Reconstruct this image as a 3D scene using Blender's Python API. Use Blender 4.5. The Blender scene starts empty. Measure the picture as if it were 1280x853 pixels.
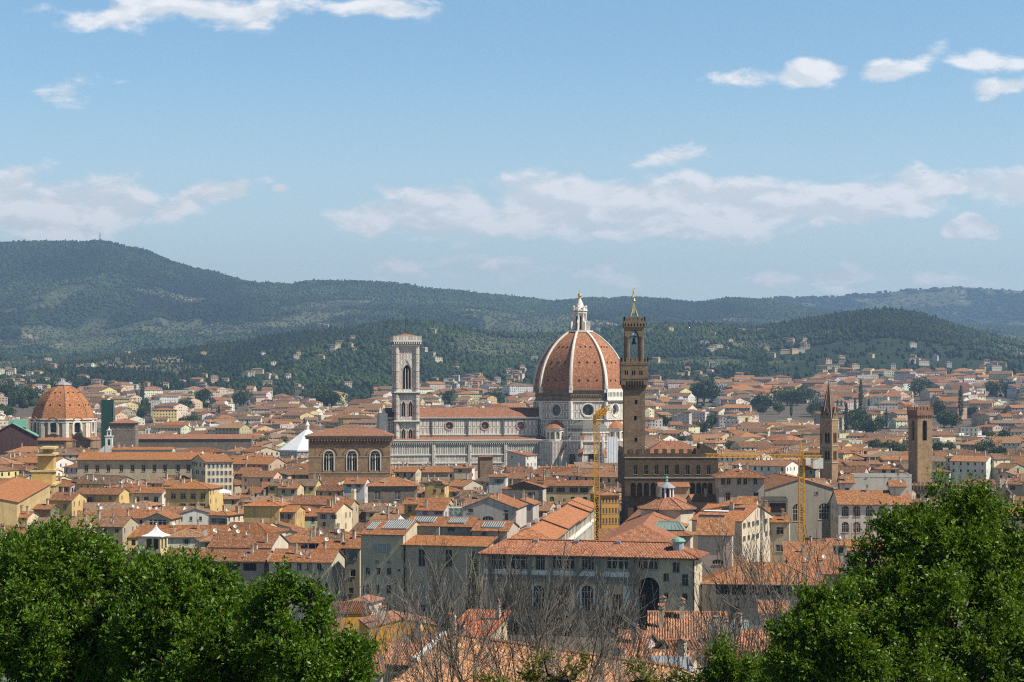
import bpy, math, random
import numpy as np
from mathutils import Vector
R = math.radians
random.seed(7)
rng = np.random.default_rng(7)
SC = bpy.context.scene
COL = SC.collection
F, HZ, H = 2310.0, 486.0, 58.0          # focal length and horizon row in pixels of a 1280 frame, eye height above the city

# ---------------------------------------------------------------- camera, sky, sun, exposure
cd = bpy.data.cameras.new('camera')
cam = bpy.data.objects.new('camera', cd)
COL.objects.link(cam)
cam.location = (0, 0, H)
cam.rotation_euler = (R(90), 0, 0)
cd.sensor_width = 36
cd.lens = F / 1280 * 36
cd.shift_y = (HZ - 426.5) / 1280
cd.clip_start = 0.5
cd.clip_end = 60000
SC.camera = cam
SUN_AZ, SUN_EL = 71.0, 48.0             # degrees to the right of straight behind the camera, height
SD = Vector((math.cos(R(SUN_EL)) * math.sin(R(SUN_AZ)), -math.cos(R(SUN_EL)) * math.cos(R(SUN_AZ)), math.sin(R(SUN_EL))))
sl = bpy.data.lights.new('sun', 'SUN')
sl.energy = 5.0
sl.angle = R(0.53)
sl.color = (1.0, 0.93, 0.83)
so = bpy.data.objects.new('sun', sl)
COL.objects.link(so)
so.rotation_euler = SD.to_track_quat('Z', 'Y').to_euler()
so.location = (300, -200, 600)
SC.view_settings.view_transform = 'Standard'
SC.view_settings.look = 'None'
SC.view_settings.gamma = 1
SC.view_settings.use_curve_mapping = False
SC.view_settings.exposure = 0.52
SC.render.engine = 'CYCLES'
SC.cycles.use_denoising = False
SC.cycles.max_bounces = 4
SC.cycles.diffuse_bounces = 2
SC.cycles.glossy_bounces = 2
SC.cycles.transmission_bounces = 2
SC.cycles.transparent_max_bounces = 4
SC.cycles.volume_bounces = 0
SC.cycles.filter_width = 1.15
SC.cycles.use_adaptive_sampling = False


class NT:
    """small helper to write node trees"""
    def __init__(s, tree):
        s.t = tree

    def n(s, typ, ins=None, **props):
        nd = s.t.nodes.new(typ)
        for k, v in props.items():
            setattr(nd, k, v)
        for k, v in (ins or {}).items():
            if isinstance(v, bpy.types.NodeSocket):
                s.t.links.new(v, nd.inputs[k])
            else:
                nd.inputs[k].default_value = v
        return nd

    def math(s, op, a, b=None, c=None, clamp=False):
        ins = {0: a}
        if b is not None: ins[1] = b
        if c is not None: ins[2] = c
        return s.n('ShaderNodeMath', ins, operation=op, use_clamp=clamp).outputs[0]

    def mix(s, f, a, b, blend='MIX'):
        fix = lambda c: c if isinstance(c, bpy.types.NodeSocket) else (*c, 1.0) if len(c) == 3 else c
        return s.n('ShaderNodeMix', {0: f, 6: fix(a), 7: fix(b)}, data_type='RGBA', blend_type=blend).outputs[2]

    def ramp(s, f, lo, hi, a=0.0, b=1.0, smooth=True):
        return s.n('ShaderNodeMapRange', {0: f, 1: lo, 2: hi, 3: a, 4: b}, interpolation_type='SMOOTHSTEP' if smooth else 'LINEAR').outputs[0]

    def noise(s, vec, scale, detail=4, rough=0.55, out=0, **ins):
        i = {'Scale': scale, 'Detail': detail, 'Roughness': rough}
        if vec is not None: i['Vector'] = vec
        i.update(ins)
        return s.n('ShaderNodeTexNoise', i).outputs[out]


# ---- the sky: Nishita daylight with clouds laid into the dome by direction
world = bpy.data.worlds.new('World')
SC.world = world
world.use_nodes = True
world.node_tree.nodes.clear()
W = NT(world.node_tree)
sky = W.n('ShaderNodeTexSky', sky_type='NISHITA', sun_disc=False, sun_elevation=R(SUN_EL), sun_rotation=R(180 - SUN_AZ),
          altitude=100, air_density=1.0, dust_density=0.35, ozone_density=1.3)
tc = W.n('ShaderNodeTexCoord')
sep = W.n('ShaderNodeSeparateXYZ', {0: tc.outputs['Generated']})
yy = W.math('MAXIMUM', sep.outputs[1], 0.02)
tu = W.math('DIVIDE', sep.outputs[0], yy)            # tangent of azimuth
tv = W.math('DIVIDE', sep.outputs[2], yy)            # tangent of height
uv = W.n('ShaderNodeCombineXYZ', {0: tu, 1: tv}).outputs[0]
CL = [  # cloud centres (row and column of the frame turned into directions), half sizes, strength, tilt
    (235, 14, 130, 24, .66, -.02), (150, 22, 60, 16, .45, .1), (488, 9, 60, 13, .6, 0), (330, 10, 50, 12, .4, .1),
    (70, 262, 130, 40, 1.0, .05), (-20, 255, 110, 45, 1.0, 0), (160, 258, 60, 26, .75, .1), (225, 262, 62, 16, .75, .2), (280, 244, 62, 19, .95, .15), (303, 236, 26, 13, .75, .1),
    (355, 242, 12, 7, .55, 0), (492, 242, 24, 11, .75, 0),
    (475, 276, 70, 27, .9, .1), (570, 268, 120, 37, 1.0, .05), (690, 256, 120, 42, 1.1, 0), (800, 255, 110, 40, 1.05, 0), (900, 254, 120, 38, 1.1, 0),
    (1010, 258, 120, 32, 1.0, 0), (1110, 251, 100, 25, .85, .05), (1195, 232, 95, 22, .9, 0), (1275, 232, 55, 24, .85, 0), (640, 283, 150, 18, .6, 0), (820, 284, 200, 16, .6, 0), (560, 262, 60, 22, .7, 0), (760, 245, 80, 24, .7, 0),
    (1198, 290, 24, 15, 2.0, .1), (1214, 280, 22, 15, 2.2, 0), (1230, 291, 20, 11, 1.9, 0), (1015, 95, 50, 20, 1.0, .05), (945, 98, 40, 10, .28, .05), (1108, 90, 48, 16, .85, .12), (1155, 72, 22, 7, .2, .5),
    (1252, 107, 54, 11, .7, .12), (1230, 74, 42, 10, .36, 0), (775, 208, 50, 9, .3, .15), (835, 192, 36, 11, .5, .1), (845, 215, 22, 8, .4, 0),
    (88, 117, 36, 9, .22, .05), (620, 340, 120, 10, .26, 0), (1080, 350, 200, 10, .28, 0)]
wob = W.noise(uv, 16.0, 3, .5, out=1)
wv = W.n('ShaderNodeVectorMath', {0: wob, 1: (0.5, 0.5, 0.5)}, operation='SUBTRACT').outputs[0]
wv = W.n('ShaderNodeVectorMath', {0: wv, 3: 0.018}, operation='SCALE').outputs[0]
uvw = W.n('ShaderNodeVectorMath', {0: uv, 1: wv}, operation='ADD').outputs[0]


def cloud_mask(vec):
    acc = None
    for px, py, rx, ry, st, tilt in CL:
        d = W.n('ShaderNodeVectorMath', {0: vec, 1: ((px - 640) / F, (HZ - py) / F, 0)}, operation='SUBTRACT').outputs[0]
        if tilt:
            d = W.n('ShaderNodeVectorRotate', {'Vector': d, 'Angle': -tilt}, rotation_type='Z_AXIS').outputs[0]
        d = W.n('ShaderNodeVectorMath', {0: d, 1: (F / rx, F / ry, 0)}, operation='MULTIPLY').outputs[0]
        l = W.n('ShaderNodeVectorMath', {0: d}, operation='LENGTH').outputs['Value']
        m = W.math('MULTIPLY_ADD', l, -st, st)
        acc = m if acc is None else W.math('SMOOTH_MAX', acc, m, 0.12)
    return W.math('MAXIMUM', acc, -0.6)


stretch = W.n('ShaderNodeVectorMath', {0: uv, 1: (1.0, 2.1, 1.0)}, operation='MULTIPLY').outputs[0]
n1 = W.noise(stretch, 26.0, 9, .58, Distortion=.25)
up = W.n('ShaderNodeVectorMath', {0: stretch, 1: (.004, .011, 0)}, operation='ADD').outputs[0]
n2 = W.noise(up, 26.0, 9, .58, Distortion=.25)
mask = cloud_mask(uvw)
dens = W.math('ADD', mask, W.math('MULTIPLY_ADD', n1, 2.3, -1.02))
alpha = W.ramp(dens, .0, .50)
alpha = W.math('MULTIPLY', alpha, .94)
lit = W.ramp(W.math('SUBTRACT', n1, n2), -.09, .09)
ccol = W.mix(lit, (7.4, 7.7, 7.9), (9.6, 9.4, 9.4))
tint = W.n('ShaderNodeHueSaturation', {'Saturation': 1.16, 'Value': 1.33, 'Color': sky.outputs[0]}).outputs[0]
dim = W.ramp(sep.outputs[2], .23, .50, 1.0, .15)
tint = W.n('ShaderNodeVectorMath', {0: tint, 3: dim}, operation='SCALE').outputs[0]
tint = W.n('ShaderNodeVectorMath', {0: tint, 1: (.965, 1.02, .99)}, operation='MULTIPLY').outputs[0]
pale = W.mix(W.ramp(tv, 0.0, 0.19, .85, 0.0), tint, (7.0, 7.9, 8.2))
final = W.mix(alpha, pale, ccol)
bg = W.n('ShaderNodeBackground', {'Color': final, 'Strength': 0.081})
W.n('ShaderNodeOutputWorld', {0: bg.outputs[0]})
world.cycles.sampling_method = 'MANUAL'
world.cycles.sample_map_resolution = 512


# ---------------------------------------------------------------- picture <-> place
def wx(px, Y): return (px - 640) / F * Y
def wz(py, Y): return H - (py - HZ) / F * Y
def proj(x, y, z): return 640 + F * x / y, HZ - F * (z - H) / y
def yfor(py, z): return (H - z) * F / (py - HZ)


# ---------------------------------------------------------------- meshes
class MB:
    def __init__(s):
        s.v, s.f, s.m, s.uv = [], [], [], []

    def face(s, pts, m=0, uv=None):
        i = len(s.v)
        s.v.extend(pts)
        s.f.append(tuple(range(i, i + len(pts))))
        s.m.append(m)
        s.uv.append(uv)

    def wallq(s, p0, p1, z0, z1, m=0, u0=0.0):
        """vertical quad from p0 to p1 (left to right seen from outside) with metres as UV"""
        L = math.hypot(p1[0] - p0[0], p1[1] - p0[1])
        s.face([(*p0, z0), (*p1, z0), (*p1, z1), (*p0, z1)], m, [(u0, z0), (u0 + L, z0), (u0 + L, z1), (u0, z1)])

    def box(s, x0, x1, y0, y1, z0, z1, m=0, bottom=True):
        s.wallq((x0, y0), (x1, y0), z0, z1, m)
        s.wallq((x1, y0), (x1, y1), z0, z1, m)
        s.wallq((x1, y1), (x0, y1), z0, z1, m)
        s.wallq((x0, y1), (x0, y0), z0, z1, m)
        s.face([(x0, y0, z1), (x1, y0, z1), (x1, y1, z1), (x0, y1, z1)], m, [(x0, y0), (x1, y0), (x1, y1), (x0, y1)])
        if bottom:
            s.face([(x0, y1, z0), (x1, y1, z0), (x1, y0, z0), (x0, y0, z0)], m)

    def prism(s, poly, z0, z1, m=0, top=True, bottom=False, mt=None, poly2=None):
        """poly counter-clockwise from above"""
        q = poly2 or poly
        n = len(poly)
        u = 0.0
        for i in range(n):
            a, b, c, d = poly[i], poly[(i + 1) % n], q[(i + 1) % n], q[i]
            L = math.hypot(b[0] - a[0], b[1] - a[1])
            s.face([(*a, z0), (*b, z0), (*c, z1), (*d, z1)], m, [(u, z0), (u + L, z0), (u + L, z1), (u, z1)])
            u += L
        if top:
            s.face([(*p, z1) for p in q], m if mt is None else mt, [tuple(p) for p in q])
        if bottom:
            s.face([(*p, z0) for p in reversed(poly)], m)

    def lathe(s, prof, n=16, m=0, c=(0, 0), a0=0.0):
        for k in range(len(prof) - 1):
            (r0, z0), (r1, z1) = prof[k], prof[k + 1]
            for i in range(n):
                t0, t1 = a0 + 2 * math.pi * i / n, a0 + 2 * math.pi * (i + 1) / n
                P = lambda r, t, z: (c[0] + r * math.cos(t), c[1] + r * math.sin(t), z)
                if r0 < 1e-6 and r1 < 1e-6: continue
                if r1 < 1e-6: s.face([P(r0, t0, z0), P(r0, t1, z0), P(0, 0, z1)], m)
                elif r0 < 1e-6: s.face([P(0, 0, z0), P(r1, t1, z1), P(r1, t0, z1)], m)
                else: s.face([P(r0, t0, z0), P(r0, t1, z0), P(r1, t1, z1), P(r1, t0, z1)], m)

    def tube(s, a, b, r0, r1=None, n=5, m=0, cap=False):
        r1 = r0 if r1 is None else r1
        a, b = Vector(a), Vector(b)
        d = b - a
        if d.length < 1e-6: return
        d.normalize()
        e = d.orthogonal().normalized()
        g = d.cross(e)
        A, B = [], []
        for i in range(n):
            t = 2 * math.pi * i / n
            o = e * math.cos(t) + g * math.sin(t)
            A.append(tuple(a + o * r0))
            B.append(tuple(b + o * r1))
        for i in range(n):
            j = (i + 1) % n
            s.face([A[i], A[j], B[j], B[i]], m)
        if cap:
            s.face(list(reversed(A)), m)
            s.face(B, m)

    def beam(s, a, b, w, m=0):
        s.tube(a, b, w * .707, n=4, m=m, cap=True)

    def slab(s, pts, th, m=0, me=1, uscale=1.0):
        """roof plane: upper face with tile UV (u along the eave, v up the slope), under side and edges"""
        P = [Vector(p) for p in pts]
        nrm = (P[1] - P[0]).cross(P[2] - P[0]).normalized()
        if nrm.z < 0:
            P.reverse()
            nrm = -nrm
        ud = Vector((-nrm.y, nrm.x, 0))
        ud = Vector((1, 0, 0)) if ud.length < 1e-4 else ud.normalized()
        vd = nrm.cross(ud)
        s.face([tuple(p) for p in P], m, [(p.dot(ud), p.dot(vd)) for p in P])
        Q = [p - Vector((0, 0, th)) for p in P]
        s.face([tuple(p) for p in reversed(Q)], me)
        for i in range(len(P)):
            j = (i + 1) % len(P)
            s.face([tuple(Q[i]), tuple(Q[j]), tuple(P[j]), tuple(P[i])], me)

    def mesh(s, name, mats, smooth=False):
        me = bpy.data.meshes.new(name)
        me.from_pydata(s.v, [], s.f)
        for mt in mats: me.materials.append(mt)
        me.polygons.foreach_set('material_index', s.m)
        if any(u is not None for u in s.uv):
            l = me.uv_layers.new(name='UVMap')
            flat = []
            for f, u in zip(s.f, s.uv):
                for k in range(len(f)):
                    flat.extend(u[k] if u else (0.0, 0.0))
            l.data.foreach_set('uv', flat)
        if smooth: me.polygons.foreach_set('use_smooth', [True] * len(s.f))
        me.update()
        return me

    def build(s, name, mats, parent=None, smooth=False, color=None):
        return put(name, s.mesh(name, mats if isinstance(mats, (list, tuple)) else [mats], smooth), parent, color)


def put(name, me, parent=None, color=None, loc=None, rz=None):
    o = bpy.data.objects.new(name, me)
    COL.objects.link(o)
    if parent: o.parent = parent
    if color: o.color = (*color, 1)
    if loc: o.location = loc
    if rz is not None: o.rotation_euler = (0, 0, rz)
    return o


ALL = []                                  # every top-level thing, for the labels


def thing(name, label, cat, loc=(0, 0, 0), rot=0.0, group=None):
    o = bpy.data.objects.new(name, None)
    COL.objects.link(o)
    o.location = loc
    o.rotation_euler = (0, 0, R(rot))
    o.empty_display_size = 1
    tag(o, label, cat, group)
    return o


def tag(o, label=None, cat=None, group=None, kind=None):
    if label: o['label'] = label
    if cat: o['category'] = cat
    if group: o['group'] = group
    if kind: o['kind'] = kind
    return o


def copy_tree(o, parent=None):
    c = o.copy()
    COL.objects.link(c)
    if parent: c.parent = parent
    for ch in o.children: copy_tree(ch, c)
    return c


def lx(root, px, yl):
    """local x on the plane y = yl of a thing at which picture column px is met"""
    X0, Y0, th = root.location.x, root.location.y, root.rotation_euler.z
    c, s = math.cos(th), math.sin(th)
    u = (px - 640) / F
    return (u * (Y0 + yl * c) - X0 + yl * s) / (c - u * s)


def lz(root, x, yl, py):
    Y = root.location.y + x * math.sin(root.rotation_euler.z) + yl * math.cos(root.rotation_euler.z)
    return wz(py, Y) - root.location.z


def arc_pts(x0, x1, z1, shape, n=8):
    """outline of the head of an opening from the left springing to the right one"""
    r = (x1 - x0) / 2
    xc = (x0 + x1) / 2
    if shape == 'a': return [(xc - r * math.cos(math.pi * i / n), z1 - r + r * math.sin(math.pi * i / n)) for i in range(n + 1)]
    if shape == 's':
        h = r * .45
        return [(xc - r * math.cos(math.pi * i / n), z1 - h + h * math.sin(math.pi * i / n)) for i in range(n + 1)]
    if shape == 'p':
        w = 2 * r
        hh = w * .866
        L = [(x1 - w * math.cos(R(60) * i / (n // 2)), z1 - hh + w * math.sin(R(60) * i / (n // 2))) for i in range(n // 2 + 1)]
        return L + [(x0 + x1 - x, z) for x, z in reversed(L[:-1])]
    return [(x0, z1), (x1, z1)]


def outline(x0, x1, z0, z1, shape, n=8):
    if shape == 'o':
        r = (x1 - x0) / 2
        return [((x0 + x1) / 2 + r * math.cos(2 * math.pi * i / 20), (z0 + z1) / 2 + r * math.sin(2 * math.pi * i / 20)) for i in range(20)]
    return [(x0, z0), (x1, z0)] + list(reversed(arc_pts(x0, x1, z1, shape, n)))


def wall(mb, o, u, w, z0, z1, ops=(), dep=.25, m=0, mr=None, mback=None):
    """wall with real openings. o left bottom corner seen from outside, u unit direction; ops = (x0,x1,z0,z1,shape)"""
    mr = m if mr is None else mr
    nx, ny = u[1], -u[0]
    P = lambda a, z, d=0.0: (o[0] + u[0] * a - nx * d, o[1] + u[1] * a - ny * d, z)
    xs = sorted({0.0, w, *[q for op in ops for q in op[:2]]})
    zs = sorted({z0, z1, *[q for op in ops for q in op[2:4]]})
    xs = [q for q in xs if -1e-6 <= q <= w + 1e-6]
    zs = [q for q in zs if z0 - 1e-6 <= q <= z1 + 1e-6]
    for k in range(len(zs) - 1):
        zc = (zs[k] + zs[k + 1]) / 2
        run = None
        for i in range(len(xs) - 1):
            xc = (xs[i] + xs[i + 1]) / 2
            hole = any(op[0] < xc < op[1] and op[2] < zc < op[3] for op in ops)
            if not hole:
                run = (run[0] if run else xs[i], xs[i + 1])
            if (hole or i == len(xs) - 2) and run:
                a, b = run
                mb.face([P(a, zs[k]), P(b, zs[k]), P(b, zs[k + 1]), P(a, zs[k + 1])], m, [(a, zs[k]), (b, zs[k]), (b, zs[k + 1]), (a, zs[k + 1])])
                run = None
    for op in ops:
        x0, x1, a0, a1 = op[:4]
        sh = op[4] if len(op) > 4 else 'r'
        ol = outline(x0, x1, a0, a1, sh)
        for i in range(len(ol)):
            a, b = ol[i], ol[(i + 1) % len(ol)]
            mb.face([P(*a), P(*a, dep), P(*b, dep), P(*b)], mr, [(0, a[1]), (dep, a[1]), (dep, b[1]), (0, b[1])])
        if mback is not None:
            mb.face([P(*a, dep) for a in ol], mback)
        if sh in 'asp':
            hp = arc_pts(x0, x1, a1, sh)
            for i in range(len(hp) - 1):
                mid = (hp[i][0] + hp[i + 1][0]) / 2
                cx = x0 if mid < (x0 + x1) / 2 else x1
                t = [(cx, a1), hp[i], hp[i + 1]]
                mb.face([P(*q) for q in t], m, t)
            if abs(hp[0][1] - a1) > 1e-6:
                xm = (x0 + x1) / 2
                t = [(x0, a1), (xm, max(q[1] for q in hp)), (x1, a1)]
        elif sh == 'o':
            for i in range(20):
                a, b = ol[i], ol[(i + 1) % 20]
                c = ((x1 if (a[0] + b[0]) / 2 > (x0 + x1) / 2 else x0), (a1 if (a[1] + b[1]) / 2 > (a0 + a1) / 2 else a0))
                mb.face([P(*c), P(*b), P(*a)], m, [c, b, a])


def ngon(r, n, a0=0.0, c=(0, 0)):
    return [(c[0] + r * math.cos(a0 + 2 * math.pi * i / n), c[1] + r * math.sin(a0 + 2 * math.pi * i / n)) for i in range(n)]


OCT = R(-90 + 22.5)
def octo(r, c=(0, 0), a0=OCT): return ngon(r, 8, a0, c)
# ---------------------------------------------------------------- materials
def newmat(name):
    m = bpy.data.materials.new(name)
    m.use_nodes = True
    m.node_tree.nodes.clear()
    return m, NT(m.node_tree)


def finish(t, color, rough=.9, bump=None, bdist=.05, metal=0.0, spec=.3, strength=.5, **extra):
    ins = {'Base Color': color if isinstance(color, bpy.types.NodeSocket) else (*color, 1), 'Roughness': rough, 'Metallic': metal, 'Specular IOR Level': spec}
    ins.update(extra)
    if bump is not None:
        ins['Normal'] = t.n('ShaderNodeBump', {'Height': bump, 'Strength': strength, 'Distance': bdist}).outputs[0]
    b = t.n('ShaderNodeBsdfPrincipled', ins)
    t.n('ShaderNodeOutputMaterial', {0: b.outputs[0]})


def vary(t, c, amt, scale, vec=None, detail=5, tintto=None):
    f = t.noise(vec, scale, detail, .6)
    k = t.ramp(f, .3, .7, 1 - amt, 1 + amt, False)
    return t.n('ShaderNodeVectorMath', {0: c, 3: k}, operation='SCALE').outputs[0]


def base_color(t, src):
    if src == 'object': return t.n('ShaderNodeObjectInfo').outputs['Color']
    if src == 'attr': return t.n('ShaderNodeAttribute', attribute_name='tint').outputs['Color']
    return t.n('ShaderNodeRGB').outputs[0] if src is None else t.n('ShaderNodeMix', {6: (*src, 1), 7: (*src, 1)}, data_type='RGBA').outputs[2]


def stucco(name, src='object', dirt=.5):
    m, t = newmat(name)
    c = base_color(t, src)
    pos = t.n('ShaderNodeNewGeometry').outputs['Position']
    st = t.n('ShaderNodeVectorMath', {0: pos, 1: (1.3, 1.3, .16)}, operation='MULTIPLY').outputs[0]
    streak = t.noise(st, .9, 5, .65)
    blot = t.noise(pos, .22, 5, .6)
    c = t.n('ShaderNodeVectorMath', {0: c, 3: t.ramp(blot, .3, .7, .86, 1.1, False)}, operation='SCALE').outputs[0]
    d = t.math('MULTIPLY', t.ramp(streak, .48, .75), dirt)
    c = t.mix(d, c, (.17, .145, .115))
    finish(t, c, .92, t.noise(pos, 3.0, 4), .03, spec=.15)
    return m


def tiles(name, src='object', pitch=.27, row=.36, geo=False, amp=.9):
    """terracotta pan tiles: u along the eave, v up the slope"""
    m, t = newmat(name)
    c = base_color(t, src)
    uvn = t.n('ShaderNodeUVMap').outputs[0]
    pos = t.n('ShaderNodeNewGeometry').outputs['Position']
    sp = t.n('ShaderNodeSeparateXYZ', {0: uvn})
    iu = t.math('FLOOR', t.math('DIVIDE', sp.outputs[0], pitch))
    iv = t.math('FLOOR', t.math('DIVIDE', sp.outputs[1], row))
    cell = t.n('ShaderNodeCombineXYZ', {0: iu, 1: iv}).outputs[0]
    wn = t.n('ShaderNodeTexWhiteNoise', {0: cell}).outputs
    patch = t.noise(pos, .33, 6, .68)
    patch2 = t.noise(pos, 1.6, 4, .6)
    k = t.math('ADD', t.ramp(wn[0], 0, 1, .68, 1.30, False), t.math('ADD', t.ramp(patch, .25, .75, -.26, .22, False), t.ramp(patch2, .25, .75, -.15, .15, False)))
    c = t.n('ShaderNodeVectorMath', {0: c, 3: k}, operation='SCALE').outputs[0]
    c = t.mix(t.math('MULTIPLY', t.ramp(patch, .48, .72), .55), c, (.155, .115, .085))
    c = t.mix(t.math('MULTIPLY', t.ramp(wn[0], .86, .98), .5), c, (.52, .36, .24))
    fu = t.math('FRACT', t.math('DIVIDE', sp.outputs[0], pitch))
    fv = t.math('FRACT', t.math('DIVIDE', sp.outputs[1], row))
    hu = t.math('ABSOLUTE', t.math('SINE', t.math('MULTIPLY', fu, math.pi)))
    hgt = t.math('ADD', hu, t.math('MULTIPLY', fv, -.35))
    finish(t, c, .88, None if geo else hgt, pitch * .3, spec=.2, strength=amp)
    return m


def stone(name, c0, c1, bw, bh, src='uv', mort=.75, rough=.93, msize=.012):
    m, t = newmat(name)
    uvn = t.n('ShaderNodeUVMap').outputs[0]
    pos = t.n('ShaderNodeNewGeometry').outputs['Position']
    br = t.n('ShaderNodeTexBrick', {'Vector': uvn, 'Color1': (*c0, 1), 'Color2': (*c1, 1), 'Mortar': (*[(a + b) / 2 * mort for a, b in zip(c0, c1)], 1), 'Scale': 1.0,
                                    'Mortar Size': msize, 'Brick Width': bw, 'Row Height': bh, 'Bias': 0.0})
    c = vary(t, br.outputs[0], .22, .35, pos)
    c = vary(t, c, .18, 2.2, pos)
    st = t.n('ShaderNodeVectorMath', {0: pos, 1: (1, 1, .15)}, operation='MULTIPLY').outputs[0]
    c = t.mix(t.math('MULTIPLY', t.ramp(t.noise(st, .7, 5, .65), .5, .75), .4), c, tuple(.45 * a for a in c0))
    finish(t, c, rough, t.noise(pos, 2.5, 5, .7), .12, spec=.15)
    return m


def plain(name, c, rough=.8, amt=.12, scale=1.2, metal=0.0, spec=.3):
    m, t = newmat(name)
    pos = t.n('ShaderNodeNewGeometry').outputs['Position']
    finish(t, vary(t, base_color(t, c), amt, scale, pos), rough, metal=metal, spec=spec)
    return m


def panelled(name, pw, ph, frame, white=(.66, .60, .52), green=(.075, .095, .085), pink=None):
    """marble inlay: upright white panels framed in dark green"""
    m, t = newmat(name)
    uvn = t.n('ShaderNodeUVMap').outputs[0]
    pos = t.n('ShaderNodeNewGeometry').outputs['Position']
    sp = t.n('ShaderNodeSeparateXYZ', {0: uvn})

    def edge(v, size, wdt):
        f = t.math('FRACT', t.math('DIVIDE', v, size))
        d = t.math('MINIMUM', f, t.math('SUBTRACT', 1.0, f))
        d = t.math('MULTIPLY', d, size)
        return d
    du, dv = edge(sp.outputs[0], pw, frame), edge(sp.outputs[1], ph, frame)
    d = t.math('MINIMUM', du, dv)
    g = t.math('MULTIPLY', t.math('GREATER_THAN', d, frame), t.math('LESS_THAN', d, frame * 2.1))
    iu = t.math('FLOOR', t.math('DIVIDE', sp.outputs[0], pw))
    wn = t.n('ShaderNodeTexWhiteNoise', {0: t.n('ShaderNodeCombineXYZ', {0: iu, 1: t.math('FLOOR', t.math('DIVIDE', sp.outputs[1], ph))}).outputs[0]}).outputs[0]
    wcol = vary(t, base_color(t, white), .14, .5, pos)
    if pink:
        wcol = t.mix(t.math('MULTIPLY', t.math('GREATER_THAN', wn, .62), .55), wcol, pink)
    c = t.mix(g, wcol, green)
    st = t.n('ShaderNodeVectorMath', {0: pos, 1: (1, 1, .12)}, operation='MULTIPLY').outputs[0]
    c = t.mix(t.math('MULTIPLY', t.ramp(t.noise(st, .6, 5, .65), .5, .78), .45), c, (.20, .18, .155))
    finish(t, c, .75, spec=.25)
    return m


M = {}
M['wall'] = stucco('plaster')
M['wall_tint'] = stucco('plaster_far', 'attr', .3)
M['tile'] = tiles('pan_tiles')
M['tile_tint'] = tiles('pan_tiles_far', 'attr')
M['tile_geo'] = tiles('pan_tiles_near', 'object', .34, .42, True)
M['dome_tile'] = tiles('dome_tiles', (.335, .138, .066), .5, .5, amp=.35)
M['sl_tile'] = tiles('chapel_dome_tiles', (.38, .148, .055), .5, .5, amp=.35)
M['spire_tile'] = stone('spire_brick', (.17, .085, .06), (.21, .11, .075), .5, .25)
M['glass'] = plain('window_glass', (.018, .021, .025), .12, .3, .4, spec=.5)
M['dark'] = plain('dark_interior', (.012, .011, .010), .9)
M['pale_glass'] = plain('skylight_glass', (.26, .33, .31), .25, .15, .6, spec=.5)
M['sky_glass'] = plain('roof_light_glass', (.07, .085, .085), .35, .3, .6)
M['bar'] = plain('glazing_bar', (.40, .41, .40), .7)
M['frame'] = plain('painted_frame', (.42, .39, .34), .6)
M['brown_wood'] = plain('brown_wood', (.085, .055, .035), .75)
M['shutter_green'] = plain('green_shutter', (.05, .075, .06), .7)
M['shutter_brown'] = plain('brown_shutter', (.10, .065, .045), .7)
M['shutter_grey'] = plain('grey_shutter', (.20, .22, .24), .7)
M['soffit'] = plain('eave_wood', (.12, .085, .06), .9)
M['chim'] = plain('chimney_plaster', (.46, .38, .29), .9, .25)
M['white'] = plain('white_paint', (.70, .68, .63), .7)
M['grey_stone'] = plain('grey_stone', (.15, .14, .12), .9, .25, .6)
M['lead'] = plain('lead_sheet', (.28, .30, .32), .5, .15, spec=.4)
M['copper'] = plain('green_copper', (.17, .36, .27), .7, .15)
M['gilt_copper'] = plain('gilt_copper', (.30, .30, .13), .6, .2)
M['gold'] = plain('gilded_metal', (.85, .55, .16), .35, .05, metal=.9)
M['crane'] = plain('yellow_paint', (.62, .33, .03), .55, .12)
M['iron'] = plain('dark_iron', (.05, .05, .05), .6)
M['marble'] = plain('white_marble', (.66, .61, .53), .7, .14, .6)
M['pinkmarble'] = plain('pink_marble', (.42, .27, .22), .7, .14, .6)
M['greenmarble'] = plain('green_marble', (.085, .10, .09), .6, .14, .6)
M['panel'] = panelled('marble_panels', 2.5, 4.9, .30)
M['panel_small'] = panelled('marble_small_panels', 1.9, 3.6, .17, pink=(.50, .36, .31))
M['stripe'] = panelled('marble_stripes', 1.45, 40.0, .30)
M['brick'] = stone('rough_brick', (.20, .14, .095), (.26, .18, .12), .8, .3)
M['pietra'] = stone('brown_ashlar', (.098, .067, .042), (.135, .093, .057), 1.1, .48, msize=.02)
M['pietra_lit'] = stone('brown_ashlar_lit', (.185, .128, .078), (.25, .175, .11), 1.1, .48, msize=.02)  # palace ashlar again, sunlight on the tower put into its colour
M['sand'] = stone('tan_ashlar', (.27, .175, .095), (.33, .22, .125), 1.2, .5, msize=.015)
M['rubble'] = stone('grey_rubble', (.17, .14, .11), (.25, .20, .15), .6, .28, msize=.02)
M['serena'] = plain('grey_sandstone', (.25, .225, .18), .9, .25, .5)
M['trim'] = plain('stone_trim', (.36, .31, .24), .9, .18, .6)
M['asphalt'] = plain('street_stone', (.085, .08, .075), .9, .2, .2)
M['sheet'] = plain('white_sheeting', (.68, .70, .72), .8, .1, .5)
M['netting'] = plain('green_netting', (.02, .06, .045), .9, .3, .8)
M['redbrown'] = plain('red_brown_paint', (.075, .036, .032), .9)


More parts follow.
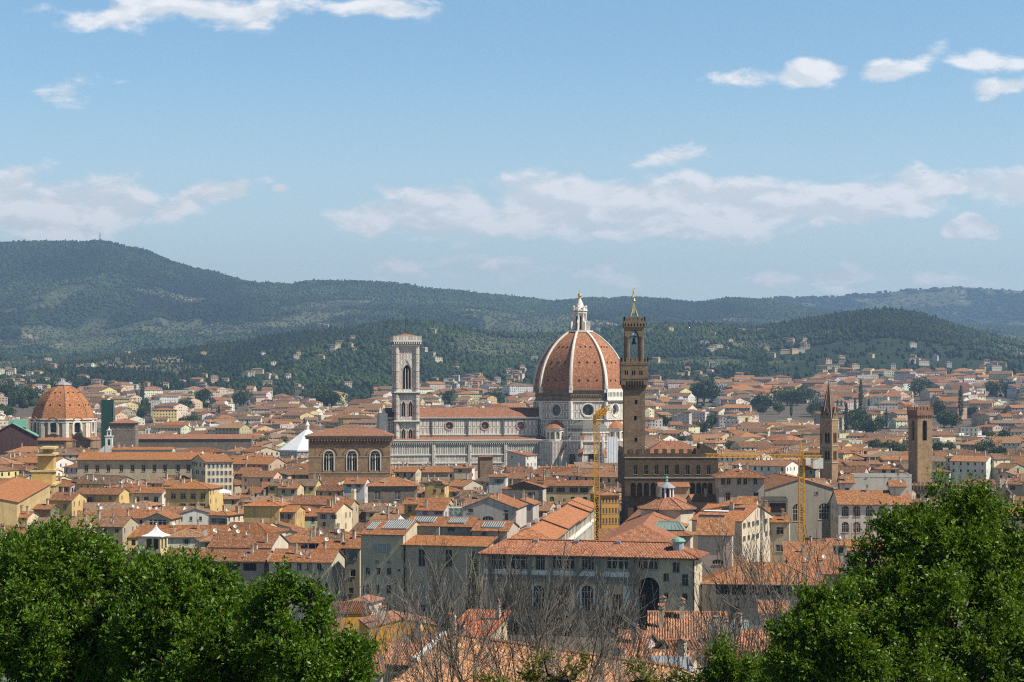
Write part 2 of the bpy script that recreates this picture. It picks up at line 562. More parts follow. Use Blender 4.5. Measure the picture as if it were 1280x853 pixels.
def foliage(name, c0, c1, rough=.5, trans=.25, src=None, spec=.4):
    m, t = newmat(name)
    pos = t.n('ShaderNodeNewGeometry').outputs['Position']
    if src == 'attr':
        c = base_color(t, 'attr')
        c = vary(t, c, .3, .02, pos)
    else:
        rnd = t.n('ShaderNodeNewGeometry').outputs['Random Per Island']
        k = t.math('ADD', t.math('MULTIPLY', rnd, .75), t.math('MULTIPLY', t.noise(pos, .9, 3), .45))
        c = t.mix(t.ramp(k, .15, 1.0, 0, 1, False), c0, c1)
        c = t.mix(t.math('GREATER_THAN', rnd, .985), c, (.20, .13, .04))
    d = t.n('ShaderNodeBsdfPrincipled', {'Base Color': c, 'Roughness': rough, 'Specular IOR Level': spec})
    if trans:
        tl = t.n('ShaderNodeBsdfTranslucent', {0: t.mix(1.0, c, (1.35, 1.25, .45), 'MULTIPLY')})
        mx = t.n('ShaderNodeMixShader', {0: trans, 1: d.outputs[0], 2: tl.outputs[0]})
        t.n('ShaderNodeOutputMaterial', {0: mx.outputs[0]})
    else:
        t.n('ShaderNodeOutputMaterial', {0: d.outputs[0]})
    return m


M['leaf'] = foliage('evergreen_leaf', (.036, .084, .007), (.125, .228, .015), .46, .28, spec=.32)
M['leaf2'] = foliage('broad_leaf', (.042, .092, .007), (.150, .250, .016), .46, .30, spec=.32)
M['leaf_city'] = foliage('city_tree_leaf', (.028, .050, .014), (.075, .110, .028), .7, .1)
M['leaf_wood'] = foliage('wood_leaf', None, None, .9, 0, 'attr', .1)
M['scrub'] = foliage('scrub_leaf', (.09, .12, .02), (.18, .17, .03), .6, .3)
M['bark'] = plain('bark', (.075, .058, .045), .95, .35, 4)
M['twig'] = plain('bare_branch', (.15, .128, .11), .9, .5, 1.5)
# ---------------------------------------------------------------- terrain
def vnoise(x, y, seed=0):
    xi, yi = np.floor(x).astype(np.int64), np.floor(y).astype(np.int64)
    fx, fy = x - xi, y - yi
    fx, fy = fx * fx * (3 - 2 * fx), fy * fy * (3 - 2 * fy)

    def h(a, b):
        n = (a * 374761393 + b * 668265263 + seed * 974711) & 0x7fffffff
        n = ((n ^ (n >> 13)) * 1274126177) & 0x7fffffff
        return ((n ^ (n >> 16)) & 0xffff) / 65535.0
    return (h(xi, yi) * (1 - fx) + h(xi + 1, yi) * fx) * (1 - fy) + (h(xi, yi + 1) * (1 - fx) + h(xi + 1, yi + 1) * fx) * fy


def fbm(x, y, o=5, seed=0, gain=.5):
    s, a, tot = 0.0, 1.0, 0.0
    for k in range(o):
        s = s + a * vnoise(x * 2 ** k + 17.3 * k, y * 2 ** k - 9.1 * k, seed + k)
        tot += a
        a *= gain
    return s / tot


CITY_EDGE = [(-400, 489), (0, 489), (200, 491), (400, 494), (640, 491), (900, 487), (1000, 484), (1100, 478), (1200, 477), (1280, 479), (1700, 480)]
MID = [(-400, 452), (0, 447), (100, 443), (230, 436), (330, 419), (440, 409), (500, 404), (560, 409), (620, 417), (690, 418), (760, 410), (830, 407), (900, 408), (940, 413),
       (1010, 403), (1060, 394), (1105, 388), (1150, 395), (1200, 411), (1250, 425), (1280, 432), (1400, 446), (1700, 455)]
MAIN = [(-400, 330), (-150, 314), (0, 304), (20, 302), (40, 302), (90, 303), (125, 301), (150, 306), (185, 314), (210, 325), (240, 334), (275, 341), (310, 351), (365, 354), (385, 350), (450, 350), (510, 354), (570, 363),
        (640, 371), (690, 377), (740, 373), (800, 371), (840, 373), (870, 377), (915, 371), (970, 375), (1010, 384), (1060, 392), (1150, 400), (1280, 407), (1700, 415)]
FAR = [(-400, 400), (700, 392), (900, 384), (970, 373), (1050, 369), (1090, 366), (1130, 362), (1165, 360), (1190, 357), (1215, 358), (1240, 360), (1280, 362), (1500, 372), (1700, 376)]
NEAR_Z = [(-400, 66), (-60, 60), (0, 56.2), (30, 51.5), (50, 46.5), (90, 39), (130, 33), (200, 21), (260, 10), (300, 4), (336, 2), (340, -6), (414, -6), (418, 0), (1500, 0)]


def tab(t, x): return np.interp(x, [a for a, b in t], [b for a, b in t])


def ground(x, y):
    """height of the ground"""
    x, y = np.asarray(x, float), np.asarray(y, float)
    d = np.maximum(y, 400.0)
    px = 640 + F * x / d
    z = np.interp(y, [a for a, b in NEAR_Z], [b for a, b in NEAR_Z])
    zc = H - (tab(CITY_EDGE, px) - HZ) / F * 3300
    zm = H - (tab(MID, px) - HZ) / F * 4900 - 6
    zv = (H - (tab(MID, px) - HZ) / F * 4900) * .72 - 40
    zM = H - (tab(MAIN, px) - HZ) / F * 9500 - 11
    zF = H - (tab(FAR, px) - HZ) / F * 13000 - 10
    ks = [(1500, 0 * zc), (3300, zc), (4000, zc + (zm - zc) * .36), (4900, zm), (5800, np.minimum(zv, zM * .8)), (7600, np.minimum(zv, zM * .8) * .62 + zM * .38), (9500, zM), (10800, zM * .72), (13000, zF), (14600, zF * .6)]
    far = ks[0][1]
    for (d0, a), (d1, b) in zip(ks, ks[1:]):
        t = np.clip((y - d0) / (d1 - d0), 0, 1)
        far = np.where(y >= d0, a + (b - a) * t, far)
    z = np.where(y > 1500, far, z)
    amp = np.interp(y, [2800, 3400, 4400, 4900, 5600, 7400, 8800, 9500, 10500, 12000, 13000, 14500], [0, 8, 40, 14, 70, 150, 14, 10, 40, 90, 14, 30])
    n = fbm(x / 900 + 3, y / 1300 + 7, 5, 3) - .5
    ridge = .5 - np.abs(fbm(x / 620 + 11, y / 2400 + 2, 4, 9) - .5) * 2.2
    return z + amp * (n * 1.5 + ridge * .9)


def open_land(x, y):
    """0 woods .. 1 open fields"""
    f = fbm(x / 420 + 5, y / 520 + 1, 4, 21)
    px = 640 + F * x / np.maximum(y, 400)
    bias = np.interp(y, [3000, 3600, 4600, 5200, 5600, 7000, 8200, 9000, 13000], [-.02, -.02, .035, .01, .03, .05, -.01, -.12, -.02])
    dark = np.exp(-((px - 1120) / 130) ** 2) * ((y > 3950) & (y < 5300)) * .16      # fewer fields on the right hill, its cloud shade made with dark woods
    left = np.where((px < 230) & (y < 5400) & (y > 3700), .05, 0)
    return np.clip((f + bias + left - dark - .555) * 14, 0, 1)


def mesh_np(name, v, f4, mats, tint=None, smooth=False, fsize=4, mi=None):
    me = bpy.data.meshes.new(name)
    nv, nf = len(v), len(f4)
    me.vertices.add(nv)
    me.vertices.foreach_set('co', np.asarray(v, np.float32).ravel())
    me.loops.add(nf * fsize)
    me.loops.foreach_set('vertex_index', np.asarray(f4, np.int32).ravel())
    me.polygons.add(nf)
    me.polygons.foreach_set('loop_start', np.arange(0, nf * fsize, fsize, dtype=np.int32))
    try: me.polygons.foreach_set('loop_total', np.full(nf, fsize, np.int32))
    except Exception: pass
    for mt in mats: me.materials.append(mt)
    if mi is not None: me.polygons.foreach_set('material_index', np.asarray(mi, np.int32))
    if tint is not None:
        a = me.color_attributes.new('tint', 'FLOAT_COLOR', 'POINT')
        c = np.ones((nv, 4), np.float32)
        c[:, :3] = tint
        a.data.foreach_set('color', c.ravel())
    if smooth: me.polygons.foreach_set('use_smooth', np.ones(nf, bool))
    me.update(calc_edges=True)
    return me


ys = np.concatenate([np.linspace(-300, -20, 8), np.linspace(0, 330, 56), [336, 337, 338, 339, 340, 350, 400, 413, 414, 415, 416, 417, 418], np.linspace(430, 2600, 40), np.linspace(2650, 6000, 150), np.linspace(6030, 9700, 130), np.linspace(9750, 15000, 90)])
us = np.linspace(-.62, .62, 460)
gy, gu = np.meshgrid(ys, us, indexing='ij')
gx = gu * (np.maximum(gy, 0) + 260)
gz = ground(gx, gy)
nr, nc = gy.shape
idx = np.arange(nr * nc).reshape(nr, nc)
quads = np.stack([idx[:-1, :-1], idx[:-1, 1:], idx[1:, 1:], idx[1:, :-1]], -1).reshape(-1, 4)
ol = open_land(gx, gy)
fv = fbm(gx / 160, gy / 200, 3, 40)
wood = np.array([.022, .036, .014])
fld = np.stack([.060 + .07 * fv, .075 + .055 * fv, .032 + .030 * fv], -1)
fv2 = fbm(gx / 240 + 50, gy / 160, 3, 47)
ochre = (fv2 > .70)[..., None] * (ol > .5)[..., None]
fld = np.where(ochre, np.array([.22, .17, .10]), fld)
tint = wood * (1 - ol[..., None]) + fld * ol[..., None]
cityw = np.clip((3500 - gy) / 500, 0, 1)[..., None]
tint = tint * (1 - cityw) + np.array([.12, .10, .08]) * cityw
nearw = np.clip((300 - gy) / 60, 0, 1)[..., None]
tint = tint * (1 - nearw) + np.array([.05, .06, .02]) * nearw
gm, t = newmat('ground_cover')
pos = t.n('ShaderNodeNewGeometry').outputs['Position']
gc = t.n('ShaderNodeAttribute', attribute_name='tint').outputs['Color']
gc = t.n('ShaderNodeVectorMath', {0: gc, 3: t.ramp(t.noise(pos, .035, 6, .7), .25, .75, .6, 1.4, False)}, operation='SCALE').outputs[0]
finish(t, gc, .95, spec=.1)
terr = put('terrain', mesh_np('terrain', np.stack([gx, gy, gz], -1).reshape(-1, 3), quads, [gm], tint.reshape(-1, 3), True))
tag(terr, 'valley floor rising to green wooded hills and a long blue mountain', None, None, 'structure')
rv = MB()
rv.face([(-260, 339.2, -1.6), (260, 339.2, -1.6), (260, 416.4, -1.6), (-260, 416.4, -1.6)])
wm, t = newmat('river_water')
finish(t, (.03, .04, .025), .12, t.noise(t.n('ShaderNodeNewGeometry').outputs['Position'], .8, 3), .1, spec=.5)
tag(rv.build('river', wm), 'green river between stone embankments', None, None, 'structure')

# ---- villas scattered over the hills (built with the far town); the woods keep clear of them
rv_ = random.Random(5)
far_villas = []
RT = [(.35, .145, .058), (.38, .168, .070), (.275, .120, .055), (.41, .165, .055), (.31, .155, .080), (.235, .110, .056), (.36, .19, .098), (.26, .165, .105), (.30, .20, .135), (.20, .115, .07)]
RT = [(r * .90, g * .885, b_ * .89) for r, g, b_ in RT]


def cream(k): return [(.58, .48, .33), (.50, .43, .31), (.64, .57, .45), (.60, .47, .24), (.68, .64, .56), (.44, .35, .25), (.56, .42, .30), (.36, .31, .24), (.64, .51, .26), (.52, .48, .42)][k % 10]


VC = [(600, 3500, 30), (560, 3350, 14), (640, 3800, 12), (860, 3500, 8), (930, 3350, 10), (100, 3500, 8), (30, 3400, 10), (180, 3350, 10), (700, 4600, 8), (420, 4300, 6), (900, 4300, 9), (990, 4200, 14),
      (800, 4700, 5), (1050, 3600, 12), (330, 3700, 8), (250, 3500, 8), (1150, 3700, 8), (1240, 3700, 8), (520, 4100, 6), (760, 3900, 6), (60, 5200, 7), (130, 6200, 6), (420, 7200, 7), (1180, 6500, 7), (660, 4050, 7)]
for px0, y0, n in VC:
    for q in range(n):
        y = y0 + rv_.gauss(0, 110)
        x = wx(px0 + rv_.gauss(0, 17), y)
        far_villas.append((x, y))
while len(far_villas) < 300:
    y = math.sqrt(rv_.uniform(3100 ** 2, 5300 ** 2))
    u = rv_.uniform(-.31, .31)
    if 1020 < 640 + F * u < 1270 and y > 4000: continue
    far_villas.append((u * y, y))
far_villas = [dict(X=x, Y=y, w=rv_.uniform(9, 15) * rv_.choice([1, 1, 1, 1.7]) * (1 if y < 5500 else 1.2), d=rv_.uniform(8, 12), h=rv_.uniform(6.5, 10.5), rot=rv_.uniform(-40, 30), roof=rv_.choice(['hip', 'hip', 'gx']), pitch=.3,
                   col=tuple(c * rv_.uniform(.8, 1.0) for c in cream(rv_.choice([0, 2, 3, 6, 4, 4, 8]))), rc=rv_.choice(RT), cat='villa') for x, y in far_villas]
for s in far_villas: s['g'] = float(ground(np.array([s['X']]), np.array([s['Y']]))[0]) + 2.0
CLEAR = set()
for s in far_villas:
    for a in range(-2, 3):
        for b in range(-3, 2): CLEAR.add((int(s['X'] // 10) + a, int(s['Y'] // 14) + b))

# ---- the woods on the hills: nobody could count them
ico = []
def ico_mesh():
    t_ = (1 + 5 ** .5) / 2
    v = np.array([(-1, t_, 0), (1, t_, 0), (-1, -t_, 0), (1, -t_, 0), (0, -1, t_), (0, 1, t_), (0, -1, -t_), (0, 1, -t_), (t_, 0, -1), (t_, 0, 1), (-t_, 0, -1), (-t_, 0, 1)], float)
    v /= np.linalg.norm(v[0])
    f = np.array([(0, 11, 5), (0, 5, 1), (0, 1, 7), (0, 7, 10), (0, 10, 11), (1, 5, 9), (5, 11, 4), (11, 10, 2), (10, 7, 6), (7, 1, 8), (3, 9, 4), (3, 4, 2), (3, 2, 6), (3, 6, 8), (3, 8, 9), (4, 9, 5), (2, 4, 11), (6, 2, 10), (8, 6, 7), (9, 8, 1)])
    return v, f


def scatter_woods(n, y0, y1, rad, hgt, cyp=.12):
    y = np.sqrt(rng.uniform(y0 ** 2, y1 ** 2, n))
    u = rng.uniform(-.345, .345, n)
    x = u * y
    o = open_land(x, y)
    cl = fbm(x / 70, y / 90, 3, 77)
    keep = rng.uniform(0, 1, n) > np.clip(o * .93 + (cl < .44) * .6, 0, 1)
    px = 640 + F * x / y
    town = (y < 3300 + 900 * ((px > 960)))
    olive = o > .5
    keep |= olive & (rng.uniform(0, 1, n) < .26)
    keep &= ~(town & (rng.uniform(0, 1, n) < np.where(px > 960, .93, .75)))
    x, y = x[keep], y[keep]
    ok = np.array([(int(a // 10), int(b // 14)) not in CLEAR for a, b in zip(x, y)])
    x, y = x[ok], y[ok]
    z = ground(x, y)
    return x, y, z, open_land(x, y)


def woods(name, label, sets):
    iv, if_ = ico_mesh()
    V, Fc, T = [], [], []
    base = 0
    for (n, y0, y1, rad, hgt) in sets:
        x, y, z, oo = scatter_woods(n, y0, y1, rad, hgt)
        k = len(x)
        r = rad * rng.uniform(.6, 1.35, k)
        h = hgt * rng.uniform(.7, 1.35, k)
        r = np.where(oo > .5, r * .55, r)
        h = np.where(oo > .5, h * .55, h)
        cy = rng.uniform(0, 1, k) < .09
        r = np.where(cy, r * .42, r)
        h = np.where(cy, h * 1.45, h)
        jit = rng.uniform(.72, 1.25, (k, 12, 1))
        P = iv[None] * jit
        P = np.stack([P[..., 0] * r[:, None], P[..., 1] * r[:, None], P[..., 2] * h[:, None] * .62], -1)
        P += np.stack([x, y, z + h * .45], -1)[:, None]
        V.append(P.reshape(-1, 3))
        Fc.append((if_[None] + (base + np.arange(k) * 12)[:, None, None]).reshape(-1, 3))
        base += k * 12
        g = rng.uniform(0, 1, (k, 1))
        sp = fbm(x / 150 + 9, y / 150, 3, 55)[:, None]
        c = np.array([.016, .030, .012]) * (1 - g) + np.array([.040, .060, .020]) * g
        c = np.where(sp > .56, c * np.array([1.45, 1.4, 1.2]), c)
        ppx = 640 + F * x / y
        cloud_shade = np.exp(-((ppx - 1120) / 120) ** 2) * ((y > 3900) & (y < 5400))
        c = c * (1 - .45 * cloud_shade[:, None])  # cloud shade over the right hill put into the conifer colour
        c = np.where(oo[:, None] > .5, np.array([.060, .075, .042]), c)
        c = np.where(cy[:, None], np.array([.010, .020, .010]), c)
        big = fbm(x / 700 + 2, y / 900 + 8, 3, 91)[:, None]
        c = c * np.clip(.55 + (big - .3) * 2.0, .5, 1.6)
        T.append(np.repeat(c, 12, 0))
    me = mesh_np(name, np.concatenate(V), np.concatenate(Fc), [M['leaf_wood']], np.concatenate(T), False, 3)
    return tag(put(name, me), label, None, None, 'stuff')


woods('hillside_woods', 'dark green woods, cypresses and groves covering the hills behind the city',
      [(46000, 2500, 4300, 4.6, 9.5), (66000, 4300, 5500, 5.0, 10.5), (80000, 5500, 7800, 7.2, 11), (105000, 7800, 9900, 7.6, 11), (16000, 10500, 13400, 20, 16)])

mm_ = MB()
mx, my = wx(125, 9480), 9480
mz = float(ground(np.array([mx]), np.array([my]))[0])
for a_ in ((-3, -3), (3, -3), (3, 3), (-3, 3)): mm_.beam((mx + a_[0], my + a_[1], mz - 5), (mx + a_[0] * .2, my, mz + 52), 1.1)
for q_ in range(6): mm_.box(mx - 3, mx + 3, my - 3, my + 3, mz + 6 + q_ * 7, mz + 7 + q_ * 7)
tag(mm_.build('radio_mast', [M['lead']]), 'thin radio mast on the summit of the long mountain', 'mast')

# ---- haze: one closed box of thin air
hz = MB()
hz.box(-9500, 9500, -700, 15200, -40, 1050)
hm, t = newmat('haze_air')
pv = t.n('ShaderNodeVolumePrincipled', {'Color': (.42, .66, 1.0, 1), 'Density': 7.0e-5, 'Anisotropy': 0.25})
t.n('ShaderNodeOutputMaterial', {1: pv.outputs[0]})
hm.cycles.volume_sampling = 'DISTANCE'
hm.cycles.homogeneous_volume = True
tag(hz.build('haze', hm), 'thin blue summer haze over the city and the hills', None, None, 'stuff')
# ---------------------------------------------------------------- houses: builder
WIN = {}
SHUT = {'g': 'shutter_green', 'b': 'shutter_brown', 'y': 'shutter_grey'}


def window_mesh(w, h, style='n', shape='r', dep=.2):
    """x along the wall from the left jamb, y inward, z up from the sill"""
    w, h = round(w, 2), round(h, 2)
    key = (w, h, style, shape)
    if key in WIN: return WIN[key]
    mb = MB()
    mats = [M['glass'], M['frame'], M[SHUT.get(style[-1], 'shutter_grey')], M['trim']]
    if style[0] == 'd':
        mats[0] = M['dark']
    if style[0] == 'w':
        mats[0] = M['pale_glass']
    ol = outline(0, w, 0, h, shape)
    mb.face([(x, dep - .02, z) for x, z in ol], 0)
    if style[0] in 'nosw':
        f = max(.05, w * .06)
        top = h if shape == 'r' else h - w / 2
        y0, y1 = dep - .10, dep - .03
        mb.box(0.002, f, y0, y1, 0, top, 1)
        mb.box(w - f, w - .002, y0, y1, 0, top, 1)
        mb.box(w / 2 - f * .5, w / 2 + f * .5, y0, y1, 0, h - .01, 1)
        mb.box(f, w - f, y0 + .01, y1, 0.002, f, 1)
        mb.box(f, w - f, y0 + .01, y1, top - f, top - .002, 1)
        if w > 1.5 or h > 1.9:
            mb.box(f, w - f, y0 + .01, y1, top * .62, top * .62 + f * .7, 1)
        if w > 2:
            for q in (.25, .75): mb.box(w * q - f * .4, w * q + f * .4, y0, y1, 0, h if shape == 'r' else h * .9, 1)
    if style[0] == 'o':                                   # shutters folded back on the wall
        s = w * .5
        mb.box(-s - .03, -.03, -.07, -.012, 0, h, 2)
        mb.box(w + .03, w + s + .03, -.07, -.012, 0, h, 2)
    if style[0] == 'c':                                   # shutters closed
        mb.box(.01, w / 2 - .015, .05, .11, .01, h - .01, 2)
        mb.box(w / 2 + .015, w - .01, .05, .11, .01, h - .01, 2)
    if style[0] != 'v':
        mb.box(-.1, w + .1, -.12, .0, -.13, -.002, 3)
    if style[0] == 's':                                   # stone surround and hood
        b = .18
        mb.box(-b, -.005, -.06, -.003, 0, h + b, 3)
        mb.box(w + .005, w + b, -.06, -.003, 0, h + b, 3)
        mb.box(-b * 1.8, w + b * 1.8, -.22, -.004, h + b + .004, h + b + .2, 3)
    WIN[key] = mb.mesh('window', mats)
    return WIN[key]


def add_windows(root, o, u, ops, style, dep=.2, name='window'):
    rz = math.atan2(u[1], u[0])
    for op in ops:
        sh = op[4] if len(op) > 4 else 'r'
        st = op[5] if len(op) > 5 else style
        put(name, window_mesh(op[1] - op[0], op[3] - op[2], st, sh, dep), root, None, (o[0] + u[0] * op[0], o[1] + u[1] * op[0], op[2]), rz)


def chimney_mesh(k):
    key = ('chimney', k)
    if key in WIN: return WIN[key]
    mb = MB()
    w, h = ((.7, 1.5), (1.1, 1.8), (.6, 2.3))[k]
    mb.box(-w / 2, w / 2, -.3, .3, -1.2, h, 0)
    mb.box(-w / 2 - .08, w / 2 + .08, -.38, .38, h + .002, h + .1, 0)
    for x in (-w / 3, w / 3): mb.box(x - .07, x + .07, -.28, .28, h + .1, h + .4, 0)
    mb.slab([(-w / 2 - .12, -.42, h + .4), (w / 2 + .12, -.42, h + .4), (w / 2 + .12, 0, h + .62), (-w / 2 - .12, 0, h + .62)], .06, 1, 1)
    mb.slab([(w / 2 + .12, .42, h + .4), (-w / 2 - .12, .42, h + .4), (-w / 2 - .12, 0, h + .62), (w / 2 + .12, 0, h + .62)], .06, 1, 1)
    WIN[key] = mb.mesh('chimney', [M['chim'], M['tile']])
    return WIN[key]


def dish_mesh():
    if 'dish' in WIN: return WIN['dish']
    mb = MB()
    mb.tube((0, 0, -.8), (0, 0, 1.0), .04, n=4)
    mb.lathe([(0, .0), (.32, .06), (.55, .2)], 10, 0)
    me = mb.mesh('satellite_dish', [M['white']])
    from mathutils import Matrix
    rot = Matrix.Rotation(R(65), 4, 'X')
    for v in me.vertices:
        if not (abs(v.co.x) < .05 and abs(v.co.y) < .05): v.co = Vector((0, -.1, 1.0)) + rot @ v.co
    WIN['dish'] = me
    return me


def aerial_mesh():
    if 'aer' in WIN: return WIN['aer']
    mb = MB()
    mb.tube((0, 0, -.6), (0, 0, 3.0), .035, n=4)
    for z, l in ((2.9, .5), (2.6, .65), (2.3, .8)): mb.tube((-l, 0, z), (l, 0, z), .025, n=3)
    mb.tube((0, -.6, 2.75), (0, .6, 2.75), .025, n=3)
    WIN['aer'] = mb.mesh('aerial', [M['iron']])
    return WIN['aer']


def roof_planes(w, d, h, kind, pitch, ov):
    """list of polygons and ridge lines; local frame x -w/2..w/2, y 0..d"""
    x0, x1, y0, y1 = -w / 2 - ov, w / 2 + ov, -ov, d + ov
    e = h - ov * pitch
    P, Rg = [], []
    if kind == 'gx':
        z = h + pitch * d / 2
        P = [[(x0 + ov * .5, y0, e), (x1 - ov * .5, y0, e), (x1 - ov * .5, d / 2, z), (x0 + ov * .5, d / 2, z)], [(x1 - ov * .5, y1, e), (x0 + ov * .5, y1, e), (x0 + ov * .5, d / 2, z), (x1 - ov * .5, d / 2, z)]]
        Rg = [((x0 + ov * .5, d / 2, z), (x1 - ov * .5, d / 2, z))]
    elif kind == 'gy':
        z = h + pitch * w / 2
        P = [[(x0, y1 - ov * .5, e), (x0, y0 + ov * .5, e), (0, y0 + ov * .5, z), (0, y1 - ov * .5, z)], [(x1, y0 + ov * .5, e), (x1, y1 - ov * .5, e), (0, y1 - ov * .5, z), (0, y0 + ov * .5, z)]]
        Rg = [((0, y0 + ov * .5, z), (0, y1 - ov * .5, z))]
    elif kind == 'hip':
        r = min(w, d) / 2
        z = h + pitch * r
        if w >= d:
            A, B = (-w / 2 + r, d / 2, z), (w / 2 - r, d / 2, z)
            P = [[(x0, y0, e), (x1, y0, e), B, A], [(x1, y1, e), (x0, y1, e), A, B], [(x1, y0, e), (x1, y1, e), B], [(x0, y1, e), (x0, y0, e), A]]
        else:
            A, B = (0, r, z), (0, d - r, z)
            P = [[(x0, y0, e), (x1, y0, e), A], [(x1, y1, e), (x0, y1, e), B], [(x1, y0, e), (x1, y1, e), B, A], [(x0, y1, e), (x0, y0, e), A, B]]
        P = [[p for i, p in enumerate(q) if i == 0 or (Vector(p) - Vector(q[i - 1])).length > 1e-3] for q in P]
        Rg = [(A, B), ((x0, y0, e), A), ((x1, y0, e), B), ((x1, y1, e), B)] if w >= d else [(A, B), ((x0, y0, e), A), ((x1, y0, e), A), ((x1, y1, e), B)]
    elif kind == 'shed':
        z = h + pitch * d
        P = [[(x0, y0, e), (x1, y0, e), (x1, y1, z + ov * pitch), (x0, y1, z + ov * pitch)]]
    elif kind == 'shedr':                                # falls to the right
        z = h + pitch * w
        P = [[(x1, y0, e), (x1, y1, e), (x0, y1, z), (x0, y0, z)]]
    elif kind == 'flat':
        P = [[(-w / 2, 0, h), (w / 2, 0, h), (w / 2, d, h), (-w / 2, d, h)]]
    return P, Rg


CHIMS = []


def house(name, X, Y, w, d, h, rot=0.0, roof='gx', pitch=.32, col=(.5, .42, .3), rcol=(.33, .145, .075), label=None, cat='house', group=None, ov=.6, style=None,
          rows=2, ops=None, rops=None, lops=None, detail=2, z0=0.0, chim=None, seed=None, wmat=None, rmat=None, wstep=3.0, ridge=True, base=None, near=False):
    rnd = random.Random(seed if seed is not None else int(X * 31 + Y * 17))
    base = max(0, h - 14) if base is None else base        # storeys deep between other houses need no openings
    root = thing(name, label, cat, (X, Y, z0), rot, group)
    style = style or rnd.choice(['oy', 'og', 'ob', 'n', 'cg', 'cb', 'n', 'n'])
    mb = MB()
    dep = .2
    walls = [((-w / 2, 0), (1, 0), w), ((w / 2, 0), (0, 1), d), ((w / 2, d), (-1, 0), w), ((-w / 2, d), (0, -1), d)]

    def grid(L, side):
        out = []
        n = max(1, int((L - 1.0) / wstep))
        ww, hh = rnd.choice([(1.0, 1.5), (1.05, 1.7), (.95, 1.35)])
        if side and rnd.random() < .35: n = max(1, n - 1)
        st = L / n
        for r in range(rows):
            zt = h - .75 - r * 3.5
            for k in range(n):
                if rnd.random() < (.10 if not side else .3): continue
                a = st * (k + .5) - ww / 2
                if zt - hh > 1: out.append((a, a + ww, zt - hh, zt))
        return out
    O = [ops if ops is not None else grid(w, False), rops if rops is not None else grid(d, True), [], lops if lops is not None else grid(d, True)]
    for (o, u, L), op in zip(walls, O):
        wall(mb, o, u, L, 0, h, op, dep, 0, 0, None if detail >= 2 else 1)
    zr = h
    if roof == 'gx':
        zr = h + pitch * d / 2
        for x, s in ((w / 2, 1), (-w / 2, -1)):
            p = [(x, 0, h), (x, d, h), (x, d / 2, zr)]
            mb.face(p if s > 0 else p[::-1], 0)
    elif roof == 'gy':
        zr = h + pitch * w / 2
        mb.face([(-w / 2, 0, h), (w / 2, 0, h), (0, 0, zr)], 0)
        mb.face([(w / 2, d, h), (-w / 2, d, h), (0, d, zr)], 0)
    elif roof == 'hip':
        zr = h + pitch * min(w, d) / 2
    elif roof == 'shed':
        zr = h + pitch * d
        mb.face([(w / 2, 0, h), (w / 2, d, h), (w / 2, d, zr)], 0)
        mb.face([(-w / 2, d, zr), (-w / 2, d, h), (-w / 2, 0, h)], 0)
        mb.face([(w / 2, d, h), (-w / 2, d, h), (-w / 2, d, zr), (w / 2, d, zr)], 0)
    elif roof == 'shedr':
        zr = h + pitch * w
        mb.face([(-w / 2, 0, h), (w / 2, 0, h), (-w / 2, 0, zr)], 0)
        mb.face([(w / 2, d, h), (-w / 2, d, h), (-w / 2, d, zr)], 0)
        mb.face([(-w / 2, d, h), (-w / 2, 0, h), (-w / 2, 0, zr), (-w / 2, d, zr)], 0)
    elif roof == 'flat':
        for a in ((-w / 2, w / 2, 0, .25), (-w / 2, w / 2, d - .25, d), (-w / 2, -w / 2 + .25, .25, d - .25), (w / 2 - .25, w / 2, .25, d - .25)):
            mb.box(*a, h, h + .9, 0)
    if wmat: mb.build('wall', [M[wmat], M['glass']], root, color=col)
    else: mb.build('wall', [M['wall'], M['glass']], root, color=col)
    if detail >= 2:
        for (o, u, L), op in zip(walls, O):
            if op: add_windows(root, o, u, op, style, dep)
    rb = MB()
    P, Rg = roof_planes(w, d, h, roof, pitch, ov)
    for p in P:
        if near:
            rb.slab([(a, b, c - .07) for a, b, c in p], .22, 1, 1)
            tiled(rb, p, .32, .075, .40)
        else: rb.slab(p, .22, 0, 1)
    if ridge:
        for a, b in Rg: rb.tube((a[0], a[1], a[2] - .02), (b[0], b[1], b[2] - .02), .17, n=5, m=0)
    if roof in ('gx', 'hip', 'shed') and detail >= 2:
        rb.box(-w / 2 - ov, w / 2 + ov, -ov - .14, -ov - .005, h - ov * pitch - .2, h - ov * pitch - .06, 1)          # gutter
    ro = rb.build('roof', [M[rmat or ('tile_geo' if near else 'tile')] if roof != 'flat' else M['asphalt'], M['soffit']], root, color=rcol)
    nch = (rnd.choice([0, 1, 1, 2, 2, 3]) if chim is None else chim) if roof != 'flat' else 0
    for i in range(nch):
        x, y = rnd.uniform(-w * .42, w * .42), rnd.uniform(d * .12, d * .75)
        z = {'gx': h + pitch * (d / 2 - abs(y - d / 2)), 'gy': h + pitch * (w / 2 - abs(x)), 'hip': h + pitch * min(w / 2 - abs(x), d / 2 - abs(y - d / 2)), 'shed': h + pitch * y, 'shedr': h + pitch * (w / 2 - x)}[roof]
        put('chimney', chimney_mesh(rnd.randrange(3)), ro, rcol, (x, y, z), rnd.choice([0, math.pi / 2]))
    if detail >= 2 and roof != 'flat' and chim is None:
        for k in range(rnd.choice([0, 1, 2, 2, 3, 4])):
            x, y = rnd.uniform(-w * .4, w * .4), rnd.uniform(d * .1, d * .5)
            z = {'gx': h + pitch * (d / 2 - abs(y - d / 2)), 'gy': h + pitch * (w / 2 - abs(x)), 'hip': h + pitch * min(w / 2 - abs(x), d / 2 - abs(y - d / 2)), 'shed': h + pitch * y, 'shedr': h + pitch * (w / 2 - x)}[roof]
            if rnd.random() < .55: put('satellite_dish', dish_mesh(), ro, None, (x, y, z), rnd.uniform(-.8, .8))
            else: put('aerial', aerial_mesh(), ro, None, (x, y, z), rnd.uniform(0, 3))
    root['_'] = 1
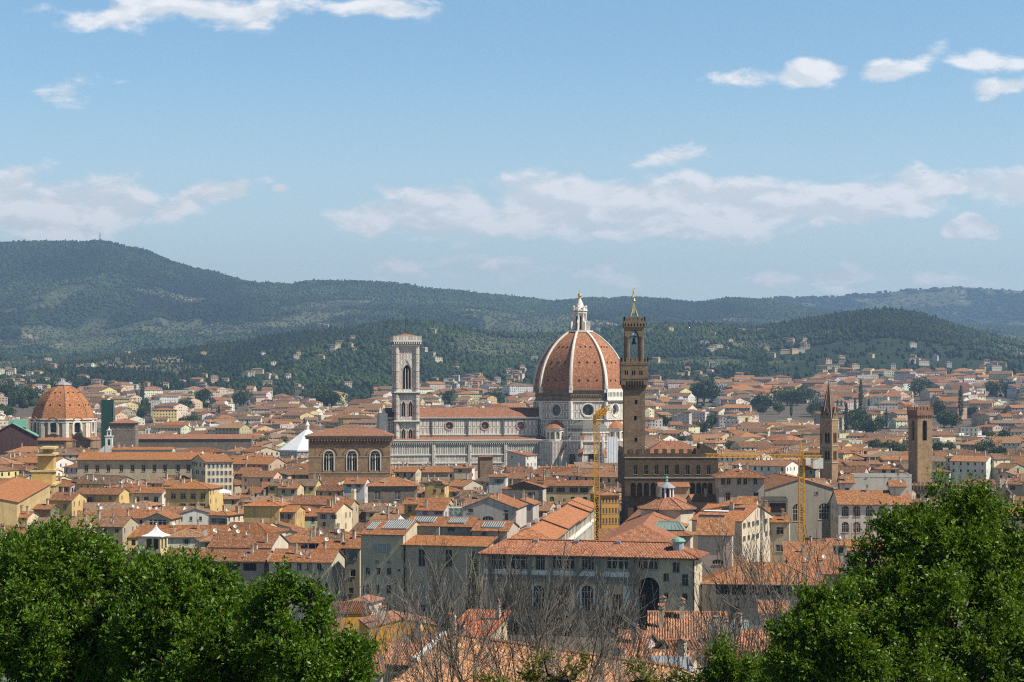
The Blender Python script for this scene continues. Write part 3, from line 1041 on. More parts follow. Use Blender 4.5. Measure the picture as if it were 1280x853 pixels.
    del root['_']
    return root, zr


# ---- footprints and sight lines that the filling houses must respect
FOOT, SEE = [], []


def claim(X, Y, w, d, rot, pad=1.0):
    """oriented rectangle, front centre at X, Y"""
    FOOT.append((X, Y, w + 2 * pad, d + 2 * pad, R(rot), pad))


def blocked(X, Y, w, d, rot):
    c, s = math.cos(R(rot)), math.sin(R(rot))
    pts = [(X + a * w * c - b * d * s, Y + a * w * s + b * d * c) for a in (-.45, -.15, .15, .45) for b in (.05, .35, .65, .95)]
    cx, cy = X - d / 2 * s, Y + d / 2 * c
    for fx, fy, fw, fd, fr, pad in FOOT:
        if abs(fx - X) > fw + fd + w + d or abs(fy - Y) > fw + fd + w + d: continue
        fc, fs = math.cos(fr), math.sin(fr)
        for px, py in pts:
            dx, dy = px - fx, py - fy
            a, b = dx * fc + dy * fs, -dx * fs + dy * fc
            if abs(a) < fw / 2 and -pad < b < fd - pad: return True
        qx, qy = fx - fd / 2 * fs, fy + fd / 2 * fc
        dx, dy = qx - X, qy - Y
        a, b = dx * c + dy * s, -dx * s + dy * c
        if abs(a) < w / 2 and 0 < b < d: return True
    return False


def see(p0, p1, yb, Y): SEE.append((p0, p1, yb, Y))


OCC = []                                                    # rough outlines of big things for the visibility count




CNAME = {0: 'cream', 1: 'beige', 2: 'pale cream', 3: 'yellow', 4: 'whitish', 5: 'tan', 6: 'pinkish', 7: 'grey-brown', 8: 'bright yellow', 9: 'light grey'}
HANDS = []
# ---------------------------------------------------------------- the cathedral
cath = thing('cathedral', 'huge striped marble cathedral under a red tiled dome with white ribs', 'cathedral', (wx(724.5, 1155), 1155, 0), 9.5)
APO = 29.0 * math.cos(R(22.5))
drum_r, zb, zd = 28.4, 50.3, 39.5


def oct_walls(mb, r, z0, z1, ops_for=lambda k, L: [], m=0, mr=0, dep=1.0, c=(0, 0)):
    v = octo(r, c)
    # octo starts at the vertex right of... walk counter-clockwise; every wall seen from outside runs left to right
    for k in range(8):
        a, b = v[k - 1], v[k]
        L = math.hypot(b[0] - a[0], b[1] - a[1])
        u = ((b[0] - a[0]) / L, (b[1] - a[1]) / L)
        wall(mb, a, u, L, z0, z1, ops_for(k, L), dep, m, mr)


# front wall of the octagon is k=0 (from -22.5 to +22.5 degrees round straight towards the viewer)
mb = MB()
for k in range(8):
    prof = []
    for i in range(27):
        zz = 36.2 * i / 26
        prof.append((math.sqrt(40.5 ** 2 - zz * zz) - 11.5, 57.6 + zz))
    a0, a1 = OCT + (k - 1) * math.pi / 4, OCT + k * math.pi / 4
    run = 0.0
    for (r0, z0), (r1, z1) in zip(prof, prof[1:]):
        sl_ = math.hypot(r1 - r0, z1 - z0)
        P = lambda r, a, z: (r * math.cos(a), r * math.sin(a), z)
        w0, w1 = r0 * .765 / 2, r1 * .765 / 2
        mb.face([P(r0, a0, z0), P(r0, a1, z0), P(r1, a1, z1), P(r1, a0, z1)], 0, [(-w0, run), (w0, run), (w1, run + sl_), (-w1, run + sl_)])
        run += sl_
    am = (a0 + a1) / 2
    for zz, fr in ((5.5, .5), (16.5, .5), (26, .42)):                # rows of small openings
        r = (math.sqrt(40.5 ** 2 - zz * zz) - 11.5) * math.cos(R(22.5))
        for t in (-1, 0, 1):
            s = t * r * .414 * fr
            cx, cy = r * math.cos(am) - s * math.sin(am), r * math.sin(am) + s * math.cos(am)
            ux, uy = -math.sin(am), math.cos(am)
            ox, oy = math.cos(am), math.sin(am)
            q = lambda a, o, z: (cx + ux * a + ox * o, cy + uy * a + oy * o, 57.6 + zz + z)
            for o0, o1, mm in ((-.8, .30, 2),):
                c8 = [q(a, o, z) for z in (-.55, .55) for a, o in ((-.45, o0), (.45, o0), (.45, o1), (-.45, o1))]
                for fidx in ((4, 5, 6, 7), (0, 1, 5, 4), (1, 2, 6, 5), (2, 3, 7, 6), (3, 0, 4, 7)): mb.face([c8[i] for i in fidx], 1)
mb.build('dome_shell', [M['dome_tile'], M['dark']], cath)
for k in range(8):
    mb = MB()
    a = OCT + k * math.pi / 4
    ca, sa = math.cos(a), math.sin(a)
    prev = None
    for i in range(27):
        zz = 36.2 * i / 26
        r = math.sqrt(40.5 ** 2 - zz * zz) - 11.5
        hw = 1.0 - .4 * i / 26
        ring = [(r - .8, -hw), (r + .75, -hw), (r + 1.0, 0), (r + .75, hw), (r - .8, hw)]
        ring = [(p * ca - q * sa, p * sa + q * ca, 57.6 + zz + .3) for p, q in ring]
        if prev:
            for j in range(4): mb.face([prev[j], prev[j + 1], ring[j + 1], ring[j]], 0)
        prev = ring
    mb.box(28.6 * ca - 1.1, 28.6 * ca + 1.1, 28.6 * sa - 1.1, 28.6 * sa + 1.1, 55.5, 59.5)
    mb.build('dome_rib', [M['marble']], cath)
mb = MB()
oct_walls(mb, 28.3, zb, 57.4)
mb.prism(octo(29.4), 56.9, 57.6, 1)
mb.prism(octo(29.0), zb, zb + .6, 1)
for k in range(8):
    am = OCT + (k - .5) * math.pi / 4
    for t in range(-9, 10):                                         # corbel stumps
        s = t * 1.05
        r = 28.3 * math.cos(R(22.5)) + .3
        cx, cy = r * math.cos(am) - s * math.sin(am), r * math.sin(am) + s * math.cos(am)
        mb.box(cx - .25, cx + .25, cy - .3, cy + .3, 53.2, 54.3, 1)
mb.build('drum_band', [M['brick'], M['brick']], cath)
gal = MB()                                                          # the one finished stretch of gallery
v = octo(30.2)
a, b = v[0], v[1]
L = math.hypot(b[0] - a[0], b[1] - a[1])
u = ((b[0] - a[0]) / L, (b[1] - a[1]) / L)
n_ = 13
ops = [(1.0 + i * (L - 2) / n_ + .35, 1.0 + (i + 1) * (L - 2) / n_ - .35, 53.0, 55.9, 'a') for i in range(n_)]
wall(gal, a, u, L, 51.2, 57.2, ops, .8, 0, 0, 1)
gal.prism([a, b, octo(27.6)[1], octo(27.6)[0]], 57.2, 57.9, 0)
gal.prism([octo(30.6)[0], octo(30.6)[1], octo(27.6)[1], octo(27.6)[0]], 50.7, 51.3, 0, True, True)
gal.build('gallery', [M['marble'], M['dark']], cath)
mb = MB()
oc = 3.9
oct_walls(mb, drum_r, zd, zb, lambda k, L: [(L / 2 - oc, L / 2 + oc, (zd + zb) / 2 - oc, (zd + zb) / 2 + oc, 'o')], 0, 1, 1.8)
mb.prism(octo(29.2), zd - .7, zd, 1, True, True)
mb.prism(octo(29.0), zb - .5, zb, 1, True, True)
for p in octo(28.7):
    mb.prism(ngon(1.25, 8, 0, p), zd, zb - .5, 1)
mb.build('drum', [M['panel'], M['marble'], M['greenmarble']], cath)


def disc(root, name, cx, cy, cz, am, r, ring_r, dep, mats, proud=.35):
    """round window: stone ring proud of the wall and dark pane set back; am outward direction"""
    ux, uy, ox, oy = -math.sin(am), math.cos(am), math.cos(am), math.sin(am)
    q = lambda a, o, z: (cx + ux * a + ox * o, cy + uy * a + oy * o, cz + z)
    mb = MB()
    N = 24
    for i in range(N):
        t0, t1 = 2 * math.pi * i / N, 2 * math.pi * (i + 1) / N
        for (ra, oa), (rb, ob) in (((ring_r, .02), (ring_r, proud)), ((ring_r, proud), (r * 1.12, proud)), ((r * 1.12, proud), (r, -dep + .3))):
            mb.face([q(ra * math.cos(t0), oa, ra * math.sin(t0)), q(ra * math.cos(t1), oa, ra * math.sin(t1)), q(rb * math.cos(t1), ob, rb * math.sin(t1)), q(rb * math.cos(t0), ob, rb * math.sin(t0))], 0)
    o = mb.build(name, [mats[0]], root)
    pb = MB()
    pb.face([q(r * 1.3 * math.cos(2 * math.pi * i / N), -dep + .35, r * 1.3 * math.sin(2 * math.pi * i / N)) for i in range(N)], 0)
    for i in range(8):
        t0 = math.pi * i / 4
        pb.tube(q(0, -dep + .45, 0), q(r * math.cos(t0), -dep + .45, r * math.sin(t0)), .09, n=4, m=1)
    pb.build('pane', [mats[1], M['lead']], o)


apo = drum_r * math.cos(R(22.5))
for k in range(8):
    am = OCT + (k - .5) * math.pi / 4
    disc(cath, 'round_window', apo * math.cos(am), apo * math.sin(am), (zd + zb) / 2, am, 3.3, 4.5, 1.9, [M['marble'], M['glass']])

lan = MB()
lan.prism(octo(8.6), 93.2, 94.2, 0, True, True)
for i in range(8):
    am = OCT + (i - .5) * math.pi / 4
lan.prism(octo(3.4), 94.0, 106.5, 0)
for k in range(8):                                                   # volute buttresses
    a = OCT + k * math.pi / 4
    ca, sa = math.cos(a), math.sin(a)
    q = lambda r, s, z: (r * ca - s * sa, r * sa + s * ca, z)
    prof = [(3.0, 94.2), (6.6, 94.2), (6.6, 99.2), (5.9, 100.2), (5.2, 99.6), (4.6, 101.0), (4.2, 103.0), (3.0, 104.5)]
    for s in (-.45, .45):
        pts = [q(r, s, z) for r, z in prof]
        lan.face(pts if s > 0 else pts[::-1], 0)
    for (r0, z0), (r1, z1) in zip(prof, prof[1:]): lan.face([q(r0, -.45, z0), q(r1, -.45, z1), q(r1, .45, z1), q(r0, .45, z0)], 0)
    lan.prism(ngon(.55, 6, 0, (4.0 * ca, 4.0 * sa)), 94.2, 106.4, 0)
lan.prism(octo(4.7), 104.9, 105.5, 0, True, True)
lan.prism(octo(5.0), 106.4, 107.3, 0, True, True)
for k in range(8):
    a = OCT + k * math.pi / 4
    lan.lathe([(.0, 107.3), (.5, 107.3), (.45, 108.6), (.7, 108.9), (0, 110.2)], 6, 0, (4.3 * math.cos(a), 4.3 * math.sin(a)))
lo = lan.build('lantern', [M['marble']], cath)
for k in range(8):
    am = OCT + (k - .5) * math.pi / 4
    w_ = MB()
    r = 3.4 * math.cos(R(22.5)) + .06
    ux, uy, ox, oy = -math.sin(am), math.cos(am), math.cos(am), math.sin(am)
    w_.face([(r * ox + ux * p, r * oy + uy * p, z) for p, z in outline(-.55, .55, 95.0, 103.3, 'a')], 0)
    w_.build('lantern_window', [M['dark']], lo)
cn = MB()
cn.lathe([(3.9, 107.3), (3.0, 109.0), (1.7, 112.2), (.75, 114.2)], 16)
cn.build('spire', [M['marble']], lo, True)
bl = MB()
bl.lathe([(.45, 114.0), (.9, 114.5), (.55, 115.0), (1.0, 115.15), (1.25, 115.9), (1.3, 116.3), (1.0, 117.2), (.3, 117.6)], 14)
bl.build('golden_ball', [M['gold']], lo, True)
cr = MB()
cr.box(-.09, .09, -.09, .09, 117.5, 120.2)
cr.box(-.6, .6, -.085, .085, 118.9, 119.1)
cr.build('cross', [M['gold']], lo)

# crossing block under the drum, nave, aisles
mb = MB()
oct_walls(mb, 28.0, 0, zd - .7)
mb.build('crossing_wall', [M['panel']], cath)
xe = -24.0
xw = lx(cath, 485, -21)
NR = [lx(cath, p, -10.5) for p in (561.7, 606.3, 651)]
NR = [NR[0] - (NR[1] - NR[0])] + NR
mb = MB()
L = xe - xw
oz, orr = 35.3, 2.7
wall(mb, (xw, -10.5), (1, 0), L, 27.5, 39.6, [(x - xw - orr, x - xw + orr, oz - orr, oz + orr, 'o') for x in NR], .9, 0, 1)
mb.wallq((xe, 10.5), (xw, 10.5), 0, 39.6)
mb.wallq((xw, 10.5), (xw, -10.5), 0, 44)
mb.box(xw, xe, -11.3, -10.5, 39.6, 40.6, 1)
mb.box(xw, xe, -10.9, -10.52, 38.6, 39.2, 2)
mb.box(xw, xe, -10.9, -10.52, 29.6, 30.2, 1)
for x in NR + [NR[0] - 22.2]:
    q = x + 11.1
    if q < xe - 1: mb.box(q - .55, q + .55, -11.1, -10.5, 27.5, 39.6, 2)
mb.build('nave_wall', [M['panel'], M['marble'], M['greenmarble']], cath)
for x in NR: disc(cath, 'round_window', x, -10.5, oz, R(-90), 2.1, 3.0, .95, [M['pinkmarble'], M['glass']], .3)
rb = MB()
rb.slab([(xw, -11.6, 40.6), (xe + 3, -11.6, 40.6), (xe + 3, 0, 46.2), (xw, 0, 46.2)], .3, 0, 1)
rb.slab([(xe + 3, 11.6, 40.6), (xw, 11.6, 40.6), (xw, 0, 46.2), (xe + 3, 0, 46.2)], .3, 0, 1)
rb.build('nave_roof', [M['tile'], M['marble']], cath, color=(.30, .13, .075))
mb = MB()
wall(mb, (xw, -21), (1, 0), L, 0, 18.3, [], .5, 0)
wall(mb, (xw, -21.02), (1, 0), L, 18.3, 24.2, [], .5, 1)
mb.box(xw, xe, -21.6, -21.0, 17.6, 18.3, 2)
mb.box(xw, xe, -21.5, -21.0, 12.6, 13.2, 2)
for x in NR:
    q = x + 11.1
    if q < xe - 1: mb.box(q - .9, q + .9, -22.0, -21, 0, 24, 3)
mb.wallq((xw, -10.5), (xw, -21), 0, 27)
mb.build('aisle_wall', [M['panel_small'], M['stripe'], M['marble'], M['panel']], cath)
gl = MB()                                                            # parapet gallery on corbels along the aisle
gl.box(xw, xe, -22.2, -21.05, 26.4, 27.0, 0)
gl.box(xw, xe, -22.0, -21.3, 24.9, 26.4, 1)
n_ = int(L / 1.25)
for i in range(n_):
    x = xw + (i + .5) * L / n_
    gl.box(x - .2, x + .2, -21.95, -21.05, 24.2, 24.9, 0)
gl.build('parapet', [M['marble'], M['serena']], cath)
rb = MB()
rb.slab([(xw, -21.2, 26.9), (xe, -21.2, 26.9), (xe, -10.6, 28.6), (xw, -10.6, 28.6)], .2, 0, 1)
rb.build('aisle_roof', [M['tile'], M['marble']], cath, color=(.31, .14, .08))
fc = MB()                                                            # the west front seen edge-on behind the bell tower
fc.box(xw - 3, xw, -21.5, 21.5, 0, 29, 0)
fc.box(xw - 3, xw, -11, 11, 29, 43, 0)
for y in (-21.5, -11, 11, 21.5):
    fc.box(xw - 3.8, xw + .6, y - 1.3, y + 1.3, 0, 30 if abs(y) > 12 else 43, 1)
    fc.lathe([(1.3, 30 if abs(y) > 12 else 43), (0, 33 if abs(y) > 12 else 47)], 4, 1, (xw - 1.6, y), math.pi / 4)
fc.build('west_front', [M['panel_small'], M['marble']], cath)

# the tribunes with their half domes, the small exedrae and the spur walls
def tribune(am, nm):
    ox, oy = math.cos(am), math.sin(am)
    c = (21.5 * ox, 21.5 * oy)
    mb = MB()
    poly = octo(17.5, c)
    ops = lambda k, L: [(L / 2 - 2.4, L / 2 + 2.4, 7, 19.5, 'a')]
    v = poly
    for k in range(8):
        a, b = v[k - 1], v[k]
        L = math.hypot(b[0] - a[0], b[1] - a[1])
        u = ((b[0] - a[0]) / L, (b[1] - a[1]) / L)
        wall(mb, a, u, L, 0, 25.6, ops(k, L), .9, 0, 1, 2)
    mb.prism(octo(18.3, c), 25.6, 26.6, 1, True, True)
    n_ = 0
    mb.prism(octo(18.1, c), 18.6, 19.2, 1, True, True)
    mb.prism(octo(13.2, c), 26.6, 31.0, 0)
    mb.prism(octo(13.9, c), 31.0, 31.8, 1, True, True)
    for p in v: mb.prism(ngon(1.0, 6, 0, p), 0, 25.6, 1)
    o = mb.build('tribune', [M['panel_small'], M['marble'], M['glass']], cath)
    rb = MB()
    pr = [(13.6 * math.cos(R(t)), 31.8 + 7.6 * math.sin(R(t))) for t in range(0, 91, 15)]
    for k in range(8):
        a0, a1 = OCT + (k - 1) * math.pi / 4, OCT + k * math.pi / 4
        run = 0
        for (r0, z0), (r1, z1) in zip(pr, pr[1:]):
            sl_ = math.hypot(r1 - r0, z1 - z0)
            P = lambda r, a, z: (c[0] + r * math.cos(a), c[1] + r * math.sin(a), z)
            rb.face([P(r0, a0, z0), P(r0, a1, z0), P(r1, a1, z1), P(r1, a0, z1)][: 4 if r1 > .01 else 3], 0, [(-r0 * .38, run), (r0 * .38, run), (r1 * .38, run + sl_), (-r1 * .38, run + sl_)][: 4 if r1 > .01 else 3])
            run += sl_
    rb.build('half_dome', [M['grey_stone'] if nm == 'south' else M['dome_tile']], o)
    for k, sg in ((-1, -1), (1, 1)):                                 # spur walls with sloping tiled tops
        for off in (22.5, 62):
            aa = am + R(off) * sg
            d_ = (math.cos(aa), math.sin(aa))
            nx_, ny_ = -d_[1], d_[0]
            p0 = (c[0] + 12.5 * d_[0], c[1] + 12.5 * d_[1])
            p1 = (c[0] + 20.8 * d_[0], c[1] + 20.8 * d_[1])
            sb = MB()
            hw = 1.1
            A = [(p0[0] + nx_ * s * hw, p0[1] + ny_ * s * hw) for s in (-1, 1)]
            B = [(p1[0] + nx_ * s * hw, p1[1] + ny_ * s * hw) for s in (-1, 1)]
            z0, z1 = 30.6, 17.0
            sb.face([(*A[0], 0), (*B[0], 0), (*B[0], z1), (*A[0], z0)], 1)
            sb.face([(*B[1], 0), (*A[1], 0), (*A[1], z0), (*B[1], z1)], 1)
            sb.face([(*B[0], 0), (*B[1], 0), (*B[1], z1), (*B[0], z1)], 1)
            hw2 = 1.5
            A2 = [(p0[0] + nx_ * s * hw2, p0[1] + ny_ * s * hw2, z0 + .35) for s in (-1, 1)]
            B2 = [(p1[0] + d_[0] * .4 + nx_ * s * hw2, p1[1] + d_[1] * .4 + ny_ * s * hw2, z1) for s in (-1, 1)]
            sb.slab([A2[0], B2[0], B2[1], A2[1]], .35, 0, 1)
            sb.build('spur_wall', [M['tile'], M['panel_small']], o, color=(.34, .15, .085))


tribune(R(-90), 'south')
tribune(R(0), 'east')
tribune(R(90), 'north')
for am in (R(-135), R(-45), R(45), R(135)):
    c = (26.5 * math.cos(am), 26.5 * math.sin(am))
    mb = MB()
    ring = ngon(6.6, 12, am, c)
    for k in range(12):
        a, b = ring[k - 1], ring[k]
        L = math.hypot(b[0] - a[0], b[1] - a[1])
        u = ((b[0] - a[0]) / L, (b[1] - a[1]) / L)
        wall(mb, a, u, L, 26, 33.0, [(.6, L - .6, 27.3, 31.6, 'a')], .6, 0, 0, 1)
    mb.prism(ngon(7.3, 12, am, c), 33.0, 33.8, 0, True, True)
    mb.prism(ngon(11.5, 8, am + R(22.5), c), 0, 26, 2)
    o = mb.build('exedra', [M['marble'], M['serena'], M['panel_small']], cath)
    rb = MB()
    rb.lathe([(7.6, 33.7), (5.0, 36.0), (0, 38.8)], 12, 0, c)
    rb.build('conical_roof', [M['dome_tile']], o)

# scaffold on the tribune
sc_ = thing('scaffold', 'white sheeted scaffold leaning on the cathedral apse, beside the crane top', 'scaffold', (wx(757, 1100), 1100, 0), 11.5)
mb = MB()
for lv in range(12):
    z = 3 + lv * 2.4
    mb.box(-7, 7, -1.2, 0, z, z + .12, 0)
for x in np.linspace(-7, 7, 7):
    for y in (-1.2, 0): mb.tube((x, y, 0), (x, y, 33), .1, n=4, m=0)
mb.build('frame', [M['lead']], sc_)
mb = MB()
for i in range(8):
    mb.box(.6 + i * .8, .6 + i * .8 + .79, -1.45 - .12 * (i % 2), -1.3, 10.5 + (i % 3) * .4, 29.5 - (i % 2) * .5, 0)
mb.build('sheet', [M['sheet']], sc_)
sc2 = thing('scaffold', 'bare grey pipe scaffold wrapped round the apse half dome', 'scaffold', (wx(733, 1107), 1107, 0), 11.5)
mb = MB()
for lv in range(5):
    z = 27.5 + lv * 2.3
    mb.box(-14, 14, -1.2, 0, z, z + .1, 0)
    mb.tube((-14, -1.2, z + 1), (14, -1.2, z + 1), .05, n=3)
for x in np.linspace(-14, 14, 15): mb.tube((x, -1.2, 22), (x, -1.2, 38.5), .07, n=4, m=0)
mb.build('frame', [M['lead']], sc2)
claim(cath.location.x, 1100, 66, 110, 11.5)
claim(wx(590, 1115), 1105, 100, 60, 11.5)
see(484, 600, 583, 1112)
see(600, 690, 583, 1112)
see(690, 778, 579, 1100)
OCC += [(666, 776, 415, 1120), (484, 668, 510, 1115)]

# ---------------------------------------------------------------- bell tower
bt = thing('bell_tower', 'tall slender square bell tower of white, pink and green marble', 'tower', (wx(508.6, 1121), 1121, 0), 10.5)
W2 = 6.1
zs_ = [lz(bt, 0, 0, p) for p in (557, 527, 491, 432.5)]
mb = MB()
opsA = [(W2 - 2.4, W2 + 2.4, lz(bt, 0, 0, 486.5), lz(bt, 0, 0, 456), 'p')]
bw, off = 2.2, 2.15
opsB = [(W2 + s * off - bw / 2, W2 + s * off + bw / 2, lz(bt, 0, 0, 521), lz(bt, 0, 0, 503), 'p') for s in (-1, 1)]
opsC = [(W2 + s * off - bw / 2, W2 + s * off + bw / 2, lz(bt, 0, 0, 551.5), lz(bt, 0, 0, 537), 'p') for s in (-1, 1)]
sides = [((-W2, 0), (1, 0)), ((W2, 0), (0, 1)), ((W2, 2 * W2), (-1, 0)), ((-W2, 2 * W2), (0, -1))]
for o, u in sides: wall(mb, o, u, 2 * W2, 0, zs_[3], opsA + opsB + opsC, 1.3, 0, 1)
mb.build('shaft', [M['panel_small'], M['marble']], bt)
for o, u in sides[:2] + sides[3:]:
    nx, ny = u[1], -u[0]
    P = lambda a, d_, z: (o[0] + u[0] * a + nx * d_, o[1] + u[1] * a + ny * d_, z)
    for op, nmul in [(opsA[0], 2)] + [(q, 1) for q in opsB + opsC]:
        w_ = MB()
        wd = op[1] - op[0]
        w_.face([P(a, -1.2, z) for a, z in outline(*op[:4], 'p')], 1)
        for k in range(nmul):
            a = op[0] + wd * (k + 1) / (nmul + 1)
            w_.tube(P(a, -.5, op[2]), P(a, -.5, op[3] - wd * .5), .17 if nmul > 1 else .14, n=6, m=0)
        # gable and frame
        fr = .42
        for a in (op[0] - fr, op[1] + .02):
            w_.face([P(a, .22, op[2]), P(a + fr, .22, op[2]), P(a + fr, .22, op[3] - wd * .5), P(a, .22, op[3] - wd * .5)], 2)
            w_.face([P(a, .0, op[2]), P(a, .22, op[2]), P(a, .22, op[3] - wd * .5), P(a, 0, op[3] - wd * .5)], 2)
            w_.face([P(a + fr, .22, op[2]), P(a + fr, 0, op[2]), P(a + fr, 0, op[3] - wd * .5), P(a + fr, .22, op[3] - wd * .5)], 2)
        am = (op[0] + op[1]) / 2
        hz_ = (6.2 if nmul > 1 else 2.6)
        zt = op[3] + hz_ * .55
        zb_ = op[3] - wd * .45
        for s in (-1, 1):
            e0, e1 = am + s * (wd / 2 + fr), am
            w_.tube(P(e0, .25, zb_), P(e1, .25, zt), .28 if nmul > 1 else .2, n=4, m=0)
        w_.build('window', [M['marble'], M['dark'], M['pinkmarble']], bt)
for sx in (-1, 1):
    for y in (0, 2 * W2):
        mb = MB()
        mb.prism(ngon(1.55, 8, R(22.5), (sx * W2, y)), 0, zs_[3] + .5, 0)
        for z in np.arange(6, zs_[3], 5.2): mb.prism(ngon(1.68, 8, R(22.5), (sx * W2, y)), z, z + .35, 1, True, True)
        mb.build('corner_buttress', [M['panel_small'], M['pinkmarble']], bt)
for z in zs_[:3]:
    mb = MB()
    mb.box(-W2 - 1.9, W2 + 1.9, -1.9, 2 * W2 + 1.9, z - .1, z + .6, 0)
    mb.box(-W2 - 1.7, W2 + 1.7, -1.7, 2 * W2 + 1.7, z - .9, z - .1, 1)
    mb.build('string_course', [M['marble'], M['greenmarble']], bt)
mb = MB()
zc = zs_[3]
for i, (e, h0, h1) in enumerate(((1.6, 0, .8), (2.0, .8, 2.4), (2.6, 2.4, 3.4))):
    mb.box(-W2 - e, W2 + e, -e, 2 * W2 + e, zc + h0, zc + h1, 0 if i != 1 else 1)
for t in np.linspace(-W2 - 1.7, W2 + 1.7, 15):
    mb.box(t - .22, t + .22, -2.5, -2.0, zc + 1.0, zc + 2.4, 0)
    mb.box(W2 + 2.0, W2 + 2.5, t + W2 - .22, t + W2 + .22, zc + 1.0, zc + 2.4, 0)
for s in ((-W2 - 2.6, W2 + 2.6, -2.6, -2.3), (-W2 - 2.6, W2 + 2.6, 2 * W2 + 2.3, 2 * W2 + 2.6), (-W2 - 2.6, -W2 - 2.3, -2.3, 2 * W2 + 2.3), (W2 + 2.3, W2 + 2.6, -2.3, 2 * W2 + 2.3)):
    mb.box(*s, zc + 3.4, zc + 6.0, 2)
mb.build('cornice', [M['marble'], M['greenmarble'], M['panel_small']], bt)
rb = MB()
e = 1.9
ap = (0, W2, zc + 7.7)
cs = [(-W2 - e, -e), (W2 + e, -e), (W2 + e, 2 * W2 + e), (-W2 - e, 2 * W2 + e)]
for i in range(4): rb.slab([(*cs[i], zc + 5.6), (*cs[(i + 1) % 4], zc + 5.6), ap], .2, 0, 0)
rb.build('roof', [M['tile']], bt, color=(.34, .15, .08))
mb = MB()
mb.tube((0, W2, zc + 8), (0, W2, zc + 22), .22, .10, 6)
mb.build('mast', [M['iron']], bt)
claim(bt.location.x, 1119, 17, 17, 11.5)
OCC.append((490, 528, 417, 1121))
# ---------------------------------------------------------------- the old palace with its watch tower
Y0 = 690
pv_ = thing('fortress_palace', 'dark brown battlemented stone palace with a tall watch tower', 'palace', (wx(838, Y0), Y0, 0), 0)
xl, xr = lx(pv_, 781, 0), lx(pv_, 897, 0)
z_c, z_g0, z_g1 = 19.0, 24.6, 32.6
mb = MB()
ops = [(x - xl - .75, x - xl + .75, 10.2, 14.6, 'a') for x in np.linspace(xl + 4, xr - 4, 7)]
wall(mb, (xl + 1.2, 0), (1, 0), xr - xl - 2.4, 0, z_c, [(a - 1.2, b - 1.2, c, d_, s) for a, b, c, d_, s in ops], .5, 0, 0, 1)
mb.wallq((xr - 1.2, 0), (xr - 1.2, 42), 0, z_g0)
mb.wallq((xr - 1.2, 42), (xl + 1.2, 42), 0, z_g0)
mb.wallq((xl + 1.2, 42), (xl + 1.2, 0), 0, z_g0)
mb.wallq((xl + 1.2, 0.02), (xr - 1.2, 0.02), z_c, z_g0)
mb.build('wall', [M['pietra'], M['glass']], pv_)
cb = MB()                                                            # arches on corbels under the gallery
wins = [lx(pv_, p, -1.3) for p in (791.5, 799.5, 808, 816.5, 825, 833.5, 842, 850, 858.5, 865.5, 873.5, 880.5, 887.5)]
n_ = len(wins)
st = (wins[-1] - wins[0]) / (n_ - 1)
x0g, x1g = xl - .1, xr + .1
ops = [(x - x0g - st * .40, x - x0g + st * .40, z_c - 1.0, 22.9, 'a') for x in wins]
wall(cb, (x0g, -1.3), (1, 0), x1g - x0g, z_c - 1.0, z_g0, ops, 1.28, 0, 0, 1)
cb.build('corbel_arches', [M['pietra'], M['pietra']], pv_)
gb = MB()
gw = [lx(pv_, p, -1.35) for p in (794.3, 807.5, 820.5, 833.3, 846.3, 859.5, 872.8, 885.8)]
ops = [(x - x0g - .78, x - x0g + .78, 26.0, 29.6, 'a') for x in gw]
wall(gb, (x0g, -1.35), (1, 0), x1g - x0g, z_g0, z_g1, ops, .6, 0, 0)
gb.wallq((x1g, -1.35), (x1g, 43.3), z_g0, z_g1)
gb.wallq((x1g, 43.3), (x0g, 43.3), z_g0, z_g1)
gb.wallq((x0g, 43.3), (x0g, -1.35), z_g0 - 3.5, z_g1)
gb.face([(x0g, -1.35, z_g1), (x1g, -1.35, z_g1), (x1g, 43.3, z_g1), (x0g, 43.3, z_g1)], 0)
gb.face([(x0g, 43.3, z_g0), (x1g, 43.3, z_g0), (x1g, -1.35, z_g0), (x0g, -1.35, z_g0)], 0)
gb.box(x0g - .15, x1g + .15, -1.6, -1.36, z_g1 - .45, z_g1 - .05, 1)
gb.box(x0g - .12, x1g + .12, -1.55, -1.36, z_g0 - .05, z_g0 + .35, 1)
gb.build('gallery', [M['pietra'], M['trim']], pv_)
add_windows(pv_, (x0g, -1.35), (1, 0), ops, 'n', .55)
bb = MB()
bb.box(x0g, x1g, -1.4, -.75, z_g1, z_g1 + 1.0)
bb.box(x0g, x0g + .65, -.75, 43.3, z_g1, z_g1 + 1.0)
bb.box(x1g - .65, x1g, -.75, 43.3, z_g1, z_g1 + 1.0)
n_ = 9
xe_ = lx(pv_, 876, -1.4)
for i in range(n_):
    x = x0g + 2.4 + i * (xe_ - x0g - 3.4) / (n_ - 1)
    bb.box(x - .82, x + .82, -1.4, -.76, z_g1 + 1.0, z_g1 + 2.9)
for y in np.arange(2, 42, 3.4):
    bb.box(x0g, x0g + .64, y - .8, y + .8, z_g1 + 1.0, z_g1 + 2.9)
bb.build('battlements', [M['pietra']], pv_)
rb = MB()
p0, p1 = lx(pv_, 806, 8), lx(pv_, 880, 8)
e0 = z_g1 + 1.1
zt = lz(pv_, 0, 14, 551.5)
A, B = (p0 + 7, 15, zt), (p1 - 8, 15, zt)
for q in ([(p0, 5, e0), (p1, 5, e0), B, A], [(p1, 5, e0), (p1, 26, e0), B], [(p1, 26, e0), (p0, 26, e0), A, B], [(p0, 26, e0), (p0, 5, e0), A]): rb.slab(q, .3, 0, 1)
rb.build('roof', [M['tile'], M['soffit']], pv_, color=(.29, .125, .07))
ub = MB()                                                            # the higher wall on the right, its top sloping down
q0, q1 = lx(pv_, 875, 2), xr
za, zb_, zc = lz(pv_, 0, 2, 555), lz(pv_, 0, 2, 564), z_g1
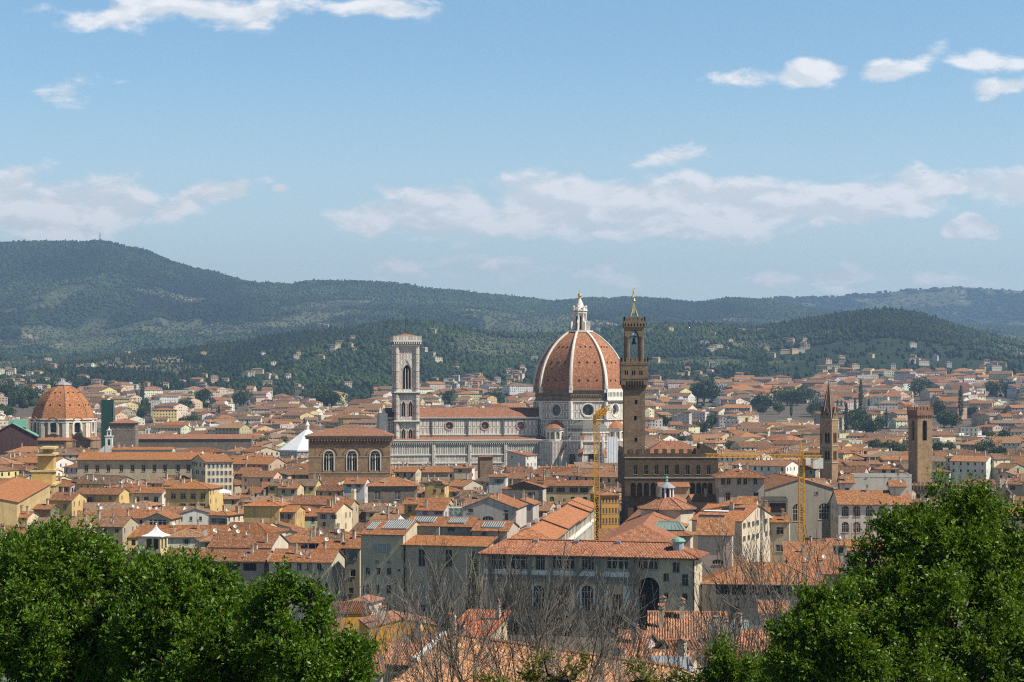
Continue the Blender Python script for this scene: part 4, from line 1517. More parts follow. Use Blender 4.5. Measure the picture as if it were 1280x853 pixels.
ub.face([(q0, 2, zc), (q1, 2, zc), (q1, 2, zb_), (q0 + 1, 2, za), (q0, 2, za)], 0, [(q0, zc), (q1, zc), (q1, zb_), (q0 + 1, za), (q0, za)])
ub.face([(q1, 2, zc), (q1, 14, zc), (q1, 14, zb_), (q1, 2, zb_)], 0, [(0, zc), (12, zc), (12, zb_), (0, zb_)])
ub.face([(q0, 14, zc), (q0, 2, zc), (q0, 2, za), (q0, 14, za)], 0, [(0, zc), (12, zc), (12, za), (0, za)])
ub.face([(q0, 2, za), (q0 + 1, 2, za), (q1, 2, zb_), (q1, 14, zb_), (q0 + 1, 14, za), (q0, 14, za)], 0)
ub.build('raised_wall', [M['pietra']], pv_)
# tower
tx0, tx1 = lx(pv_, 780.2, -1.4), lx(pv_, 806.3, -1.4)
tm, hw = (tx0 + tx1) / 2, (tx1 - tx0) / 2
mb = MB()
zg0, zg1 = lz(pv_, 0, -1.4, 474), lz(pv_, 0, -1.4, 455)
zfl = lz(pv_, 0, -1.4, 489)
slots = [(hw - .5 + q, hw + .5 + q, lz(pv_, 0, -1.4, p) - .8, lz(pv_, 0, -1.4, p) + .8) for p, q in ((503, .6), (523, .3), (550, .5))]
ty0 = -1.2
for o, u in (((tx0, ty0), (1, 0)), ((tx1, ty0), (0, 1)), ((tx1, ty0 + 2 * hw), (-1, 0)), ((tx0, ty0 + 2 * hw), (0, -1))):
    wall(mb, o, u, 2 * hw, z_g1 - .4, zg0, slots if u == (1, 0) else [], .6, 0, 0, 1)
tw = mb.build('tower_shaft', [M['pietra_lit'], M['dark']], pv_)
g = lx(pv_, 810.6, -2.8) - tm
fl = MB()                                                            # corbels flaring out
cy = ty0 + hw
for k in range(8):
    for sd in range(4):
        t = -hw + (k + .5) * 2 * hw / 8
        for (za, zb_, ea, eb) in ((zfl, zg0 - 2.6, 0, (g - hw) * .6), (zg0 - 2.6, zg0, (g - hw) * .6, g - hw)):
            def q(a, o_, z):
                return {0: (tm + a, cy - hw - o_, z), 1: (tm + hw + o_, cy + a, z), 2: (tm - a, cy + hw + o_, z), 3: (tm - hw - o_, cy - a, z)}[sd]
            w_ = 2 * hw / 8 * .3
            fl.face([q(t - w_, ea, za), q(t + w_, ea, za), q(t + w_, eb, zb_), q(t - w_, eb, zb_)], 0)
            fl.face([q(t + w_, ea, za), q(t + w_, -.2, za), q(t + w_, -.2, zb_), q(t + w_, eb, zb_)], 0)
            fl.face([q(t - w_, -.2, za), q(t - w_, ea, za), q(t - w_, eb, zb_), q(t - w_, -.2, zb_)], 0)
fl.prism([(tm - g, cy - g), (tm + g, cy - g), (tm + g, cy + g), (tm - g, cy + g)], zg0 - 2.2, zg0, 0, True, True)
for sd in range(4):
    def q(a, o_, z): return {0: (tm + a, cy - hw - o_, z), 1: (tm + hw + o_, cy + a, z), 2: (tm - a, cy + hw + o_, z), 3: (tm - hw - o_, cy - a, z)}[sd]
    e = (g - hw)
    for k in range(7):
        t = -hw + (k + 1) * 2 * hw / 8
        fl.face([q(t - .36, e + .02, zg0 - 2.2), q(t + .36, e + .02, zg0 - 2.2), q(t + .36, e + .02, zg0 - 1.0), q(t, e + .02, zg0 - .5), q(t - .36, e + .02, zg0 - 1.0)], 1)
fl.build('corbel_arches', [M['pietra_lit'], M['dark']], pv_)
gb = MB()
zw0, zw1 = lz(pv_, 0, -2.8, 469), lz(pv_, 0, -2.8, 463.5)
ops = []
for p in (783.2, 792.2, 801.3):
    c_ = lx(pv_, p, -2.8) - tm + g
    ops += [(c_ - .62, c_ - .12, zw0, zw1), (c_ + .12, c_ + .62, zw0, zw1)]
c4 = [((tm - g, cy - g), (1, 0)), ((tm + g, cy - g), (0, 1)), ((tm + g, cy + g), (-1, 0)), ((tm - g, cy + g), (0, -1))]
for o, u in c4: wall(gb, o, u, 2 * g, zg0, zg1, ops, .5, 0, 0, 1)
gb.prism([(tm - g, cy - g), (tm + g, cy - g), (tm + g, cy + g), (tm - g, cy + g)], zg1 - .3, zg1, 0, True, True)
for z in (zg0 + .1, zg1 - .5): gb.box(tm - g - .14, tm + g + .14, cy - g - .14, cy + g + .14, z, z + .3, 0)
zm_ = lz(pv_, 0, -2.8, 447.3)
def merlons(mb, g, z, h, n, wd, th=.5, m=0):
    for o, u in (((tm - g, cy - g), (1, 0)), ((tm + g, cy - g), (0, 1)), ((tm + g, cy + g), (-1, 0)), ((tm - g, cy + g), (0, -1))):
        for k in range(n):
            a = wd / 2 + k * (2 * g - wd) / (n - 1)
            x, y = o[0] + u[0] * a, o[1] + u[1] * a
            nx, ny = -u[1], u[0]
            xs = sorted((x - u[0] * wd / 2, x + u[0] * wd / 2 + nx * th)) if u[0] else sorted((x, x + nx * th))
            ys_ = sorted((y - u[1] * wd / 2, y + u[1] * wd / 2)) if u[1] else sorted((y, y + ny * th))
            if u[0]: xs = sorted((x - wd / 2, x + wd / 2))
            mb.box(xs[0] + .003 * k, xs[1], ys_[0], ys_[1], z, z + h, m)
gb.box(tm - g, tm + g, cy - g, cy - g + .5, zg1, zg1 + .8); gb.box(tm - g, tm + g, cy + g - .5, cy + g, zg1, zg1 + .8)
gb.box(tm - g, tm - g + .5, cy - g + .5, cy + g - .5, zg1, zg1 + .8); gb.box(tm + g - .5, tm + g, cy - g + .5, cy + g - .5, zg1, zg1 + .8)
merlons(gb, g, zg1 + .8, zm_ - zg1 - .8, 6, 1.0)
gb.build('tower_gallery', [M['pietra_lit'], M['dark']], pv_)
be = MB()                                                            # belfry: four stout columns and arches
zb0, zb1 = zg1, lz(pv_, 0, 1, 409.5)
gc_ = lx(pv_, 804.6, 1) - tm
zcap = lz(pv_, 0, 1, 421)
for sx in (-1, 1):
    for sy in (-1, 1):
        c_ = (tm + sx * (gc_ - .95), cy + sy * (gc_ - .95))
        be.lathe([(1.0, zb0), (1.0, zcap - .6), (1.2, zcap - .5), (1.2, zcap)], 12, 0, c_)
for o, u in (((tm - gc_, cy - gc_), (1, 0)), ((tm + gc_, cy - gc_), (0, 1)), ((tm + gc_, cy + gc_), (-1, 0)), ((tm - gc_, cy + gc_), (0, -1))):
    wall(be, o, u, 2 * gc_, zcap, zb1, [(1.9, 2 * gc_ - 1.9, zcap, zb1 - 1.0, 'p')], 1.6, 0, 0)
g2 = lx(pv_, 806.2, .6) - tm
zt0, zt1, zt2 = zb1, lz(pv_, 0, 1, 401.5), lz(pv_, 0, 1, 396.5)
be.prism([(tm - g2, cy - g2), (tm + g2, cy - g2), (tm + g2, cy + g2), (tm - g2, cy + g2)], zt0, zt1, 0, True, True)
for o, u in (((tm - g2, cy - g2), (1, 0)), ((tm + g2, cy - g2), (0, 1)), ((tm - g2, cy + g2), (0, -1))):
    for k in range(7):
        a = (k + .5) * 2 * g2 / 7
        nx, ny = u[1], -u[0]
        x, y = o[0] + u[0] * a + nx * .02, o[1] + u[1] * a + ny * .02
        be.face([(x - u[0] * .3, y - u[1] * .3, zt0 + .3), (x + u[0] * .3, y + u[1] * .3, zt0 + .3), (x + u[0] * .3, y + u[1] * .3, zt0 + 1.2), (x, y, zt0 + 1.6), (x - u[0] * .3, y - u[1] * .3, zt0 + 1.2)], 1)
merlons(be, g2, zt1, zt2 - zt1, 5, 1.05, .45)
be.build('belfry', [M['pietra_lit'], M['dark']], pv_)
bl = MB()
bl.lathe([(.0, 77.2), (.25, 77.2), (.45, 76.6), (.6, 75.4), (.95, 74.7), (.9, 74.6), (0, 74.9)], 12, 0, (tm, cy))
bl.tube((tm - gc_ + .5, cy, 77.6), (tm + gc_ - .5, cy, 77.6), .15, n=4)
bl.build('bell', [M['iron']], pv_)
sp = MB()
zs0, zs1 = zt1, lz(pv_, 0, 1, 378)
for sx, sy in ((-1, -1), (1, -1), (1, 1), (-1, 1)): sp.tube((tm + sx * 1.9, cy + sy * 1.9, zs0 - .2), (tm + sx * .5, cy + sy * .5, zs1 - 2.5), .3, .25, 5)
sp.lathe([(1.25, zs0 + (zs1 - zs0) * .38), (1.3, zs0 + (zs1 - zs0) * .42), (.35, zs1)], 4, 0, (tm, cy), math.pi / 4)
sp.build('spire', [M['gilt_copper']], pv_)
fi = MB()
zb_ = lz(pv_, 0, 1, 376)
fi.lathe([(.2, zs1 - .2), (.25, zb_ - .6), (.62, zb_), (.25, zb_ + .7), (.08, zb_ + 1)], 10, 0, (tm, cy))
fi.tube((tm, cy, zb_), (tm, cy, lz(pv_, 0, 1, 360)), .09, n=5)
for a, b in (((-.55, 1.8), (-.1, 3.6)), ((-.1, 3.6), (.1, 2.2)), ((-.5, 2.6), (-.45, 4.4)), ((.1, 4.6), (.45, 4.7))):
    fi.tube((tm + a[0], cy, zb_ + a[1]), (tm + b[0], cy, zb_ + b[1]), .2, .12, 5, cap=True)
fi.build('weather_vane', [M['gold']], pv_)
claim(pv_.location.x, Y0 - 3, 42, 52, 0)
see(776, 900, 636, 688)
OCC += [(776, 898, 560, 690), (780, 807, 395, 690)]

# ---------------------------------------------------------------- brown church hall with corbelled cornice
oh = thing('church_hall', 'brown block-like church hall with three pointed windows and corbelled cornice', 'church', (wx(437, 850), 850, 0), 3)
xl, xr = lx(oh, 385.5, 0), lx(oh, 487.5, 0)
z = lambda p: lz(oh, 0, 0, p)
mb = MB()
ops = [(lx(oh, p, 0) - xl - 2.25, lx(oh, p, 0) - xl + 2.25, z(588.5), z(563.5), 'a') for p in (411, 440, 469)]
D = 24
for o, u, L, op in (((xl, 0), (1, 0), xr - xl, ops), ((xr, 0), (0, 1), D, [(6, 10.5, z(588), z(564), 'a'), (14, 18.5, z(588), z(564), 'a')]), ((xr, D), (-1, 0), xr - xl, []), ((xl, D), (0, -1), D, [])):
    wall(mb, o, u, L, 0, z(546), op, 1.0, 0, 1)
for p in (571, 591): mb.box(xl - .18, xr + .18, -.18, -.003, z(p + .8), z(p), 2)
mb.build('wall', [M['sand'], M['trim'], M['trim']], oh)
for op in ops:
    w_ = MB()
    a0, a1 = xl + op[0], xl + op[1]
    zs, zt = op[2], op[3]
    w_.face([(x, .85, z_) for x, z_ in outline(a0, a1, zs, zt, 'a')], 1)
    am = (a0 + a1) / 2
    for x, r in ((am, .26), (am - 1.1, .09), (am + 1.1, .09)): w_.tube((x, .5, zs), (x, .5, zt - 2.2), r, n=6, m=0)
    for s in (-1, 1):
        c_ = am + s * 1.12
        pts = [(c_ - 1.05 * math.cos(math.pi * i / 8), zt - 2.3 + 1.05 * math.sin(math.pi * i / 8)) for i in range(9)]
        for i in range(8): w_.tube((pts[i][0], .5, pts[i][1]), (pts[i + 1][0], .5, pts[i + 1][1]), .16, n=4, m=0)
    pts = [(am - .6 * math.cos(2 * math.pi * i / 10), zt - .95 + .6 * math.sin(2 * math.pi * i / 10)) for i in range(11)]
    for i in range(10): w_.tube((pts[i][0], .5, pts[i][1]), (pts[i + 1][0], .5, pts[i + 1][1]), .15, n=4, m=0)
    for r, pr in ((2.45, .30), (3.9, .22)):                           # surround and blind arch
        xs = [(am - r * math.cos(math.pi * i / 14), zt - 2.25 + r * math.sin(math.pi * i / 14)) for i in range(15)]
        if r < 3: xs = [(am - r, zs)] + xs + [(am + r, zs)]
        for i in range(len(xs) - 1): w_.tube((xs[i][0], -.05, xs[i][1]), (xs[i + 1][0], -.05, xs[i + 1][1]), pr, n=4, m=0 if r < 3 else 2)
    w_.build('window', [M['marble'], M['glass'], M['sand']], oh)
cb = MB()
for i in range(27):
    x = xl + .5 + i * (xr - xl - 1) / 26
    cb.prism([(x - .3, -1.25), (x + .3, -1.25), (x + .3, -.003), (x - .3, -.003)], z(551), z(549.2), 0, True, True)
    cb.face([(x - .3, -.02, z(556.5)), (x + .3, -.02, z(556.5)), (x + .3, -1.25, z(551)), (x - .3, -1.25, z(551))], 0)
    cb.face([(x + .3, -.02, z(556.5)), (x + .3, -.02, z(551)), (x + .3, -1.25, z(551))], 0)
    cb.face([(x - .3, -.02, z(551)), (x - .3, -.02, z(556.5)), (x - .3, -1.25, z(551))], 0)
for i in range(16):
    y = .5 + i * (D - 1) / 15
    cb.prism([(xr + .003, y - .3), (xr + 1.25, y - .3), (xr + 1.25, y + .3), (xr + .003, y + .3)], z(554), z(549.2), 0, True, True)
cb.box(xl - 1.3, xr + 1.3, -1.3, D + 1.3, z(549.2), z(546.4), 0)
cb.box(xl - 1.6, xr + 1.6, -1.6, D + 1.6, z(546.4), z(544.6), 1)
cb.build('cornice', [M['sand'], M['trim']], oh)
rb = MB()
e = z(544.8)
zt = lz(oh, 0, D / 2, 535.5)
A, B = (lx(oh, 409, D / 2), D / 2, zt), (lx(oh, 470, D / 2), D / 2, zt)
cs = [(xl - 1.8, -1.8, e), (xr + 1.8, -1.8, e), (xr + 1.8, D + 1.8, e), (xl - 1.8, D + 1.8, e)]
for q in ([cs[0], cs[1], B, A], [cs[1], cs[2], B], [cs[2], cs[3], A, B], [cs[3], cs[0], A]): rb.slab(q, .2, 0, 1)
rb.build('roof', [M['tile'], M['soffit']], oh, color=(.31, .14, .08))
claim(oh.location.x, 847, 41, 30, 3)
see(383, 491, 598, 847)
OCC.append((384, 490, 536, 850))

# ---------------------------------------------------------------- white pyramid roof of the old baptistery, left of the hall
bp = thing('baptistery', 'octagonal baptistery with big white pyramid roof, half hidden by the brown hall', 'church', (wx(384, 1190), 1190, 0), 10)
mb = MB()
r = 19.5
mb.prism(octo(r), 0, 18, 0)
mb.prism(octo(r + .5), 18, 18.9, 1, True, True)
mb.build('wall', [M['panel'], M['marble']], bp)
rb = MB()
oc_ = octo(r + .3)
for k in range(8):
    rb.slab([(*oc_[k - 1], 18.8), (*oc_[k], 18.8), (oc_[k][0] * .07, oc_[k][1] * .07, 31.6), (oc_[k - 1][0] * .07, oc_[k - 1][1] * .07, 31.6)], .3, 0, 0)
rb.build('roof', [M['sheet']], bp)
lb = MB()
lb.lathe([(1.3, 31.4), (1.3, 34.2), (1.7, 34.3), (1.6, 34.6), (0, 37.5)], 8, 0)
lb.build('lantern', [M['marble']], bp)
claim(bp.location.x, 1168, 42, 44, 0)
see(344, 384, 572, 1168)
OCC.append((346, 385, 545, 1170))

# ---------------------------------------------------------------- chapel dome on the left
sl_ = thing('domed_chapel', 'big round orange tiled dome without ribs on a tan octagonal drum', 'chapel', (wx(79, 1262), 1262, 0), -4.6)
sl_.rotation_euler = (0, 0, R(-4.6))
Z = lambda p: wz(p, 1242)
rd = 22.0
mb = MB()
v = octo(rd)
for k in range(8):
    a, b = v[k - 1], v[k]
    L = math.hypot(b[0] - a[0], b[1] - a[1])
    u = ((b[0] - a[0]) / L, (b[1] - a[1]) / L)
    ops = [(L / 2 - 2.3, L / 2 + 2.3, Z(541), Z(527.5), 'a')]
    wall(mb, a, u, L, 15, Z(524.5), ops, 1.0, 0, 1, 3)
    nx, ny = u[1], -u[0]
    for t0, t1 in ((0.05, 2.2), (L - 2.2, L - .05)):                   # corner pilasters
        mb.prism([(a[0] + u[0] * t0 + nx * .4, a[1] + u[1] * t0 + ny * .4), (a[0] + u[0] * t1 + nx * .4, a[1] + u[1] * t1 + ny * .4), (a[0] + u[0] * t1, a[1] + u[1] * t1), (a[0] + u[0] * t0, a[1] + u[1] * t0)], 15, Z(528), 1)
mb.prism(octo(rd + .7), Z(528.6), Z(527.2), 1, True, True)
mb.prism(octo(rd + 1.0), Z(525.2), Z(523.6), 1, True, True)
mb.build('drum', [stone('ochre_drum', (.31, .215, .105), (.35, .25, .13), 2, .8), M['marble'], M['trim'], M['glass']], sl_)
for k in range(8):                                                     # window surrounds reaching over the eaves
    a, b = v[k - 1], v[k]
    L = math.hypot(b[0] - a[0], b[1] - a[1])
    u = ((b[0] - a[0]) / L, (b[1] - a[1]) / L)
    nx, ny = u[1], -u[0]
    P = lambda s, d_, z_: (a[0] + u[0] * s + nx * d_, a[1] + u[1] * s + ny * d_, z_)
    w_ = MB()
    inn = outline(L / 2 - 2.3, L / 2 + 2.3, Z(541), Z(527.5), 'a', 10)
    out = outline(L / 2 - 3.7, L / 2 + 3.7, Z(542.2), Z(525.2), 'a', 10)
    for i in range(len(inn)):
        j = (i + 1) % len(inn)
        w_.face([P(out[i][0], .6, out[i][1]), P(out[j][0], .6, out[j][1]), P(inn[j][0], .6, inn[j][1]), P(inn[i][0], .6, inn[i][1])], 0)
        w_.face([P(out[i][0], .0, out[i][1]), P(out[j][0], .0, out[j][1]), P(out[j][0], .6, out[j][1]), P(out[i][0], .6, out[i][1])], 0)
        w_.face([P(inn[i][0], .6, inn[i][1]), P(inn[j][0], .6, inn[j][1]), P(inn[j][0], -.3, inn[j][1]), P(inn[i][0], -.3, inn[i][1])], 0)
    for s in (-3, 3): w_.prism([P(L / 2 + s - .6, 1.0, 0)[:2], P(L / 2 + s + .6, 1.0, 0)[:2], P(L / 2 + s + .6, 0, 0)[:2], P(L / 2 + s - .6, 0, 0)[:2]], Z(543.5), Z(542), 0, True, True)
    hp = [P(L / 2 + 3.6 * math.cos(math.pi * i / 8), .7, Z(526.3) + 2.3 * math.sin(math.pi * i / 8)) for i in range(9)]
    for i in range(8): w_.tube(hp[i], hp[i + 1], .55, n=5, m=1)
    w_.build('window', [M['marble'], M['sl_tile']], sl_)
mb = MB()
hgt = Z(481.5) - Z(524)
N = 22
prof = [(rd * .955 * (math.cos(math.asin(min(1, .985 * i / N))) * .80 + .20 * (1 - i / N)) + .0, Z(524) + hgt * i / N) for i in range(N + 1)]
prof[-1] = (4.6, prof[-1][1])
for k in range(8):
    a0, a1 = OCT + (k - 1) * math.pi / 4, OCT + k * math.pi / 4
    run = 0
    for (r0, z0), (r1, z1) in zip(prof, prof[1:]):
        s_ = math.hypot(r1 - r0, z1 - z0)
        P = lambda r, a, z: (r * math.cos(a), r * math.sin(a), z)
        mb.face([P(r0, a0, z0), P(r0, a1, z0), P(r1, a1, z1), P(r1, a0, z1)], 0, [(-r0 * .38, run), (r0 * .38, run), (r1 * .38, run + s_), (-r1 * .38, run + s_)])
        run += s_
    for (r0, z0), (r1, z1) in zip(prof, prof[1:]): mb.tube((r0 * math.cos(a1), r0 * math.sin(a1), z0), (r1 * math.cos(a1), r1 * math.sin(a1), z1), .22, n=4, m=2)
    am = (a0 + a1) / 2
    for fi_, tt in ((9, (-.35, .35)), (17, (-.3, .3))):
        r, z_ = prof[fi_]
        r *= math.cos(R(22.5))
        for t in tt:
            s = t * r * .414 * 1.4
            c_ = (r * math.cos(am) - s * math.sin(am), r * math.sin(am) + s * math.cos(am))
            mb.prism(ngon(.5, 4, am + math.pi / 4, c_), z_ - .6, z_ + .6, 1, True, True)
mb.build('dome_shell', [M['sl_tile'], M['dark'], M['brick']], sl_)
lb = MB()
lb.lathe([(5.4, Z(482)), (5.6, Z(481.2)), (5.3, Z(480.6)), (3.6, Z(478.6)), (1.2, Z(476.6)), (.5, Z(475.2)), (0, Z(474.6))], 8, 0, (0, 0), OCT)
lb.build('cap', [M['lead']], sl_)
rb = MB()
rb.prism(octo(rd + 4.6), 0, Z(550), 1, False)
for k in range(8):
    a, b = octo(rd + 5.2)[k - 1], octo(rd + 5.2)[k]
    c_, d_ = octo(rd - .2)[k], octo(rd - .2)[k - 1]
    rb.slab([(*a, Z(550.5)), (*b, Z(550.5)), (*c_, Z(546.5)), (*d_, Z(546.5))], .3, 0, 1)
rb.build('lower_roof', [M['tile'], M['sand']], sl_, color=(.33, .145, .075))
claim(sl_.location.x, 1234, 58, 56, 0)
see(36, 124, 553, 1235)
OCC.append((38, 121, 476, 1240))


def simple_tower(name, label, px, Y, w, py_top, rot, col, wm, roofk='hip', ops=None, cat='tower', h0=0, roofcol=(.33, .145, .08), pitch=.35, ov=.8):
    z_ = wz(py_top, Y)
    r_, _ = house(name, wx(px, Y), Y, w, w, z_, rot, roofk, pitch, col, roofcol, label, cat, None, ov, rows=0, ops=ops or [], rops=ops or [], lops=ops or [], wmat=wm, chim=0)
    claim(wx(px, Y), Y, w, w, rot)
    return r_


# loggia tower beside the chapel
Yt = 1190
zz = wz(528.5, Yt)
ops = [(1.3 + i * 3.4, 3.7 + i * 3.4, zz - 4.6, zz - 1.0, 'a') for i in range(4)]
simple_tower('bell_tower', 'squat stone tower with arched loggia and hip roof, right of the orange dome', 154, Yt, 15.5, 528.5, 4, (.5, .45, .36), 'rubble', ops=ops)
see(136, 172, 545, Yt)
# long nave beside it
r_, _ = house('basilica', wx(239, 1215), 1225, 76, 15, wz(549, 1215), 4, 'gx', .36, (.2, .18, .16), (.31, .14, .08), 'long grey stone basilica nave with one unbroken tiled roof', 'church', rows=0, wmat='rubble', chim=0, ops=[], rops=[], lops=[])
claim(wx(239, 1215), 1225, 76, 15, 4)
see(165, 312, 557, 1215)
# white bell gable
Yg = 1100
bgt = thing('bell_gable', 'small white bell gable rising in front of the loggia tower', 'tower', (wx(136, Yg), Yg, 0), 2)
mb = MB()
zt = wz(546, Yg)
wall(mb, (-2.1, 0), (1, 0), 4.2, 0, zt, [(1.2, 3.0, zt - 5.2, zt - 1.5, 'a')], 2.2, 0, 0)
mb.wallq((2.1, 0), (2.1, 2.2), 0, zt); mb.wallq((-2.1, 2.2), (-2.1, 0), 0, zt); mb.wallq((2.1, 2.2), (-2.1, 2.2), 0, zt - 6)
mb.face([(-2.1, 0, zt), (2.1, 0, zt), (2.1, 2.2, zt), (-2.1, 2.2, zt)])
mb.box(-2.6, 2.6, -.3, 2.5, zt, zt + .5)
wall(mb, (-1.2, 0.3), (1, 0), 2.4, zt + .5, zt + 3.6, [(.6, 1.8, zt + .8, zt + 3, 'a')], 1.2, 0, 0)
mb.wallq((1.2, .3), (1.2, 1.5), zt + .5, zt + 3.6); mb.wallq((-1.2, 1.5), (-1.2, .3), zt + .5, zt + 3.6)
mb.box(-1.5, 1.5, 0, 1.8, zt + 3.6, zt + 4.0)
mb.lathe([(1.0, zt + 4), (.3, zt + 5), (.1, zt + 6.2)], 6, 0, (0, .9))
for s in (-1, 1): mb.face([(s * 2.1, .2, zt - 5), (s * 6.5, .2, zt - 9), (s * 6.5, .2, zt - 11), (s * 2.1, .2, zt - 11)][:: s])
mb.build('wall', [M['white']], bgt)
claim(bgt.location.x, Yg, 8, 6, 0)
# netted scaffold tower
Yn = 1235
st_ = thing('scaffold', 'tall scaffold tower wrapped in dark green netting, behind the loggia tower', 'scaffold', (wx(133, Yn), Yn, 0), 4)
mb = MB()
zt = wz(500, Yn)
mb.box(-3.4, 4.3, 0, 7, 0, zt, 0)
mb.build('netting', [M['netting']], st_)
mb = MB()
for x in (-7.5, -4.8, 4.6, 6.2):
    for y in (-.3, 7.3): mb.tube((x, y, 0), (x, y, zt - (6 if x < -6 else 2)), .12, n=4)
for z_ in np.arange(10, zt - 4, 2.2):
    mb.box(-7.5, -3.5, -.4, 0, z_, z_ + .12)
    mb.box(4.4, 6.2, -.4, 0, z_, z_ + .12)
mb.build('frame', [M['lead']], st_)
claim(st_.location.x, Yn, 14, 9, 4)
# market hall with green roofs
Ym = 1180
mk = thing('market_hall', 'dark iron market hall with pale green metal roofs at the far left', 'market', (wx(16, Ym), Ym, 0), 14)
mb = MB()
mb.box(-15, 15, 0, 40, 0, wz(545, Ym), 0)
mb.face([(-15, 0, wz(545, Ym)), (15, 0, wz(545, Ym)), (0, 0, wz(529, Ym))], 0)
for i in range(9): mb.box(-13.5 + i * 3.3, -13.2 + i * 3.3, -.1, -.01, 0, wz(546, Ym), 1)
mb.build('wall', [M['redbrown'], M['iron']], mk)
rb = MB()
e, t_ = wz(545, Ym), wz(529, Ym)
rb.slab([(15.8, -1, e - .5), (15.8, 40, e - .5), (0, 40, t_), (0, -1, t_)], .4, 0, 0)
rb.slab([(-15.8, 40, e - .5), (-15.8, -1, e - .5), (0, -1, t_), (0, 40, t_)], .4, 1, 1)
rb.box(-3, 9, 12, 40, t_ - 3, t_ + 1.6, 0)
rb.build('roof', [M['copper'], M['redbrown']], mk)
claim(mk.location.x, Ym, 33, 42, 14)
see(0, 40, 549, Ym)

# ---------------------------------------------------------------- slim spire and battlemented tower on the right
Yb = 870
bd = thing('church_spire', 'slender brick bell tower with pointed spire, left of the battlemented tower', 'tower', (wx(1038, Yb), Yb + 4, 0), 8)
zt = wz(523.5, Yb)
rr = 4.35
mb = MB()
hx = ngon(rr, 6, R(-90))
for k in range(6):
    a, b = hx[k - 1], hx[k]
    L = math.hypot(b[0] - a[0], b[1] - a[1])
    u = ((b[0] - a[0]) / L, (b[1] - a[1]) / L)
    zo = lambda p: wz(p, Yb)
    ops = [(L / 2 - 1.15, L / 2 - .12, zo(554), zo(541), 'a'), (L / 2 + .12, L / 2 + 1.15, zo(554), zo(541), 'a'), (L / 2 - 1.15, L / 2 - .12, zo(575), zo(564), 'a'), (L / 2 + .12, L / 2 + 1.15, zo(575), zo(564), 'a')]
    wall(mb, a, u, L, 0, zt, ops, .7, 0, 0, 1)
for p in (524.5, 557, 578): mb.prism(ngon(rr + .3, 6, R(-90)), zo(p + 1.2), zo(p), 2, True, True)
mb.build('shaft', [M['sand'], M['dark'], M['trim']], bd)
mb = MB()
ztip = wz(474.5, Yb)
sp_ = ngon(rr * .93, 6, R(-90))
for k in range(6):
    a, b = sp_[k - 1], sp_[k]
    mb.face([(*a, zt), (*b, zt), (0, 0, ztip)], 0, [(0, 0), (4, 0), (2, 18)])
    mb.tube((*b, zt), (0, 0, ztip), .2, .08, 4, 1)
    m_ = ((a[0] + b[0]) / 2, (a[1] + b[1]) / 2)                          # gabled dormers round the foot
    n_ = math.hypot(*m_)
    ux, uy = (b[0] - a[0]) / 4.05, (b[1] - a[1]) / 4.05
    f = 1.08
    g0 = [(m_[0] * f + ux * s, m_[1] * f + uy * s) for s in (-1.7, 1.7)]
    tp = (m_[0] * f, m_[1] * f, zt + 5.4)
    bk = (m_[0] * .3, m_[1] * .3, zt + 5.4)
    mb.face([(*g0[0], zt), (*g0[1], zt), tp], 2)
    mb.face([(*g0[1], zt), (m_[0] * .3 + ux * .3, m_[1] * .3 + uy * .3, zt), bk, tp], 0)
    mb.face([(m_[0] * .3 - ux * .3, m_[1] * .3 - uy * .3, zt), (*g0[0], zt), tp, bk], 0)
    q = [(m_[0] * f * 1.01 + ux * .6 * math.cos(t), m_[1] * f * 1.01 + uy * .6 * math.cos(t), zt + 2 + .6 * math.sin(t)) for t in np.linspace(0, 2 * math.pi, 9)[:8]]
    mb.face(q, 3)
mb.lathe([(.3, ztip - 1.2), (.35, ztip - .3), (.1, ztip), (.05, ztip + 1.2)], 6, 1)
mb.build('spire', [M['spire_tile'], M['trim'], M['sand'], M['dark']], bd)
claim(bd.location.x, Yb - 1, 11, 11, 0)
see(1025, 1051, 600, Yb)
OCC.append((1028, 1049, 500, Yb))

Yv = 900
bg_ = thing('battlemented_tower', 'square tan stone tower with battlements and one tall arched opening', 'tower', (wx(1156, Yv), Yv, 0), 20)
zo = lambda p: wz(p, Yv)
w_ = 8.2
mb = MB()
for i, (o, u) in enumerate((((-w_ / 2, 0), (1, 0)), ((w_ / 2, 0), (0, 1)), ((w_ / 2, w_), (-1, 0)), ((-w_ / 2, w_), (0, -1)))):
    wall(mb, o, u, w_, 0, zo(520), [(w_ / 2 - 1.3, w_ / 2 + 1.3, zo(551), zo(525.5), 'a')], 1.2, 0, 0, 1)
mb.build('shaft', [M['sand'], M['dark']], bg_)
cy_ = w_ / 2
gv = w_ / 2 + .5
tb = MB()
for sd in range(4):
    for k in range(7):
        t = -w_ / 2 + (k + .5) * w_ / 7
        q = lambda a, o_, z_: {0: (a, cy_ - w_ / 2 - o_, z_), 1: (w_ / 2 + o_, cy_ + a, z_), 2: (-a, cy_ + w_ / 2 + o_, z_), 3: (-w_ / 2 - o_, cy_ - a, z_)}[sd]
        tb.face([q(t - .25, .01, zo(524)), q(t + .25, .01, zo(524)), q(t + .25, .5, zo(519.5)), q(t - .25, .5, zo(519.5))], 0)
        tb.face([q(t + .25, .01, zo(524)), q(t + .25, .01, zo(519.5)), q(t + .25, .5, zo(519.5))], 0)
        tb.face([q(t - .25, .01, zo(519.5)), q(t - .25, .01, zo(524)), q(t - .25, .5, zo(519.5))], 0)
tb.prism([(-gv, cy_ - gv), (gv, cy_ - gv), (gv, cy_ + gv), (-gv, cy_ + gv)], zo(519.5), zo(513), 0, True, True)
tm, cy = 0, cy_
merlons(tb, gv, zo(513), zo(508.6) - zo(513), 5, 1.15)
